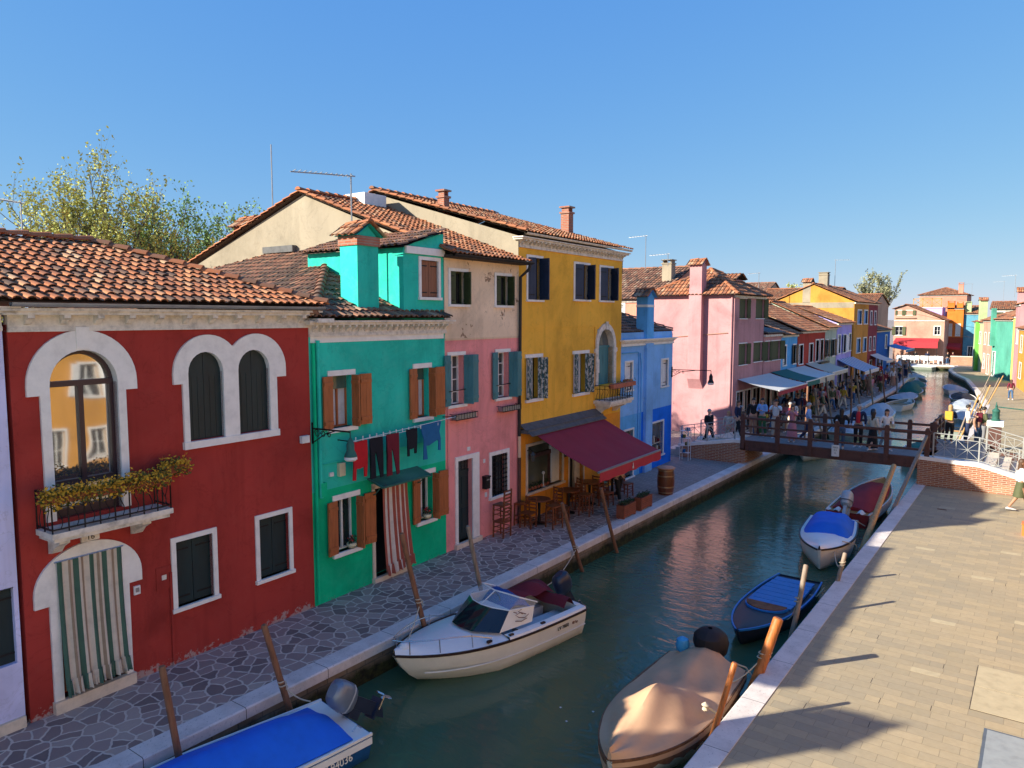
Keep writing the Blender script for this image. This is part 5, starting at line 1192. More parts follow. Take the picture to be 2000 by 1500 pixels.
# left abutment: brick flank, stone coping, steps rising from the left
t = thing('bridge_ramp', 'brick bridge approach with pale coping on the left bank', 'bridge ramp', (-12.25, 28.9, 0))
prof = [(0, 0), (2.75, 0), (2.75, .82), (2.3, .82), (0, .42)]
mb = MB(); mb.prism(prof, 0, .28); mb.build('flank', 'brick_wall', t, False); mb = MB(); mb.prism(prof, 2.0, 2.28); mb.build('flank', 'brick_wall', t, False)
mb = MB(); mb.box(2.47, 2.751, .281, 1.999, -.0, .82); mb.build('abutment', 'brick_side', t, False)
mb = MB()
for y in (-.03, 1.98): mb.idx([(-.05, y, .42), (2.3, y, .82), (2.3, y + .33, .82), (-.05, y + .33, .42), (-.05, y, .54), (2.3, y, .95), (2.3, y + .33, .95), (-.05, y + .33, .54)], [(0, 3, 2, 1), (4, 5, 6, 7), (0, 1, 5, 4), (1, 2, 6, 5), (2, 3, 7, 6), (3, 0, 4, 7)])
mb.box(2.3, 2.6, -.03, .3, .82, .95)
mb.build('coping', 'white_stone', t, False)
mb = MB()
for k in range(8): mb.box(-1.0 + k * .35, 2.46, .29, 1.97, k * .115, (k + 1) * .115)
mb.build('steps', 'step_stone', t, False)
mb = MB(); mb.box(-.6, 2.5, 2.0, 6.2, 0, .004); 
def iron_rail(name, label, pts, hgt=.85, mat='iron_grey', dens=.62, group=None):
    """pts: base points (x,y,z) of the rail; cross-braced panels between doubled posts"""
    t = thing(name, label, 'railing', pts[0], 0, group); o = Vector(pts[0]); pts = [Vector(p) - o for p in pts]
    for p in pts:
        mb = MB(); mb.bar(p, p + Vector((0, 0, hgt)), .022); mb.build('post', mat, t, False)
    mb = MB()
    for a, b_ in zip(pts[:-1], pts[1:]):
        H = Vector((0, 0, hgt)); mb.bar(a + H, b_ + H, .018, .014); mb.bar(a + H * .84, b_ + H * .84, .01); mb.bar(a + H * .1, b_ + H * .1, .01)
        L = (b_ - a).length; n = max(1, round(L / dens))
        for k in range(n):
            p, q = a + (b_ - a) * k / n, a + (b_ - a) * (k + 1) / n; m_ = (p + q) / 2
            mb.bar(p + H * .1, q + H * .84, .008); mb.bar(p + H * .84, q + H * .1, .008)
            mb.bar(m_ + H * .1, m_ + H * .84, .006); mb.bar(p + H * .47, q + H * .47, .006)
            if k: mb.bar(p + H * .1, p + H, .01)
    mb.build('lattice', mat, t, False); return t
iron_rail('railing', 'dark iron railing climbing the left bridge approach', [(-12.2, 28.98, .5), (-11.1, 28.98, .70), (-9.95, 28.98, .92)], .8, 'rail_paint')
iron_rail('railing', 'iron railing on the far side of the left approach', [(-12.2, 31.1, .5), (-9.95, 31.1, .92)], .8, 'rail_paint')
# right landing
t = thing('bridge_ramp', 'brick bridge landing with sloping white coping on the right bank', 'bridge ramp', (-3.44, 28.8, 0))
prof = [(0, 0), (4.6, 0), (4.6, .14), (4.4, .14), (1.85, .82), (0, .9)]
mb = MB(); mb.prism(prof, 0, .3); mb.build('flank', 'brick_wall', t, False)
mb = MB(); mb.prism([(.3, 0), (4.4, 0), (4.4, .12), (1.85, .80), (.3, .84)], .301, 5.2); mb.build('fill', 'brick_side', t, False)
mb = MB(); mb.box(-.0, .299, .301, 5.2, -.3, .88); mb.build('abutment', 'brick_side', t, False)
mb = MB(); mb.idx([(0, -.03, .9), (1.85, -.03, .82), (1.85, .36, .82), (0, .36, .9), (0, -.03, 1.02), (1.85, -.03, .95), (1.85, .36, .95), (0, .36, 1.02)], [(0, 3, 2, 1), (4, 5, 6, 7), (0, 1, 5, 4), (1, 2, 6, 5), (2, 3, 7, 6), (3, 0, 4, 7)])
mb.idx([(1.85, -.03, .82), (4.6, -.03, .09), (4.6, .36, .09), (1.85, .36, .82), (1.85, -.03, .95), (4.6, -.03, .22), (4.6, .36, .22), (1.85, .36, .95)], [(0, 3, 2, 1), (4, 5, 6, 7), (0, 1, 5, 4), (1, 2, 6, 5), (2, 3, 7, 6), (3, 0, 4, 7)])
mb.build('coping', 'white_stone', t, False)
mb = MB(); mb.box(0, 1.85, .361, 5.2, .9, .93); mb.build('landing', 'deck_wood', t, False)
mb = MB()
for k in range(7): mb.box(1.86 + k * .38, 1.86 + (k + 1) * .38, .361, 3.2, .06, .88 - k * .12)
mb.build('steps', 'step_stone', t, False)
iron_rail('railing', 'pale painted iron railing on the right bridge landing, nearest the viewer', [(-3.0, 28.95, .98), (-1.66, 28.95, .94), (-.55, 28.95, .66), (.9, 28.95, .3)], .86, 'rail_paint', .66)
iron_rail('railing', 'pale iron railing down the far side of the right bridge steps', [(-1.62, 32.0, .94), (-.5, 32.0, .64), (.9, 32.0, .3)], .86, 'rail_paint', .6)
# lamp pedestal on the landing
t = thing('pump', 'green cast-iron well pump on a pale stone block and brown pillar at the right landing', 'water pump', (-1.45, 33.6, 0))
mb = MB(); mb.prism_z([(-.2, -.2), (.2, -.2), (.2, .2), (-.2, .2)], 0, 1.66); mb.build('pillar', 'bridge_wood', t, False)
mb = MB(); mb.box(-.27, .27, -.27, .27, 1.66, 1.86); mb.build('capstone', 'white_stone', t, False)
mb = MB(); mb.lathe((0, 0, 1.86), [(.15, 0), (.16, .04), (.125, .07), (.12, .34), (.14, .37), (.12, .42), (.05, .48), (.03, .54), (.045, .58), (.02, .62), (.012, .72)], 14); mb.build('pump_head', 'copper_green', t)
mb = MB(); mb.tube([(0, 0, 2.4), (.5, .05, 2.36), (1.7, .2, 2.26)], .022, 6); mb.tube([(.9, .1, 2.32), (1.0, .1, 2.12), (1.2, .15, 2.08), (1.7, .2, 2.12)], .022, 6); mb.build('lever', 'copper_green', t)
# timber brace leaning at the right end of the bridge
t = thing('timber_brace', 'long grey timber brace leaning from the bridge end down to the canal edge', 'brace', (-3.55, 23.6, 0))
mb = MB(); mb.bar((-.12, .3, -.55), (.35, 5.2, 1.72), .045); mb.build('beam', 'wood_pole_grey', t, False)

# ================= BOATS =================
def lerp(a, b, t): return a + (b - a) * t
class Hull:
    """x forward from the stern, z up from the waterline"""
    def __init__(s, L, W, g=.5, rise=.2, full=.45, stern=.86, p=2.0, rake=.35):
        s.rake = rake
        s.L, s.W, s.g, s.rise, s.full, s.st, s.p = L, W, g, rise, full, stern, p
    def w(s, t):
        h = s.W / 2
        if t < s.full: return h * lerp(s.st, 1, math.sin(t / s.full * math.pi / 2))
        k = (t - s.full) / (1 - s.full); return h * max(.02, (1 - k ** s.p)) ** .8
    def z(s, t): return s.g + s.rise * t ** 2.2
    def x(s, t, q=1): return s.L * t * (1 if q == 1 else lerp(.90, 1, q) if t > .5 else 1)
    def sec(s, t, inner=False):
        w, g = s.w(t), s.z(t); P = []
        k = max(0, (t - .55) / .45)
        keel = lerp(-.28, .02, k ** 2)
        for q, wf, zf in ((1, 1, g), (.8, .97, g * .62), (.55, lerp(.92, .8, k), g * .25 + .02), (.35, lerp(.84, .55, k), -.04 + .1 * k), (0, 0, keel)):
            P.append((s.L * t - s.rake * (1 - q) * max(0, (t - .45) / .55) ** 1.8, w * (wf if q > .6 else lerp(wf, wf * .8, k)), zf))
        return P
    def shell(s, mb, n=18, mi=0, stripe=None):
        P = []
        for i in range(n + 1):
            t = i / n; a = s.sec(t); P.append([(x, -y, z) for x, y, z in a] + [(x, y, z) for x, y, z in a[-2::-1]])
        mb.grid(P, mi)
        a = P[0]; mb.face(a[::-1], mi); mb.face(P[-1], mi)
    def gun(s, t, k=1, dz=0): return (s.L * t, s.w(t) * k, s.z(t) + dz)
    def deck(s, mb, t0, t1, k=1, dz=0, crown=.03, n=10, mi=0, m=6):
        P = []
        for i in range(n + 1):
            t = lerp(t0, t1, i / n); r_ = []
            for j in range(m + 1):
                u = -1 + 2 * j / m; x, w, z = s.gun(t, k, dz); r_.append((x, -u * w, z + crown * (1 - u * u)))
            P.append(r_)
        mb.grid([r_[::-1] for r_ in P], mi)
    def rail(s, mb, h=.04, w=.035, n=22, mi=0, dz=0, t0=0, t1=1, out=.0):
        for sg in (-1, 1):
            P = []
            for i in range(n + 1):
                t = lerp(t0, t1, i / n); x, y, z = s.gun(t, 1, dz); y += out
                P.append([(x, sg * (y + w / 2), z - h / 2), (x, sg * (y + w / 2), z + h / 2), (x, sg * (y - w / 2), z + h / 2), (x, sg * (y - w / 2), z - h / 2), (x, sg * (y + w / 2), z - h / 2)])
            mb.grid(P if sg > 0 else [r_[::-1] for r_ in P], mi)
    def inside(s, mb, depth=.3, k=.9, n=14, t0=.02, t1=.97, mi=0):
        P = []
        for i in range(n + 1):
            t = lerp(t0, t1, i / n); x, w, z = s.gun(t, k); P.append([(x, -w, z), (x, -w * .9, z - depth), (x, w * .9, z - depth), (x, w, z)])
        mb.grid(P, mi); mb.face([P[0][0], P[0][1], P[0][2], P[0][3]], mi)
    def cover(s, mb, t0, t1, k=1.03, drop=.1, h=lambda t: .25, p=2.0, n=24, m=14, mi=0, fold=.02, seed=1, ends=True):
        rnd = random.Random(seed); ph = [rnd.uniform(0, 6) for _ in range(4)]
        P = []
        for i in range(n + 1):
            t = lerp(t0, t1, i / n); x, w, z = s.gun(t, k); r_ = [(x, -w, z - drop)]
            for j in range(m + 1):
                u = -1 + 2 * j / m
                f = fold * (math.sin(9 * t + 5 * u + ph[0]) + .7 * math.sin(17 * t - 9 * u + ph[1]) + .4 * math.sin(31 * t + 3 * u + ph[2])) * (1 - abs(u) ** 6)
                r_.append((x, u * w, z + .012 + h(t) * (1 - abs(u) ** p) + f))
            r_.append((x, w, z - drop)); P.append(r_)
        mb.grid(P, mi)
        if ends:
            for r_ in (P[0], P[-1]):
                mb.face(r_, mi)
def boat(label, loc, head, hull, hull_mat, rail_mat='white_paint', group=None, bottom=True):
    t = thing('boat', label, 'boat', (loc[0], loc[1], -.6), head, group)
    mb = MB(); hull.shell(mb); mb.build('hull', hull_mat, t, True, 60)
    mb = MB(); hull.rail(mb); mb.build('rub_rail', rail_mat, t, True, 30)
    return t
def outboard(t, x, z, cowl='motor_navy', scale=1, tilt=35, head=0, deco=None):
    m_ = Matrix.Translation((x, 0, z)) @ Matrix.Rotation(head, 4, 'Z') @ Matrix.Rotation(R(tilt), 4, 'Y') @ Matrix.Scale(scale, 4)
    mb = MB(); rings = []
    for q, (sx, sy, zz, ox) in enumerate(((.13, .11, .10, -.08), (.20, .145, .16, -.10), (.225, .16, .28, -.11), (.215, .155, .42, -.12), (.18, .135, .52, -.13), (.10, .08, .57, -.13))):
        rings.append([(ox + sx * math.copysign(abs(math.cos(a)) ** .7, math.cos(a)), sy * math.copysign(abs(math.sin(a)) ** .7, math.sin(a)), zz) for a in [2 * math.pi * k / 16 for k in range(17)]])
    mb.grid(rings); mb.face(rings[-1][:-1]); mb.face(rings[0][:-1][::-1]); mb.xf(m_); c = mb.build('outboard', cowl, t)
    mb = MB(); mb.prism([(-.22, -.42), (-.02, -.42), (.0, .1), (-.2, .1)], -.045, .045); mb.prism([(-.3, -.47), (.02, -.47), (.02, -.42), (-.3, -.42)], -.09, .09); mb.prism([(-.19, -.62), (-.06, -.74), (-.02, -.42), (-.2, -.42)], -.025, .025); mb.lathe((0, 0, 0), [(.0, 0), (.05, 0.0)], 8); mb.box(-.02, .12, -.08, .08, -.12, .1); mb.xf(m_); mb.build('leg', 'motor_navy' if cowl != 'motor_pale' else 'motor_pale', c)
    mb = MB(); mb.tube([(-.34, 0, -.56), (-.14, 0, -.56)], .035, 8)
    for k in range(3):
        a = 2 * math.pi * k / 3; mb.obox((-.36, .07 * math.cos(a), -.56 + .07 * math.sin(a)), (.012, .02, 0), (0, .06 * math.cos(a), .06 * math.sin(a)), (.01, -.035 * math.sin(a), .035 * math.cos(a)))
    mb.xf(m_); mb.build('propeller', 'steel', c)
    if deco:
        mb = MB(); mb.grid([[(p[0], p[1] * 1.015, p[2]) for p in [(-.11 + .228 * math.copysign(abs(math.cos(a)) ** .7, math.cos(a)), .163 * math.copysign(abs(math.sin(a)) ** .7, math.sin(a)), zz) for a in [2 * math.pi * k / 16 for k in range(17)]]] for zz in (.24, .27)]); mb.xf(m_); mb.build('cowl_stripe', deco, c)
    return c

# 1 blue covered boat, bottom left
H = Hull(4.0, 1.42, .42, .15, .45, .95)
h1 = R(-98)
t = boat('blue hulled boat under a bright blue cover at the bottom left of the canal', (-8.27, 7.15), h1, H, 'boat_blue', 'gelcoat')
mb = MB(); H.deck(mb, 0, 1, .99, -.01, .0); mb.build('deck', 'gelcoat', t)
mb = MB(); H.cover(mb, .07, .985, .90, .0, lambda q: .06 + .26 * math.sin(min(1, max(0, (q - .06) * 5)) * math.pi / 2), 1.5, fold=.009); mb.build('cover', 'canvas_blue', t)
mb = MB(); mb.box(.10, .62, H.w(.1) + .008, H.w(.1) + .02, .16, .32)
s_ = text_mb(t, 'LV 94036', .15, 'gelcoat_cream', (.62, H.w(.15) * .985 + .012, .215), (R(84), 0, R(180 + 4)), 'registration', 'CENTER', .004)
mb = MB(); H.rail(mb, .10, .02, dz=-.10, out=-.002); mb.build('stripe', 'gelcoat', t)
outboard(t, -.12, .48, 'motor_grey', 1.0, 52, R(8), 'motor_pale')
mb = MB(); mb.tube([(.05, .48, .45), (.12, .48, .52), (.2, .48, .45)], .012, 5); mb.build('cleat', 'steel', t)

# 2 white cabin speedboat
H = Hull(4.15, 1.66, .52, .12, .4, .92, 2.5, .75)
t = boat('white cabin speedboat with tinted windscreen and brown stripe at the left quay', (-8.02, 12.75), R(-100.6), H, 'gelcoat_cream', 'rub_dark')
mb = MB(); H.deck(mb, .52, .995, .97, .01, .10); mb.build('foredeck', 'gelcoat', t)
mb = MB()
for sg in (-1, 1):
    P = []
    for i in range(15):
        q = .52 * i / 14; x, w, z = H.gun(q); P.append([(x, sg * w, z), (x, sg * w * .97, z + .06), (x, sg * w * .80, z + .07), (x, sg * w * .78, z - .25)])
    mb.grid(P if sg < 0 else [r_[::-1] for r_ in P])
mb.box(0, .12, -.6, .6, .45, .60); mb.box(-.28, .0, -.42, .42, .05, .14); mb.build('side_deck', 'gelcoat', t)
mb = MB(); mb.box(.1, 2.1, -.64, .64, .12, .18); mb.build('cockpit_floor', 'vinyl', t)
mb = MB()
for sg in (-1, 1): mb.prism([(.3, .18), (1.5, .18), (1.5, .42), (.3, .42)], sg * .36 - .2, sg * .36 + .2)
mb.build('bench', 'vinyl', t, False)
# cabin front: tinted windows rising to the clear screen
zb = lambda q: H.z(q) + .09
def scr(q, k, dz): return (H.L * q, k, zb(q) + dz)
A = [(1.45, -.66, .66), (2.25, -.62, .66), (2.62, -.30, .70), (2.68, 0, .71), (2.62, .30, .70), (2.25, .62, .66), (1.45, .66, .66)]
Bt = [(1.35, -.62, .92), (1.95, -.56, .98), (2.12, -.27, 1.0), (2.16, 0, 1.0), (2.12, .27, 1.0), (1.95, .56, .98), (1.35, .62, .92)]
mb = MB(); mb.grid([A[1:-1], Bt[1:-1]]); mb.build('tinted_window', 'glass_dark', t, True, 20)
mb = MB(); mb.grid([A[:2], Bt[:2]]); mb.build('cabin_side', 'gelcoat_cream', t, False); mb = MB(); mb.grid([A[-2:], Bt[-2:]]); mb.build('cabin_side', 'gelcoat_cream', t, False)
s_ = MB()
for pts in ([(1.62, .86), (1.75, .92), (1.88, .90), (1.8, .84), (1.66, .80), (1.55, .84)], [(1.7, .88), (1.8, .95), (1.72, .97)], [(1.6, .78), (1.75, .76), (1.9, .8)], [(1.84, .93), (1.92, .97)]):
    s_.tube([(x, .70 - (z - .66) * .17 + .0, z) for x, z in pts], .008, 4)
s_.build('side_emblem', 'ink_brown', t)
Ct = [(1.25, -.60, .96), (1.66, -.53, 1.14), (1.76, -.25, 1.17), (1.8, 0, 1.17), (1.76, .25, 1.17), (1.66, .53, 1.14), (1.25, .60, .96)]
mb = MB(); mb.grid([[(x, y, z + .01) for x, y, z in Bt], Ct]); mb.build('windscreen', 'clear_screen', t, True, 20)
mb = MB(); mb.tube([(x, y, z + .012) for x, y, z in Ct], .014, 6); mb.tube([(x, y, z + .004) for x, y, z in Bt], .012, 6); mb.tube([Bt[3], Ct[3]], .01, 5); mb.build('screen_frame', 'gelcoat', t)
mb = MB(); mb.box(1.6, 1.95, -.5, .5, .62, .80); mb.tube([(1.5, -.3 + .12 * math.cos(a), .85 + .12 * math.sin(a)) for a in [k * math.pi / 6 for k in range(13)]], .012, 5, mi=1); mb.build('dashboard', ['gelcoat', 'rubber'], t)
def drape(pts_fn, nx, ny): return [[pts_fn(i / nx, j / ny) for j in range(ny + 1)] for i in range(nx + 1)]
mb = MB(); mb.grid(drape(lambda a, b_: (1.0 + .62 * a, -.66 + .85 * b_, .74 + .26 * math.sin(math.pi * a) * (.6 + .4 * math.sin(5 * b_)) + .05 * math.sin(11 * b_ + 4 * a)), 12, 12)); mb.build('blue_cover', 'canvas_navy', t)
mb = MB(); mb.grid(drape(lambda a, b_: (.18 + .85 * a, -.70 + (.50 + .25 * (1 - a)) * b_, .66 + .27 * math.sin(math.pi * (.15 + .7 * b_)) * (.75 + .2 * math.sin(6 * a)) + .03 * math.sin(13 * a + 5 * b_)), 14, 10))
mb.grid(drape(lambda a, b_: (.12 + .30 * b_, -.66 + 1.2 * a, .58 + .18 * math.sin(math.pi * b_) + .02 * math.sin(9 * a)), 14, 8)); mb.build('wine_cover', 'canvas_wine', t)
mb = MB()
for sg in (-1, 1):
    pts = [(H.L * q, sg * H.w(q) * .86, H.z(q) + .10 + .16 * min(1, (q - .6) * 8)) for q in [.60, .64, .7, .78, .86, .93, .975]]
    mb.tube(pts, .011, 6)
    for q in (.7, .84, .95): mb.tube([(H.L * q, sg * H.w(q) * .86, H.z(q) + .25), (H.L * q, sg * H.w(q) * .90, H.z(q) + .03)], .009, 5)
mb.tube([(H.L * .975, -H.w(.975) * .86, H.z(.975) + .26), (H.L * 1.0, 0, H.z(1) + .27), (H.L * .975, H.w(.975) * .86, H.z(.975) + .26)], .011, 6)
mb.build('bow_rail', 'steel', t)
mb = MB(); mb.lathe((H.L * .945, 0, H.z(.95) + .07), [(.09, 0), (.10, .03), (.07, .08), (.02, .1)], 12); mb.build('bow_light', 'white_paint', t)
mb = MB()
for q in (.5, .62, .3): mb.box(H.L * q - .05, H.L * q + .05, H.w(q) * .88, H.w(q) * .94, H.z(q) + .05, H.z(q) + .09)
mb.build('vent', 'rub_dark', t, False)
s_ = text_mb(t, 'LV 7880', .10, 'ink', (.72, H.w(.17) * .985 + .006, .38), (R(86), 0, R(180 + 3)), 'registration', 'CENTER', .003); text_mb(t, '40 hp', .08, 'ink_brown', (.36, H.w(.09) * .985 + .006, .37), (R(86), 0, R(184)), 'lettering', 'CENTER', .003)
mb = MB(); H.rail(mb, .02, .012, dz=-.30, out=.0 - .03, t1=.9); mb.build('chine_line', 'gelcoat', t)
outboard(t, -.16, .52, 'motor_navy', .95, 28, R(-5), None); 

# 3 brown covered boat, bottom
H = Hull(3.75, 1.5, .42, .12, .42, .9, 2.4)
t = boat('boat wrapped in a tan canvas cover with a black covered motor, bottom of the photo', (-4.52, 12.05), R(-88.5), H, 'gelcoat_cream', 'canvas_brown')
mb = MB(); H.cover(mb, .0, .995, 1.02, .0, lambda q: .16 + .30 * math.exp(-((q - .60) / .17) ** 2) + .12 * math.exp(-((q - .05) / .12) ** 2), 1.15, n=60, m=28, fold=.02, seed=3); mb.build('cover', 'canvas_tan', t)
mb = MB()
for sg in (-1, 1):
    P = []
    for i in range(41):
        q = .995 * i / 40; x, w, z = H.gun(q, 1.022); jag = .02 * math.sin(i * 1.9) + .012 * math.sin(i * 4.3); P.append([(x, sg * w, z + .013), (x, sg * (w + .006), z - .09), (x, sg * (w * .995 + .004), z - .17 + jag)])
    mb.grid(P if sg > 0 else [r_[::-1] for r_ in P], mif=lambda i, j: j)
mb.build('cover_skirt', ['canvas_tan', 'canvas_brown'], t)
mb = MB(); P = []
for q, r_ in ((.0, .05), (.04, .17), (.14, .27), (.30, .31), (.46, .28), (.56, .18), (.60, .04)):
    P.append([(-.28 + 1.05 * r_ * math.cos(a) + .25 * q, r_ * 1.0 * math.sin(a) * (1 + .05 * math.sin(3 * a)), .38 + q) for a in [2 * math.pi * k / 18 for k in range(19)]])
mb.grid(P); mb.build('motor_cover', 'canvas_black', t)
mb = MB(); mb.prism([(-.34, -.3), (-.16, -.3), (-.1, .42), (-.3, .42)], -.05, .05); mb.build('motor_leg', 'rubber', t, False)
mb = MB(); mb.lathe((.05, -.43, .50), [(.02, 0), (.1, .04), (.125, .14), (.1, .24), (.03, .28)], 12); mb.build('fender', 'fender_blue', t)
mb = MB(); mb.tube([(1.9, H.w(.5) * .9, .66), (1.7, H.w(.5), .5), (1.55, H.w(.45) + .1, .35), (1.5, H.w(.45) + .16, .12)], .016, 6); mb.tube([(.2, .5, .62), (.1, .7, .55), (0.05, .85, .35)], .014, 6); mb.lathe((1.92, H.w(.5) * .88, .60), [(.02, 0), (.05, .03), (.03, .07), (.06, .1), (.01, .14)], 8); mb.build('mooring_rope', 'rope', t)

# 4 dark blue wooden boat with a bright blue slatted deck
H = Hull(3.95, 1.18, .32, .10, .35, .82, 2.6)
t = boat('dark navy wooden boat with bright blue plank deck, moored at the right quay', (-4.4, 17.6), R(-92), H, 'boat_navy', 'boat_blue_bright')
mb = MB(); H.deck(mb, .42, .995, .97, .0, .03); H.deck(mb, 0, .42, .97, -.03, .0); mb.build('deck', 'boat_navy', t)
mb = MB()
for k in range(7):
    x = .35 + k * .27; w = H.w(x / H.L) * .80; mb.box(x, x + .245, -w, w, .33, .375 + .002 * k)
mb.build('hatch_planks', 'boat_blue_bright', t, False)
mb = MB()
pl = [(2.28 + .42 * math.sin(a), -.44 * math.cos(a)) for a in [math.pi * k / 14 for k in range(15)]]
mb.prism_z(pl, .33, .42); c_ = mb.build('curved_hatch', 'boat_blue_bright', t, False)
mb = MB(); mb.prism_z([(2.28 + (x - 2.28) * .9, y * .95) for x, y in pl], .421, .44); mb.build('hatch_lid', 'canvas_brown', c_, False)
mb = MB(); mb.tube([(1.0, .5, .34), (.9, .62, .3), (.8, .75, .5)], .012, 5); mb.build('mooring_rope', 'rope', t)

# 5 white boat with blue cover
H = Hull(3.95, 1.42, .48, .14, .4, .92, 2.2)
t = boat('white fibreglass boat with a blue canvas over the cockpit at the right quay', (-4.86, 23.0), R(-82.5), H, 'gelcoat', 'rub_dark')
mb = MB(); H.deck(mb, .5, .995, .97, .01, .10); H.deck(mb, 0, .5, .97, .01, .0); mb.build('deck', 'gelcoat', t)
mb = MB(); H.cover(mb, .03, .60, .86, -.02, lambda q: .30 * min(1, (q - .02) * 9) * min(1, (.64 - q) * 7), 4, fold=.012, seed=5); mb.build('cover', 'canvas_blue', t)
mb = MB(); mb.tube([(2.9, .45, .62), (2.6, .75, .5), (2.4, .85, .2)], .014, 5); mb.tube([(.3, .6, .55), (.2, .85, .4)], .014, 5); mb.build('mooring_rope', 'rope', t)

# 6 red covered boat with pale outboard
H = Hull(4.75, 1.38, .42, .30, .42, .9, 2.1)
t = boat('red boat with a dark red cover, pale wooden bow and silver outboard facing the viewer', (-4.72, 24.1), R(87), H, 'boat_red', 'gelcoat')
mb = MB(); H.deck(mb, .02, .99, .96, -.03, .02); mb.build('deck', 'wood_varnish', t)
mb = MB(); H.cover(mb, .08, .80, .86, .0, lambda q: .30 * math.sin(math.pi * min(1, max(0, (q - .03) / .8))) ** .6, 2.2, fold=.01, seed=6); mb.build('cover', 'canvas_red', t)
mb = MB(); H.rail(mb, .2, .02, dz=-.14, out=.012); mb.build('white_strake', 'gelcoat', t)
mb = MB()
for sg in (-1, 1): mb.grid(drape(lambda a, b_: (.02 + .3 * b_, sg * (.25 + .38 * a), .40 + .06 * math.sin(7 * a) + .04 * b_), 8, 4))
mb.build('white_tarp', 'white_paint', t)
outboard(t, -.12, .50, 'motor_pale', 1.05, 30, 0, 'motor_navy')

# 7 cream boat under the bridge
H = Hull(4.3, 1.4, .42, .22, .4, .88, 2.2)
t = boat('cream wooden boat seen below the left half of the bridge', (-8.55, 38.0), R(-90), H, 'gelcoat_cream', 'gelcoat')
mb = MB(); H.inside(mb, .25); mb.build('interior', 'wood_varnish', t)
mb = MB()
for q in (.3, .6): x = H.L * q; mb.box(x, x + .2, -H.w(q) * .88, H.w(q) * .88, .30, .34)
mb.build('thwart', 'gelcoat', t, False)
# boats beyond the bridge
def small(label, x, y, head, L, W, hm, cov=None, ch=.25, rail='white_paint', motor=None, t0=.05, t1=.9, open_=True, g=.4):
    H = Hull(L, W, g, .18, .4, .88, 2.2); t = boat(label, (x, y), R(head), H, hm, rail)
    if cov: mb = MB(); H.deck(mb, 0, .99, .96, -.02, .03); mb.build('deck', 'gelcoat', t); mb = MB(); H.cover(mb, t0, t1, .9, .0, lambda q: ch * math.sin(math.pi * (q - t0) / (t1 - t0)) ** .5, 2.2, fold=.02, seed=int(y)); mb.build('cover', cov, t)
    else:
        mb = MB(); H.inside(mb, .25); mb.build('interior', 'hull_grey', t); mb = MB()
        for q in (.25, .55): mb.box(H.L * q, H.L * q + .22, -H.w(q) * .88, H.w(q) * .88, .28, .33)
        mb.build('thwart', 'wood_varnish', t, False)
    if motor: outboard(t, -.12, .45, motor, .9, 20)
    return t
small('boat with crumpled pale blue cover just past the bridge by the left quay', -8.5, 41.2, 92, 4.4, 1.5, 'hull_grey', 'canvas_grey', .4)
small('white boat with a blue-grey cover and dark outboard, left bank past the bridge', -8.2, 48.2, 93, 5.2, 1.9, 'gelcoat', 'canvas_grey', .45, motor='motor_navy', g=.5)
small('small open white boat on the left bank beyond the blue-grey covered one', -8.4, 56.2, 80, 3.6, 1.5, 'gelcoat', None)
small('navy boat with white rim on the left bank', -8.7, 60.6, 86, 4.2, 1.7, 'boat_navy', 'canvas_grey', .12)
small('boat with a domed dark green cover on the left bank', -8.8, 66.0, 92, 4.4, 1.8, 'hull_grey', 'canvas_green', .7)
small('boat under a low green tarpaulin, next beyond the domed green one', -9.1, 72.0, 95, 4.3, 1.7, 'hull_grey', 'canvas_green', .3)
small('pale open rowing boat far along the left bank', -9.6, 77.5, 98, 4.2, 1.6, 'gelcoat', None)
small('cream boat moored where the left bank starts to curve', -10.3, 83.0, 102, 4.2, 1.6, 'gelcoat_cream', 'canvas_grey', .15)
small('farthest pale boat on the left bank near the canal head', -11.8, 89.5, 110, 4.2, 1.6, 'gelcoat_cream', None)
small('long pale barge lying across the head of the canal', -11.0, 102.7, 170, 7.5, 1.8, 'hull_grey', 'canvas_grey', .15)
small('white boat with green cover behind the right end of the bridge', -4.45, 39.5, -88, 4.4, 1.5, 'gelcoat', 'canvas_green', .25, t1=.55)
small('grey boat with white deck on the right bank just past the landing', -4.1, 44.8, 88, 4.6, 1.6, 'hull_grey', None)
small('dark boat with rolled white cover on the right bank', -3.95, 50.3, 89, 4.8, 1.6, 'boat_navy', 'canvas_grey', .2)
small('pale blue-grey covered boat on the right bank, third past the landing', -4.3, 56.5, 92, 4.8, 1.7, 'gelcoat', 'canvas_grey', .3)
small('grey boat with black seat cover on the right bank near the bend', -4.7, 62.8, 98, 4.6, 1.7, 'hull_grey', 'canvas_black', .2)
small('farthest white boat on the right bank before the bend', -5.7, 70.3, 104, 4.5, 1.6, 'gelcoat', 'canvas_grey', .2)

# ================= MOORING POLES =================
def pole(label, base, top, r, mat, cat='mooring pole', group=None, bend=.04):
    b_, t_ = Vector(base), Vector(top); t = thing('mooring_pole', None, None, base, 0)
    tag(t, label, cat, group); d = t_ - b_; s_ = d.cross(Vector((0, 0, 1))).normalized(); n = 9
    pts = [d * (i / n) + s_ * bend * math.sin(math.pi * i / n) for i in range(n + 1)]
    rr = [r * (1.08 - .16 * i / n) for i in range(n + 1)]; rr[-1] *= .78
    mb = MB(); mb.tube(pts[:-1] + [pts[-1] - d.normalized() * .02, pts[-1]], rr[:-1] + [rr[-2], rr[-1]], 10); mb.build('shaft', mat, t)
    return t
pole('brown mooring pole leaning at the bow of the blue covered boat, leftmost pole', (-9.12, 5.18, -1.3), (-9.22, 4.88, 1.23), .048, 'wood_pole')
pole('brown mooring pole by the stern of the blue covered boat, below the red house window', (-9.12, 7.12, -1.3), (-9.24, 6.46, 1.24), .05, 'wood_pole')
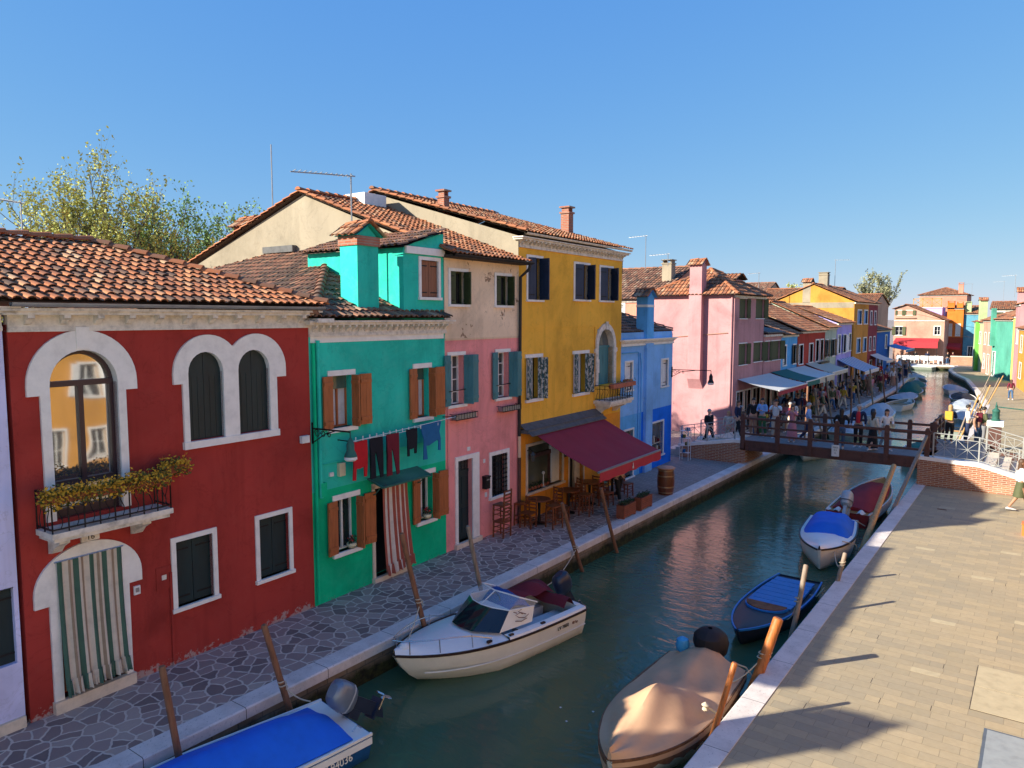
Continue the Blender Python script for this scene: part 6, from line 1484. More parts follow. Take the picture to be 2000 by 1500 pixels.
pole('tall brown mooring pole beside the speedboat, in front of the green house', (-9.25, 10.4, -1.3), (-9.26, 9.40, 1.92), .05, 'wood_pole')
pole('grey weathered mooring pole behind the speedboat windscreen', (-9.25, 12.2, -1.3), (-9.26, 11.28, 1.62), .048, 'wood_pole_grey')
pole('mooring pole in front of the cafe tables, nearer the viewer', (-9.2, 16.15, -1.3), (-9.25, 14.83, 1.36), .05, 'wood_pole')
pole('mooring pole in front of the cafe awning corner, farther one', (-9.2, 18.0, -1.3), (-9.25, 16.75, 1.36), .05, 'wood_pole')
pole('thick bright orange-brown mooring pole leaning over the right quay edge', (-3.9, 11.6, -1.2), (-3.33, 12.05, .90), .085, 'wood_pole_orange')
pole('thinner reddish mooring pole beside the tan covered boat', (-3.85, 9.7, -1.2), (-3.37, 10.08, .90), .045, 'wood_pole_orange')
pole('weathered pale mooring pole between the dark blue and tan boats', (-3.85, 14.1, -1.2), (-3.60, 14.8, .98), .05, 'wood_pole_grey')
pole('short pale mooring pole by the bow of the white boat with blue cover', (-3.75, 16.9, -1.2), (-3.37, 17.2, .63), .048, 'wood_pole_grey')
pole('long thick golden mooring pole leaning over the red covered boat', (-3.72, 19.6, -.9), (-3.85, 26.6, .98), .085, 'wood_pole_yellow', bend=.0)
rnd = random.Random(12)
for k, (y, dy, hgt) in enumerate(((36.5, 1.6, 2.4), (41, -1.5, 2.2), (43.5, -1.7, 2.6), (47, 1.2, 2.3), (51, -1.3, 2.2), (55, -1.1, 2.4), (60, -.8, 2.0), (65, 1.0, 2.2), (70, -.6, 2.3))):
    x = -9.25 - max(0, (y - 55) * .02); pole('slim pole on the left bank beyond the bridge, %s' % ('nearest the bridge', 'second from the bridge', 'third from the bridge', 'beside the crowd by the pale awnings', 'by the blue-grey covered boat', 'near the small open white boat', 'by the navy boat with white rim', 'by the domed green cover', 'farthest of the row')[k], (x, y, -1.2), (x - .25, y + dy, hgt), .05, 'wood_pole_grey' if k % 3 else 'wood_pole', group='mooring poles on the left bank beyond the bridge')
for k, (y, dx, dy, hgt) in enumerate(((38.2, .9, 1.5, 1.9), (40.0, 1.0, 1.7, 2.1), (44.5, .9, 1.8, 2.2), (47.5, .8, 1.9, 2.0), (52, .9, 2.2, 2.1), (57.5, .8, 2.0, 1.9), (63, .6, 1.6, 1.8))):
    xr = -3.25 if y < 60 else -4.0
    pole('yellowish mooring pole leaning inland on the right bank, %s' % ('right behind the landing', 'second behind the landing', 'behind the group of standing people', 'fourth from the landing', 'fifth from the landing', 'sixth from the landing', 'farthest of the leaning row')[k], (xr - .3, y, -1.2), (xr + dx * (.6 + .12 * k), y + dy, hgt), .036, 'wood_pole_yellow' if k % 2 else 'wood_pole_grey', group='mooring poles on the right bank beyond the landing')

# ================= QUAYSIDE THINGS =================
def L2W(u, v, z=0): return row(u, v, z)
# flower boxes on the red house balcony
def flower_box(label, u0, u1, v, z, seed, flowers='flower_yellow', h=.16, boxm='planter_wood', n=900, spread=.10):
    t = thing('flower_box', label, 'flower box', row(u0, v, z), ROWZ); w = u1 - u0; rnd = random.Random(seed)
    mb = MB(); mb.box(0, w, -.09, .09, 0, h); mb.build('planter', boxm, t, False)
    mb = MB(); flower_tuft(mb, (w / 2, 0, h + .03), 0, 1, 1, 1, rnd)
    for _ in range(n // 2): flower_tuft(mb, (rnd.uniform(-.03, w + .03), rnd.gauss(-.02, .06), h + rnd.gauss(0, .05) - (.08 if rnd.random() < .3 else 0)), 1, .02, .02, .02, rnd, .028)
    mb.build('foliage', 'leaf_olive', t, False)
    if flowers:
        mb = MB()
        for _ in range(n // 2): flower_tuft(mb, (rnd.uniform(-.05, w + .05), rnd.gauss(-.05, .07), h + .02 + rnd.gauss(0, .055) - (.08 if rnd.random() < .25 else 0)), 1, .02, .02, .02, rnd, .027)
        mb.build('blossom', flowers, t, False)
    return t
flower_box('long box of trailing yellow flowers along the front of the red house balcony', .1, 1.85, .52, 3.24, 1, n=3400, h=.10)
flower_box('short box of yellow flowers at the right corner of the red house balcony', 2.0, 2.38, .22, 3.30, 2, n=800, h=.12)
t = flower_box('terracotta trough on the front of the yellow house balcony', 17.0, 18.68, .62, 3.5, 3, None, .14, 'terracotta', 160); 
t = flower_box('short terracotta trough at the far end of the yellow house balcony', 18.7, 19.1, .3, 3.52, 4, None, .14, 'terracotta', 60)
for lb, u, z, s_ in (('yellow pot of red flowers on the left ground-floor sill of the green house', 6.2, .97, 5), ('yellow pot of red flowers on the right ground-floor sill of the green house', 8.62, 1.05, 6)):
    t = thing('flower_pot', lb, 'flower pot', row(u, .02, z), ROWZ); rnd = random.Random(s_)
    mb = MB(); mb.lathe((0, 0, 0), [(.07, 0), (.11, .05), (.10, .1), (.09, .1)], 12); mb.build('pot', 'box_yellowed', t)
    mb = MB(); flower_tuft(mb, (0, 0, .15), 60, .05, .04, .04, rnd, .03); mb.build('foliage', 'leaf_dark', t, False)
    mb = MB(); flower_tuft(mb, (0, 0, .2), 26, .05, .04, .04, rnd, .025); mb.build('blossom', 'flower_red', t, False)
# door curtains
def curtain(label, u0, u1, z0, z1, v, stripes, seed, ruffle=True, taper=0):
    t = thing('door_curtain', label, 'curtain', row((u0 + u1) / 2, v, z0), ROWZ); n = len(stripes) * 4; w = u1 - u0; P = []
    for i in range(n + 1):
        a = i / n; r_ = []
        for j in range(13):
            b_ = j / 12; ww = w * (1 - taper * (1 - b_) * 0 + taper * (1 - b_) * .12)
            y = -.025 * math.sin(a * 2 * math.pi * 6.5 + .6 * b_) * (.5 + .6 * (1 - b_)) - (.10 * (1 - b_) ** 2)
            r_.append((-ww / 2 + ww * a + .04 * taper * (1 - b_), y, (z1 - z0) * b_ + (.06 * a * (1 - b_) if ruffle else 0)))
        P.append(r_)
    mats = sorted(set(stripes)); mb = MB(); mb.grid(P, mif=lambda i, j: mats.index(stripes[i // 4])); mb.build('cloth', mats, t)
    if ruffle:
        P2 = []
        for i in range(n + 1):
            x, y, z = P[i][0]; P2.append([(x, y - .015, z + .14), (x, y - .03 - .02 * math.sin(i * .9), z + .02), (x, y - .05 - .035 * math.sin(i * .9), z - .08)][::-1])
        mb = MB(); mb.grid(P2, mif=lambda i, j: mats.index(stripes[i // 4])); mb.build('ruffle', mats, t)
    mb = MB(); mb.tube([(-w / 2 - .03, 0, z1 - z0), (w / 2 + .03, 0, z1 - z0)], .012, 6); mb.build('rod', 'steel', t)
    return t
g_, c_, ta = 'stripe_green', 'stripe_cream', 'stripe_tan'
curtain('green and cream striped curtain hanging in the arched door of the red house', .43, 1.37, .34, 2.26, .06, [g_, g_, c_, c_, ta, c_, g_, g_, c_, ta, c_, c_, g_, g_, c_, ta, c_, g_, g_, c_, c_, ta, c_, g_, g_], 1)
a_, b_ = 'stripe_rust', 'stripe_white'
curtain('rust and white striped curtain hanging in the door of the green house', 7.06, 7.86, .22, 2.08, .10, [a_, a_, b_, a_, a_, b_, b_, a_, a_, b_, a_, a_, b_, b_, a_, a_, b_, a_, a_], 2, True, 1)
# washing line
t = thing('washing_line', 'white washing line strung across the green house above the door', 'washing line', row(5.9, .3, 3.3), ROWZ)
mb = MB(); mb.tube([(0, 0, -.02), (1.6, 0, -.02), (3.35, 0, .12)], .006, 4); mb.tube([(0, -.12, .0), (3.35, -.12, .14)], .006, 4)
for k in range(14): x = .2 + k * .2; mb.box(x, x + .015, -.01, .01, -.04 + .03 * x / 3, .05 + .03 * x / 3)
mb.build('line', 'white_paint', t, False)
mb = MB(); mb.bar((0, .3, 0), (0, -.15, 0), .01); mb.bar((3.35, .3, .1), (3.35, -.15, .14), .01); mb.build('bracket', 'iron_black', t, False)
def garment(label, name, u, z, poly, mat, v=.3):
    t = thing(name, label, 'laundry', row(u, v, z), ROWZ)
    poly = [(a, b_ * 1.12) for a, b_ in poly]; mb = MB(); n = len(poly)
    f = lambda x, zz: .035 * math.sin(14 * x + 5 * zz) * min(1, -zz * 3)
    fr = [(x, -.012 + f(x, zz), zz) for x, zz in poly]; bk = [(x, .012 + f(x, zz), zz) for x, zz in poly]
    mb.idx(fr + bk, [tuple(range(n)), tuple(range(2 * n - 1, n - 1, -1))] + [(i, n + i, n + (i + 1) % n, (i + 1) % n) for i in range(n)]); o = mb.build('cloth', mat, t, True, 60); return t
shirt = lambda w, h, sl: [(0, 0), (w * .3, -.01), (w * .6, 0), (w, 0), (w * .97, -h * .35), (w * 1.0, -h * .75), (w * 1.02, -h * .76 - sl), (w * .86, -h * .76 - sl), (w * .84, -h * .8), (w * .5, -h * .83), (w * .18, -h * .8), (w * .2, -h * .8 - sl), (w * .06, -h * .8 - sl), (w * .04, -h * .7), (w * .06, -h * .35)]
pants = lambda w, h: [(0, 0), (w, 0), (w * 1.02, -h * .5), (w * 1.12, -h), (w * .78, -h), (w * .6, -h * .42), (w * .5, -h * .35), (w * .42, -h * .45), (w * .38, -h * .98), (w * .08, -h * 1.0), (w * .02, -h * .5)]
garment('red long-sleeved top hanging upside down, first from the left on the line', 'shirt', 6.0, 3.26, shirt(.42, .62, .22), 'cloth_red')
garment('black trousers hanging second from the left on the line', 'trousers', 6.5, 3.27, pants(.38, .78), 'cloth_black')
garment('dark red trousers hanging in the middle of the line', 'trousers', 7.0, 3.29, pants(.38, .82), 'cloth_wine')
garment('small black top hanging between the dark red trousers and blue sweater', 'shirt', 7.62, 3.32, shirt(.36, .5, .14), 'cloth_black')
garment('blue sweater hanging last on the right of the line', 'shirt', 8.12, 3.36, [(0, 0), (.2, .01), (.45, .02), (.62, .04), (.70, 0), (.66, -.2), (.72, -.36), (.66, -.6), (.56, -.58), (.60, -.4), (.54, -.36), (.3, -.46), (.16, -.44), (.17, -.72), (.07, -.72), (.06, -.3), (.0, -.12)], 'cloth_blue')
# street lamps on wrought brackets
def lamp(label, u, z, L, side_dir=(1, 0), loc=None, rz=None, s=1):
    t = thing('street_lamp', label, 'street lamp', loc or row(u, .02, z), rz if rz is not None else ROWZ)
    mb = MB(); mb.bar((0, .02, 0), (0, -L, .02), .014); mb.bar((0, .0, .12), (0, 0, -.3), .02)
    for k in range(3):
        c = (-.12 - k * .17, -.05); r = .085 - k * .015
        mb.tube([(0, c[0] + r * math.cos(a) * (1 - a / 14), -.09 + r * math.sin(a) * (1 - a / 14)) for a in [i * .6 for i in range(14)]], .009, 5)
    mb.tube([(0, 0, -.28), (0, -.15, -.2), (0, -.35, -.08), (0, -.6 * L, 0)], .012, 5); mb.build('bracket', 'iron_black', t)
    mb = MB(); mb.tube([(0, -L, .02), (0, -L, -.12)], .012, 6); mb.lathe((0, -L, -.45), [(.125, .0), (.105, .06), (.075, .12), (.075, .24), (.05, .3), (.02, .36)], 12); mb.build('lantern', 'copper_green' if s == 1 else 'iron_black', t)
    mb = MB(); mb.lathe((0, -L, -.53), [(.09, 0), (.125, .03), (.12, .078)], 14); mb.build('lamp_shade', 'box_white', t); return t
lamp('green street lamp on a wrought iron arm between the red and green houses', 5.24, 3.62, 1.05)
lamp('dark street lamp on a scrolled iron arm at the corner of the blue house', 23.55, 3.72, 1.6, s=2)
t = thing('junction_box', 'small white electrical box at the right edge of the red house', 'electrical box', row(5.0, .04, 3.44), ROWZ); mb = MB(); mb.box(-.09, .09, -.06, .02, -.07, .07); mb.box(-.08, .08, -.066, -.06, -.06, .06); mb.build('case', 'box_white', t, False)
# barrel, planters
t = thing('barrel', 'varnished wooden barrel with pale top standing on the quay by the blue house', 'barrel', (-9.95, 22.4, 0)); H_ = .86
pr = [(.235, 0), (.27, .2), (.285, .43), (.27, .66), (.235, .86)]
mb = MB(); mb.lathe((0, 0, 0), pr, 24); mb.build('staves', 'barrel_wood', t)
for z, r_ in ((.06, .248), (.24, .279), (.60, .279), (.78, .250)): mb = MB(); mb.lathe((0, 0, z), [(r_ + .002, 0), (r_ + .008, .02), (r_ + .003, .045)], 24); mb.build('hoop', 'brass_hoop', t)
mb = MB(); mb.lathe((0, 0, .862), [(.30, 0), (.30, .03), (.29, .035)], 24); mb.build('top', 'barrel_top', t)
for lb, u, sd in (('wooden planter of low shrubs on the kerb, nearer the viewer', 14.75, 1), ('wooden planter of low shrubs on the kerb, nearer the barrel', 15.85, 2)):
    t = thing('planter', lb, 'planter', (-9.72, 4.16 + u - .15, 0), Q, 'wooden planters on the quay kerb'); rnd = random.Random(sd)
    mb = MB(); mb.box(0, .75, -.13, .13, .06, .40); 
    for x in (0, .70): mb.box(x, x + .05, -.12, .12, 0, .06)
    for k in range(1, 6): mb.box(-.004, .754, -.134, -.130, .06 + k * .057, .064 + k * .057, 1)
    mb.build('box', ['planter_wood', 'mortar_dark'], t, False)
    mb = MB()
    for _ in range(320): flower_tuft(mb, (rnd.uniform(.02, .73), rnd.uniform(-.1, .1), .43 + rnd.gauss(0, .035)), 1, .01, .01, .01, rnd, .03)
    mb.build('foliage', 'leaf_dark', t, False)
# cafe furniture
def chair(label, x, y, rz, z=0, stool=False, group='ladder-back chairs outside the cafe'):
    t = thing('chair', label, 'chair', (x, y, z), rz, group)
    sh = .62 if stool else .42; bh = 0 if stool else .42
    mb = MB(); mb.box(-.18, .18, -.17, .17, sh - .02, sh + .015); mb.build('seat', 'wood_chair', t, False)
    for px, py in ((-.16, -.15), (.16, -.15), (-.16, .15), (.16, .15)):
        mb = MB(); top = sh - .02 if py < 0 or stool else sh + bh; mb.bar((px * 1.06, py * 1.06, 0), (px, py + (.05 if py > 0 and not stool else 0), top), .016); mb.build('leg', 'wood_chair', t, False)
    mb = MB()
    for zz in (.14, .26): mb.bar((-.16, -.15, zz), (.16, -.15, zz), .009); mb.bar((-.16, .16, zz), (.16, .16, zz), .009); mb.bar((-.16, -.15, zz + .03), (-.16, .15, zz + .03), .009); mb.bar((.16, -.15, zz + .03), (.16, .15, zz + .03), .009)
    mb.build('stretcher', 'wood_chair', t, False)
    if not stool:
        mb = MB()
        for k in range(4): zz = sh + .10 + k * .095; yy = .15 + .05 * (zz / (sh + bh)); mb.box(-.15, .15, yy - .008, yy + .008, zz - .02, zz + .02)
        mb.build('backrest', 'wood_chair', t, False)
    return t
def table(label, x, y, r=.33):
    t = thing('cafe_table', label, 'table', (x, y, 0), 0, 'round cafe tables')
    mb = MB(); mb.lathe((0, 0, .68), [(r - .02, 0), (r, .012), (r, .03), (r - .01, .04)], 24); mb.build('tabletop', 'wood_chair', t)
    mb = MB(); mb.lathe((0, 0, 0), [(.2, 0), (.19, .03), (.05, .06), (.035, .3), (.045, .66), (.08, .68)], 12); mb.build('pedestal', 'iron_black', t); return t
def rp(u, v): p = row(u, v); return p[0], p[1]
c0 = rp(11.25, .34)
chair('ladder-back chair standing against the pink house wall, under another stacked chair', *c0, ROWZ + R(180))
chair('ladder-back chair stacked on top of another against the pink house wall', c0[0], c0[1], ROWZ + R(180), .45)
for k, (u, v, lb) in enumerate(((12.85, .5, 'round cafe table nearest the pink house'), (14.3, .62, 'round cafe table in front of the shop window'), (15.6, .62, 'round cafe table before the cafe door'), (17.2, .6, 'round cafe table at the far end under the awning'))): table(lb, *rp(u, v))
cl = [(12.35, .45, 95, 'cafe chair between the pink house and the nearest table', 0), (13.3, 1.0, 200, 'cafe chair on the canal side of the nearest table', 0), (12.75, 1.05, 160, 'low stool on the canal side of the nearest table', 1), (13.75, .45, 85, 'cafe chair left of the shop-window table', 0), (14.9, .75, -80, 'cafe chair right of the shop-window table', 0), (14.4, 1.15, 190, 'cafe stool on the canal side of the shop-window table', 1),
      (15.15, .32, 60, 'cafe chair with its back to the menu board', 0), (16.15, .7, -90, 'cafe chair right of the table before the door', 0), (16.6, .5, 80, 'cafe chair behind the waiter', 0), (17.75, .55, -90, 'cafe chair at the far end of the awning', 0), (15.7, 1.15, 180, 'cafe chair on the canal side of the door table', 0), (17.2, 1.1, 175, 'cafe chair on the canal side of the far table', 0), (12.5, .15, 10, 'cafe stool against the orange wall by the drainpipe', 1)]
for u, v, a, lb, st in cl: chair(lb, *rp(u, v), ROWZ + R(a + 180), 0, bool(st))
# rack by the blue house corner, orange box at right edge
t = thing('postcard_rack', 'white wire postcard rack beside the blue house corner', 'display rack', (-11.75, 28.3, 0)); mb = MB()
for z in (.3, .6, .9, 1.2): mb.box(-.18, .18, -.12, .12, z, z + .012)
for x in (-.18, .18):
    for y in (-.12, .12): mb.bar((x, y, 0), (x, y, 1.35), .01)
mb.build('frame', 'white_paint', t, False); mb = MB()
for k in range(8): mb.box(-.16 + .09 * (k % 4), -.09 + .09 * (k % 4), -.1, .05, .32 + .3 * (k // 2 % 4), .45 + .3 * (k // 2 % 4), k % 3)
mb.build('cards', ['stripe_cream', 'cloth_blue', 'leaf_olive'], t, False)
t = thing('crate', 'orange plastic crate cut by the right edge of the photo on the paving', 'crate', (-.13, 23.75, 0)); mb = MB(); mb.box(-.16, .3, -.15, .15, 0, .04); mb.box(-.16, -.13, -.15, .15, .04, .30); mb.box(.27, .3, -.15, .15, .04, .30); mb.box(-.13, .27, -.15, -.12, .04, .30); mb.box(-.13, .27, .12, .15, .04, .30); mb.box(-.175, .315, -.165, .165, .30, .33)
mb.build('shell', 'orange_plastic', t, False)
t = thing('traffic_cone', 'small orange cone beside the green pump lever', 'cone', (-.72, 34.4, .05)); mb = MB(); mb.lathe((0, 0, 0), [(.16, 0), (.16, .03), (.1, .04), (.04, .42), (.03, .44)], 14); mb.build('cone', 'orange_plastic', t)
mb = MB(); mb.box(-2.45, -2.2, 25.4, 25.47, .004, .012); tag(mb.build('litter', 'canvas_brown', None, False), 'scrap of brown litter lying on the sunlit right pavement', 'litter')

# mooring ropes from boats to poles and quay
def rope(label, p, base, top, z, sag=.12, r_=.011, R_=.06):
    b_, t_ = Vector(base), Vector(top); q = b_ + (t_ - b_) * ((z - b_.z) / (t_.z - b_.z)); p = Vector(p); t = thing('mooring_rope', label, 'rope', p); mb = MB(); e = q + (p - q).normalized() * R_
    mb.tube([(e - p) * k / 10 - Vector((0, 0, sag * math.sin(math.pi * k / 10))) for k in range(11)], r_, 5)
    ax = (t_ - b_).normalized(); mb.tube([(q - p) + Vector((R_ * math.cos(a), R_ * math.sin(a), 0)) + ax * .008 * k for k, a in enumerate([i * .7 for i in range(19)])], r_, 5); mb.build('strand', 'rope', t); return t
rope('slack rope from the speedboat bow to the brown pole in front of the green house', (-8.9, 9.0, .02), (-9.25, 10.4, -1.3), (-9.26, 9.40, 1.92), .45)
rope('rope from the speedboat stern to the quay pole by the cafe', (-8.55, 12.7, .0), (-9.2, 16.15, -1.3), (-9.25, 14.83, 1.36), .05, .2)
rope('rope from the blue covered boat stern to the pole below the red house window', (-8.95, 7.05, -.12), (-9.12, 7.12, -1.3), (-9.24, 6.46, 1.24), .15, .04)
rope('rope from the tan covered boat to the thick orange-brown pole', (-3.95, 11.4, -.15), (-3.9, 11.6, -1.2), (-3.33, 12.05, .90), .2, .06, R_=.1)
rope('rope from the dark blue boat to the weathered pale pole', (-3.95, 14.9, -.25), (-3.85, 14.1, -1.2), (-3.60, 14.8, .98), .25, .08)
rope('rope from the white boat with blue canvas to the short pale pole', (-4.1, 19.6, -.1), (-3.75, 16.9, -1.2), (-3.37, 17.2, .63), .3, .15)
for k, (x, y) in enumerate(((-5.9, 9.6), (-6.2, 9.9), (-5.7, 10.1))): mb = MB(); mb.prism_z([(x, y), (x + .03, y - .01), (x + .035, y + .02), (x + .005, y + .025)], -.599, -.594); tag(mb.build('floating_scrap', 'paper', None, False), 'tiny white scrap floating between speedboat and tan boat, ' + ('nearest the viewer', 'the one farthest left of three', 'the one nearest the tan boat')[k], 'litter', 'white scraps floating on the canal')

# ================= PEOPLE =================
def skin(verts, edges, radii, root=0, sub=1):
    me = bpy.data.meshes.new('sk'); me.from_pydata([tuple(v) for v in verts], edges, []); o = bpy.data.objects.new('sk', me); COL.objects.link(o)
    m_ = o.modifiers.new('s', 'SKIN'); m_.use_smooth_shade = True
    for i, r_ in enumerate(radii):
        sv = me.skin_vertices[0].data[i]; sv.radius = (r_, r_) if isinstance(r_, (int, float)) else r_; sv.use_root = (i == root)
    if sub: q = o.modifiers.new('u', 'SUBSURF'); q.levels = sub; q.render_levels = sub
    dg = bpy.context.evaluated_depsgraph_get(); out_ = bpy.data.meshes.new_from_object(o.evaluated_get(dg)); bpy.data.objects.remove(o); bpy.data.meshes.remove(me)
    vs = [tuple(v.co) for v in out_.vertices]; fs = [list(p.vertices) for p in out_.polygons]; bpy.data.meshes.remove(out_)
    return vs, fs
def pose(kind):
    """joint positions, 1.66 m tall, facing -y"""
    J = dict(pel=(0, 0, .88), bel=(0, -.01, 1.0), che=(0, -.01, 1.2), nk=(0, .01, 1.37), nk2=(0, 0, 1.42), hd=(0, -.015, 1.50), tp=(0, 0, 1.60))
    leg = dict(stand=((.09, .0, .47), (.10, .03, .07), (-.09, 0, .47), (-.10, .03, .07)), walk=((.09, -.16, .48), (.09, -.20, .07), (-.09, .05, .47), (-.09, .32, .12)), stride=((.08, .06, .47), (.09, .27, .11), (-.09, -.12, .48), (-.10, -.24, .07)), lean=((.09, .02, .47), (.14, .06, .07), (-.09, .0, .47), (-.08, .05, .07)))
    arm = dict(stand=((.24, .02, 1.08), (.24, -.05, .84), (-.24, .02, 1.08), (-.25, -.05, .84)), walk=((.23, .10, 1.09), (.22, .05, .85), (-.23, -.02, 1.08), (-.22, -.18, .88)), photo=((.22, -.14, 1.18), (.07, -.30, 1.36), (-.22, -.14, 1.18), (-.07, -.30, 1.36)), phone=((.22, -.04, 1.08), (.06, -.24, 1.12), (-.22, -.04, 1.08), (-.05, -.24, 1.10)), bag=((.25, .02, 1.10), (.18, -.16, 1.02), (-.24, .02, 1.08), (-.24, -.04, .84)), rail=((.27, -.10, 1.12), (.26, -.30, .98), (-.27, -.10, 1.12), (-.26, -.30, .98)))
    lk, ak = dict(stand=('stand', 'stand'), walk=('walk', 'walk'), stride=('stride', 'walk'), photo=('stand', 'photo'), phone=('lean', 'phone'), bag=('walk', 'bag'), rail=('lean', 'rail'))[kind]
    return J, leg[lk], arm[ak]
PROTO = {}
def proto(kind, female=False, skirt=None):
    key = (kind, female, skirt)
    if key in PROTO: return PROTO[key]
    J, L_, A_ = pose(kind); V_ = [J[k] for k in ('pel', 'bel', 'che', 'nk', 'nk2', 'hd', 'tp')]; r_ = [(.125, .10), (.11, .085), (.135, .095), (.055, .055), (.048, .048), (.078, .092), (.055, .065)]
    E_ = [(0, 1), (1, 2), (2, 3), (3, 4), (4, 5), (5, 6)]
    def add(p, q, rr): V_.append(q); r_.append(rr); E_.append((p, len(V_) - 1)); return len(V_) - 1
    sh = .155 if female else .18
    hands, feet = [], []
    for s_, (kn, an) in ((1, L_[:2]), (-1, L_[2:])):
        a = add(0, (s_ * .09, 0, .80), .092); b_ = add(a, kn, .058); c = add(b_, an, .038); d = add(c, (an[0] + s_ * .015, an[1] - .14, max(.035, an[2] - .05)), .03); feet.append(an)
    for s_, (el, wr) in ((1, A_[:2]), (-1, A_[2:])):
        a = add(2, (s_ * sh, .0, 1.335), .055); b_ = add(a, el, .042); c = add(b_, wr, .028)
        el_, wr_ = Vector(el), Vector(wr); d = (wr_ - el_).normalized(); pl = wr_ + d * .07; add(c, pl, (.032, .018)); hands.append((wr_, d, s_))
    vs, fs = skin(V_, E_, r_)
    body = MB(); body.idx(vs, fs)
    # fingers, thumb, nose, ears
    for w_, d, s_ in hands:
        sd_ = d.cross(Vector((0, 1, .2))).normalized(); pn = sd_.cross(d).normalized()
        for k, ln in enumerate((.062, .072, .068, .052)):
            o = w_ + d * .085 + sd_ * (.024 - .016 * k); body.tube([o, o + d * ln * .5 - pn * .008, o + d * ln - pn * .024], .0085, 5, .006)
        o = w_ + d * .045 + sd_ * .026 * 1; body.tube([o, o + sd_ * .022 + d * .02, o + sd_ * .028 + d * .048 - pn * .01], .010, 5, .007)
    hd = Vector(J['hd'])
    body.tube([hd + Vector((0, -.085, .02)), hd + Vector((0, -.108, -.012)), hd + Vector((0, -.088, -.018))], .012, 5, .013)
    for s_ in (-1, 1): body.obox(hd + Vector((s_ * .078, .005, .0)), (.008, 0, 0), (0, .014, 0), (0, 0, .026))
    bm_ = body.mesh('body', 'skin_fair', True, 60)
    # top
    Vt = [J['pel'], J['bel'], J['che'], (0, .005, 1.345)]; rt = [(.142, .115), (.128, .103), (.152, .112), (.072, .068)]; Et = [(0, 1), (1, 2), (2, 3)]
    for s_, (el, wr) in ((1, A_[:2]), (-1, A_[2:])):
        Vt.append((s_ * sh, 0, 1.335)); rt.append(.070); Et.append((2, len(Vt) - 1)); Vt.append(el); rt.append(.054); Et.append((len(Vt) - 2, len(Vt) - 1))
        el_, wr_ = Vector(el), Vector(wr); Vt.append(tuple(wr_ - (wr_ - el_) * .1)); rt.append(.040); Et.append((len(Vt) - 2, len(Vt) - 1))
    vs, fs = skin(Vt, Et, rt); mb = MB(); mb.idx(vs, fs); top = mb.mesh('top', 'wear_white', True, 60)
    low = None
    if skirt:
        z0 = .14 if skirt == 'long' else .48
        P = []
        for q in range(6):
            z = lerp(.94, z0, q / 5); w_ = lerp(.135, .24 if skirt == 'long' else .21, (q / 5) ** .8)
            P.append([(w_ * math.cos(a) * (1 + .05 * math.sin(5 * a) * q / 5), w_ * .8 * math.sin(a) * (1 + .06 * math.sin(6 * a) * q / 5) + .02 * q / 5, z) for a in [2 * math.pi * k / 20 for k in range(21)]])
        mb = MB(); mb.grid(P); mb.face(P[-1][:-1]); low = mb.mesh('skirt', 'wear_black', True, 60)
    else:
        Vl = [(0, 0, .92), (0, 0, .86)]; rl = [(.142, .116), (.135, .115)]; El = [(0, 1)]
        for s_, (kn, an) in ((1, L_[:2]), (-1, L_[2:])):
            Vl.append((s_ * .09, 0, .78)); rl.append(.102); El.append((1, len(Vl) - 1)); Vl.append(kn); rl.append(.072); El.append((len(Vl) - 2, len(Vl) - 1))
            Vl.append((an[0], an[1], an[2] + .03)); rl.append(.058); El.append((len(Vl) - 2, len(Vl) - 1))
        vs, fs = skin(Vl, El, rl); mb = MB(); mb.idx(vs, fs); low = mb.mesh('trousers', 'wear_black', True, 60)
    shoes = []
    for an in feet:
        mb = MB(); x, y, z = an; zz = max(.0, z - .07)
        P = []
        for q, (w_, h_) in ((.07, (.03, .05)), (.04, (.042, .08)), (-.04, (.045, .075)), (-.12, (.05, .05)), (-.18, (.04, .035)), (-.205, (.02, .025))):
            P.append([(x + w_ * math.cos(a), y + q, zz + max(0, h_ * (.5 + .5 * math.sin(a)))) for a in [2 * math.pi * k / 10 for k in range(11)]])
        mb.grid(P); mb.face(P[0][:-1][::-1]); mb.face(P[-1][:-1]); shoes.append(mb.mesh('shoe', 'shoe_white', True, 50))
    # hair
    mb = MB(); P = []; hx, hy, hz = J['hd']
    for q in range(8):
        th = q / 7 * 2.0; rr = math.sin(th) if th < math.pi / 2 else 1
        z = hz + .035 + .098 * math.cos(th); row_ = []
        for k in range(17):
            a = 2 * math.pi * k / 16; front = max(0, -math.sin(a))
            zz = z if z > hz + .045 or front < .35 else hz + .045 + (z - hz - .045) * .15
            row_.append((hx + .086 * rr * math.cos(a) * 1.02, hy + .012 + .100 * rr * math.sin(a) * (1 if front < .35 else .96), zz))
        P.append(row_)
    mb.grid(P)
    if female:
        P = []
        for q in range(6):
            z = hz + .03 - q * .055; w_ = .088 - .004 * q
            P.append([(hx + w_ * math.cos(a), hy + .02 + (.082 + .004 * q) * math.sin(a) * (1 if math.sin(a) > 0 else .2), z) for a in [R(-20) + R(220) * k / 10 for k in range(11)]])
        mb.grid(P); mb.face(P[-1])
    hair = mb.mesh('hair', 'hair_dark', True, 60)
    PROTO[key] = (bm_, top, low, shoes, hair); return PROTO[key]
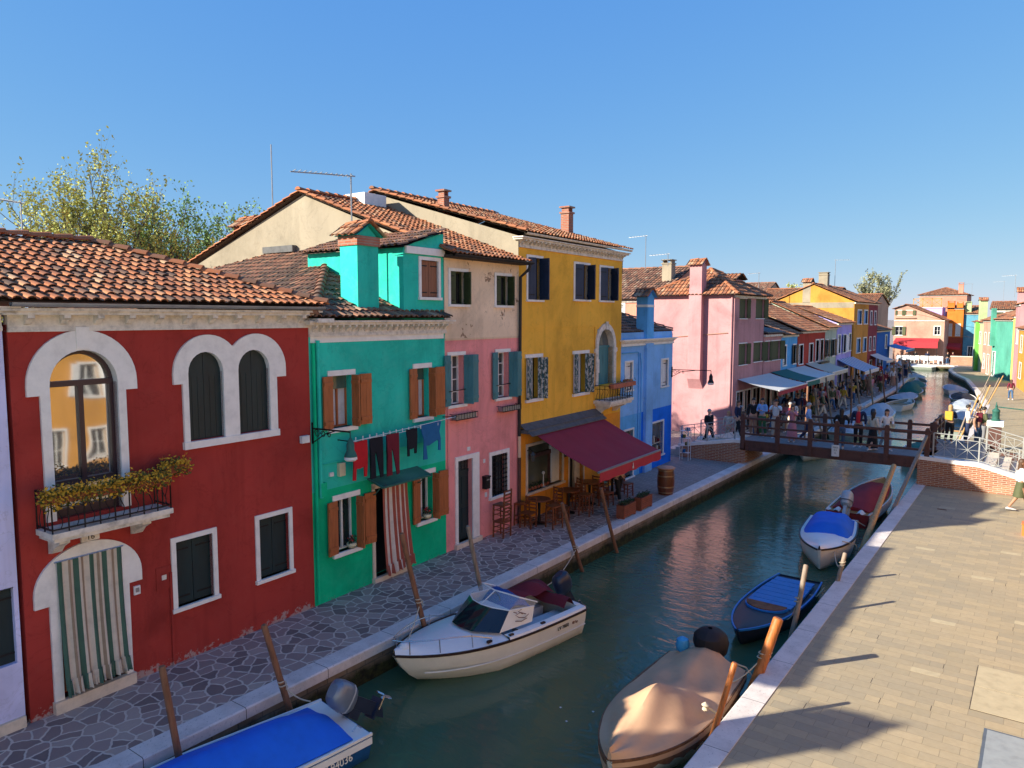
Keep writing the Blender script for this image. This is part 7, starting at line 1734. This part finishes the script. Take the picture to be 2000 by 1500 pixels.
def person(label, x, y, z, rz, kind='stand', top='wear_white', low='wear_navy', hair='hair_dark', skin_='skin_fair', shoe='shoe_white', female=False, skirt=None, s=.97, group=None, hat=None, bag=None):
    bm_, tm_, lm_, sh_, hm_ = proto(kind, female, skirt)
    t = thing('person', label, 'person', (x, y, z), rz, group); t.scale = (s, s, s)
    def part(n, me, mat):
        o = bpy.data.objects.new(n, me); COL.objects.link(o); o.parent = t
        o.material_slots[0].link = 'OBJECT'; o.material_slots[0].material = M[mat]; return o
    part('body', bm_, skin_); part('top', tm_, top); part('skirt' if skirt else 'trousers', lm_, low)
    for m_ in sh_: part('shoe', m_, shoe)
    part('hair', hm_, hair)
    if bag:
        mb = MB(); mb.box(-.14, .14, .10, .24, 1.0, 1.36); mb.bar((-.1, .1, 1.34), (-.1, -.09, 1.32), .015); mb.bar((.1, .1, 1.34), (.1, -.09, 1.32), .015); mb.build('backpack', bag, t, False)
    return t
D_ = 1.0 - .07 + .0
BZ = .93
W2 = 'wear_'
# on the bridge and its approaches
person('elderly person in black walking up the left bridge steps, farther from the bridge', -11.3, 29.7, .42, R(60), 'walk', 'wear_black', 'wear_black', 'hair_grey', shoe='shoe_black')
person('person with brown hair in dark clothes at the top of the left bridge steps', -10.25, 30.2, .80, R(75), 'stride', 'wear_navy', 'wear_black', 'hair_brown', shoe='shoe_black', female=True)
person('person in black jacket and tan trousers at the left end of the bridge', -9.75, 30.6, .90, R(20), 'stand', 'wear_black', 'wear_tan', 'hair_dark')
person('person in pale blue shirt and green trousers leaning by the bridge left end', -9.35, 30.5, .93, R(-10), 'phone', 'wear_sky', 'wear_green', 'hair_dark', female=True)
person('person in white shirt holding up a phone on the bridge', -8.75, 30.3, .93, R(10), 'photo', 'wear_white', 'wear_cream', 'hair_dark')
person('person in a long dusty-pink dress taking a photo on the bridge', -7.95, 29.75, .93, R(5), 'photo', 'wear_pink', 'wear_pink', 'hair_brown', female=True, skirt='long', s=.90)
person('person in light blue shirt and cap with dark trousers walking on the bridge', -7.45, 30.2, .93, R(100), 'walk', 'wear_sky', 'wear_navy', 'hair_grey', s=.95)
person('person with long dark hair and blue jeans seen from behind at the bridge rail', -6.05, 29.25, .93, R(190), 'rail', 'wear_black', 'wear_denim', 'hair_dark', female=True, s=.93)
person('grey-haired person in dark jacket over red sweater on the bridge', -5.6, 30.0, .93, R(0), 'stand', 'wear_navy', 'wear_black', 'hair_grey', s=1.0)
t_ = [o for o in COL.objects if o.name.startswith('person') and o.type == 'EMPTY'][-1]
mb = MB(); mb.grid([[(.085 * math.sin(a) * k_, -.112 * math.cos(a * .9) * k_ - .012, z) for a in [-.9 + .3 * j for j in range(7)]] for z, k_ in ((.93, 1.16), (1.05, 1.1), (1.2, 1.16), (1.3, .95), (1.36, .62))]); mb.build('sweater', 'wear_red', t_)
person('person with long black hair, white top and black skirt on the bridge', -5.0, 29.45, .93, R(150), 'bag', 'wear_cream', 'wear_black', 'hair_dark', female=True, skirt='long', s=.90)
person('person in white blouse and pale jeans with dark hair, right of the red sweater', -4.65, 30.0, .93, R(30), 'bag', 'wear_white', 'wear_pale_denim', 'hair_dark', female=True, s=.93)
# right landing
person('person in black with blue scarf and tan bag beside the timber rail of the landing', -2.9, 33.0, .93, R(170), 'phone', 'wear_navy', 'wear_black', 'hair_fair', female=True, bag='wear_mustard', s=.93)
person('person in white shirt and navy trousers on the right landing', -2.35, 33.4, .93, R(100), 'phone', 'wear_white', 'wear_navy', 'hair_dark', s=.93)
person('person in a brown jacket and light jeans on the right landing', -2.1, 35.2, .5, R(60), 'stand', 'wear_tan', 'wear_denim', 'hair_brown', s=1.0)
person('person in olive jacket with dark rucksack leaning by the green pump', -1.85, 33.9, .80, R(110), 'phone', 'wear_olive', 'wear_grey', 'hair_dark', bag='wear_wine', s=.95)
person('person in red-brown jacket and jeans walking away on the right pavement', -1.9, 62.5, 0, R(190), 'walk', 'wear_wine', 'wear_denim', 'hair_brown', female=True, s=.9)
person('person in white top and olive skirt striding at the right edge of the photo', -.42, 26.4, 0, R(95), 'stride', 'wear_white', 'wear_olive', 'hair_brown', 'skin_tan', female=True, skirt='short', s=1.0)
person('waiter dressed in black standing among the cafe tables under the red awning', -10.75, 20.6, 0, R(60), 'stride', 'wear_black', 'wear_black', 'hair_dark', shoe='shoe_white', s=1.0)
# the crowd on the left quay beyond the bridge: every outfit differs
rnd = random.Random(21)
tops = [('wear_white', 'white'), ('wear_black', 'black'), ('wear_navy', 'navy'), ('wear_red', 'red'), ('wear_sky', 'light blue'), ('wear_cream', 'cream'), ('wear_pink', 'pink'), ('wear_mustard', 'mustard'), ('wear_olive', 'olive'), ('wear_grey', 'grey'), ('wear_tan', 'tan'), ('wear_wine', 'wine red')]
lows = [('wear_black', 'black'), ('wear_denim', 'jeans-blue'), ('wear_grey', 'grey'), ('wear_cream', 'cream'), ('wear_navy', 'navy'), ('wear_tan', 'tan'), ('wear_olive', 'olive')]
combos = [(a, b_) for a in tops for b_ in lows]; rnd.shuffle(combos)
zones = [(33, 38, 'just beyond the bridge'), (38, 44, 'below the pale awnings'), (44, 51, 'by the cream awnings'), (51, 60, 'near the striped awning'), (60, 72, 'beyond the striped awning'), (72, 86, 'near the blue stall awning')]
kinds = ['stand', 'walk', 'stride', 'phone', 'bag', 'walk', 'photo']
spots = []; n_ = 0
for zi, (y0, y1, zn) in enumerate(zones):
    for k in range((9, 14, 15, 15, 14, 12)[zi]):
        for _ in range(30):
            y = rnd.uniform(y0, y1); x = rnd.uniform(-12.0, -10.1) - (y > 66) * (y - 66) * .05
            if all((x - a) ** 2 + (y - b_) ** 2 > .3 for a, b_ in spots): break
        spots.append((x, y)); (tm, tn), (lm, ln) = combos[n_ % len(combos)]; fem = rnd.random() < .5; n_ += 1
        hr = rnd.choice([('hair_dark', 'dark'), ('hair_brown', 'brown'), ('hair_fair', 'fair'), ('hair_grey', 'grey')])
        sk = 'long' if fem and k % 5 == 0 else None
        person('%s-haired person in %s top and %s %s %s' % (hr[1], tn, ln, 'long skirt' if sk else 'trousers', zn), x, y, 0, R(rnd.choice([rnd.uniform(-40, 40), rnd.uniform(140, 220), rnd.uniform(60, 120)])), rnd.choice(kinds), tm, lm, hr[0], rnd.choice(['skin_fair', 'skin_tan']), rnd.choice(['shoe_white', 'shoe_black', 'shoe_brown']), fem, sk, rnd.uniform(.9, 1.02), 'crowd walking on the left quay beyond the bridge')
# white chairs of the restaurant at the canal head
def far_chair(x, y, rz, lb):
    t = thing('chair', lb, 'chair', (x, y, 0), rz, 'white chairs outside the pink gabled house'); mb = MB(); mb.box(-.25, .25, -.25, .25, .42, .47); mb.build('seat', 'white_paint', t, False); mb = MB(); mb.box(-.25, .25, .22, .27, .47, .98); mb.build('backrest', 'white_paint', t, False)
    for a, b_ in ((-.22, -.22), (.22, -.22), (-.22, .24), (.22, .24)): mb = MB(); mb.bar((a, b_, 0), (a, b_, .42), .025); mb.build('leg', 'white_paint', t, False)
for k in range(10): far_chair(-15.4 + k * .52 + (k % 2) * .1, 105.6 + (k % 3) * .4, R(180 if k % 2 else 0), 'white restaurant chair under the far red awning, %s from the left' % ('first', 'second', 'third', 'fourth', 'fifth', 'sixth', 'seventh', 'eighth', 'ninth', 'tenth')[k])
for k, (x, y, tp, lw, lb) in enumerate(((-13.6, 106.6, 'wear_black', 'wear_black', 'person in black standing under the far red awning'), (-12.2, 106.4, 'wear_navy', 'wear_grey', 'person in navy among the white chairs at the canal head'), (-9.9, 105.4, 'wear_black', 'wear_denim', 'person in black and jeans before the narrow orange house'), (-9.4, 106, 'wear_wine', 'wear_black', 'person in wine red top by the low brick wall'))): person(lb, x, y, 0, R(20 * k), 'stand', tp, lw)

# ================= TREES =================
def tree(label, x, y, h, leaf, seed, spread=.30, limbs=7, nleaf=5200, lsize=.10, base=0, trunk_h=.22, cat='tree', up=.75, twig=True, lr=.36, name='tree'):
    rnd = random.Random(seed); t = thing(name, label, cat, (x, y, base))
    tips = []; mb = MB()
    def limb(p, d, L, r, depth):
        pts = [p]; q = p; n = 5
        for i in range(n):
            d = (d + Vector((rnd.gauss(0, .09), rnd.gauss(0, .09), rnd.gauss(.09 * up, .05)))).normalized(); q = q + d * L / n; pts.append(q)
        rr = [r * (1 - .55 * i / n) for i in range(n + 1)]; mb.tube(pts, [q_ * 1.25 for q_ in rr], 6 if depth < 2 else 4)
        if depth >= 2:
            for i in range(1, n + 1): tips.append((pts[i], L * .25))
        if depth < 4:
            k = (3, 3, 3, 2)[depth]
            for j in range(k):
                s_ = rnd.uniform(.35, 1.0); pi = min(n, int(s_ * n)); a = rnd.uniform(0, 2 * math.pi); sp = rnd.uniform(.35, .75)
                dd = (d + Vector((math.cos(a), math.sin(a), 0)) * sp + Vector((0, 0, .25 * up))).normalized(); limb(pts[pi], dd, L * rnd.uniform(.50, .72), rr[pi] * .62, depth + 1)
    T = Vector((0, 0, 0)); th = h * trunk_h; r0 = h * .022
    mb.tube([T, Vector((.05, 0, th * .5)), Vector((0, .05, th))], [r0 * 1.5, r0 * 1.15, r0], 9)
    for k in range(limbs):
        a = 2 * math.pi * k / limbs + rnd.uniform(-.4, .4); sp = spread * rnd.uniform(.4, 1.2)
        limb(Vector((0, 0, th)) + Vector((math.cos(a), math.sin(a), 0)) * r0 * .6, Vector((math.cos(a) * sp, math.sin(a) * sp, 1)).normalized(), h * rnd.uniform(.40, .55), r0 * .6, 0)
    mb.build('trunk', 'bark', t)
    lf = MB(); vs, fs = [], []
    for _ in range(nleaf):
        p, s_ = rnd.choice(tips); c = p + Vector((rnd.gauss(0, 1), rnd.gauss(0, 1), rnd.gauss(0, 1))) * s_ * lr
        a = Vector((rnd.uniform(-1, 1), rnd.uniform(-1, 1), rnd.uniform(-1, 1))).normalized(); b_ = a.orthogonal().normalized(); z_ = lsize * rnd.uniform(.5, 1.3); n0 = len(vs)
        vs += [c + a * z_, c + b_ * z_ * .55, c - a * z_, c - b_ * z_ * .55]; fs.append((n0, n0 + 1, n0 + 2, n0 + 3))
    lf.idx(vs, fs); lf.build('crown', leaf, t, False); return t
def rw(u, v): p = row(u, v); return p[0], p[1]
tree('leftmost thin yellow-green budding tree behind the red house roof', *rw(6.6, -17), 9.3, 'tree_leaf_yellow', 1, .42, 6, 4200, .062)
tree('tall many-stemmed yellow-green tree, second from the left behind the red roof', *rw(8.9, -17), 10.5, 'tree_leaf_yellow', 2, .30, 9, 9000, .062)
tree('thick-limbed yellow-green tree with dark branches, third from the left', *rw(11.2, -17.5), 10.5, 'tree_leaf_yellow', 3, .30, 10, 9000, .062)
tree('greener full-leaved tree, fourth from the left behind the red roof', *rw(13.4, -17.5), 10.0, 'tree_leaf_green', 4, .26, 8, 9500, .07, lr=.7)
tree('slender green tree left of the cream gable chimney', *rw(16.6, -18.5), 9.6, 'tree_leaf_green', 5, .20, 6, 5200, .062)
tree('tall pale bare-looking tree rising behind the maroon house roofs', -24.5, 145, 13.2, 'tree_leaf_pale', 6, .22, 7, 6000, .16)
tree('pale leafless-looking tree left of the yellow-green one behind the brown roof', -29, 95, 8.6, 'tree_leaf_pale', 7, .4, 7, 3500, .10)
tree('small yellow-green tree behind the brown roofs right of the rose house', -25.6, 96, 8.6, 'tree_leaf_yellow', 8, .3, 6, 5000, .12)

# ================= ANTENNAS =================
def antenna(label, x, y, z0, z1, arm, ang, n=9, r=.018, bl=.3, double=False):
    t = thing('antenna', label, 'antenna', (x, y, z0)); mb = MB(); h = z1 - z0; mb.tube([(0, 0, 0), (0, 0, h)], r, 6); mb.build('mast', 'iron_grey', t)
    if n:
        c, s_ = math.cos(ang), math.sin(ang); mb = MB(); mb.bar((-.1 * c, -.1 * s_, h - .05), (arm * c, arm * s_, h - .1), .012)
        for k in range(n): q = arm * (k + .2) / n; L = bl * (1 - .4 * k / n) / 2; mb.bar((q * c - L * s_, q * s_ + L * c, h - .06), (q * c + L * s_, q * s_ - L * c, h - .06), .006)
        if double: mb.bar((-.1 * c, -.1 * s_, h - .5), (arm * .7 * c, arm * .7 * s_, h - .5), .01)
        mb.build('aerial', 'iron_grey', t, False)
    return t
p = rw(7.35, -1.0); antenna('tall television aerial with one long boom beside the green house chimney', p[0], p[1], 6.25, 8.98, 1.35, R(-110), 12)
p = rw(9.6, -6.6); antenna('bare straight mast rising by the small tiled chimney of the cream gable', p[0], p[1], 8.7, 10.75, .3, 0, 0, .02)
p = rw(1.3, -6); antenna('aerial with a horizontal boom at the far left above the red roof', p[0], p[1], 6.8, 8.45, 1.1, R(-100), 8)
p = rw(4.4, -10); antenna('small aerial in front of the trees behind the red roof', p[0], p[1], 6.5, 8.8, .9, R(-60), 7)
p = rw(16.0, -5.6); antenna('small cross-shaped aerial on the ridge of the yellow house', p[0], p[1], 9.7, 10.25, .25, R(30), 4)
for lb, x, y, z0, z1, a in (('aerial rising behind the yellow house over the blue chimney', -19.3, 40, 8.6, 10.6, 180), ('low aerial on the brown roof left of the rose chimney', -17.0, 38, 8.6, 9.3, 180), ('aerial right of the rose house dormer', -17.5, 52, 7.4, 8.6, 180), ('second aerial right of the rose house, above pale roofs', -19.0, 60, 7.6, 9.4, 160), ('thin mast before the ochre house chimney', -14.6, 66, 8.4, 10.6, 0), ('aerial above the teal house at the canal head', -8.5, 116, 7, 10.3, 150), ('aerial on the white walled house on the right bank', -4.4, 103, 7.6, 10.0, 170), ('aerial at the right edge above the rose house', -2.6, 80, 7.6, 9.6, 160)): antenna(lb, x, y, z0, z1, 1.1, R(a), 6, .02, .5)
for k in range(2):
    t = thing('overhead_cable', ('lower', 'upper')[k] + ' thin black cable sagging across the right bank houses', 'cable', (-8, 100, 3.6 + k * 1.2)); mb = MB(); mb.tube([(-.5, 5, 0), (2.6, -6, -.25), (5.0, -16, -.2), (7.4, -30, .1)], .02, 4); mb.build('cable', 'rubber', t)
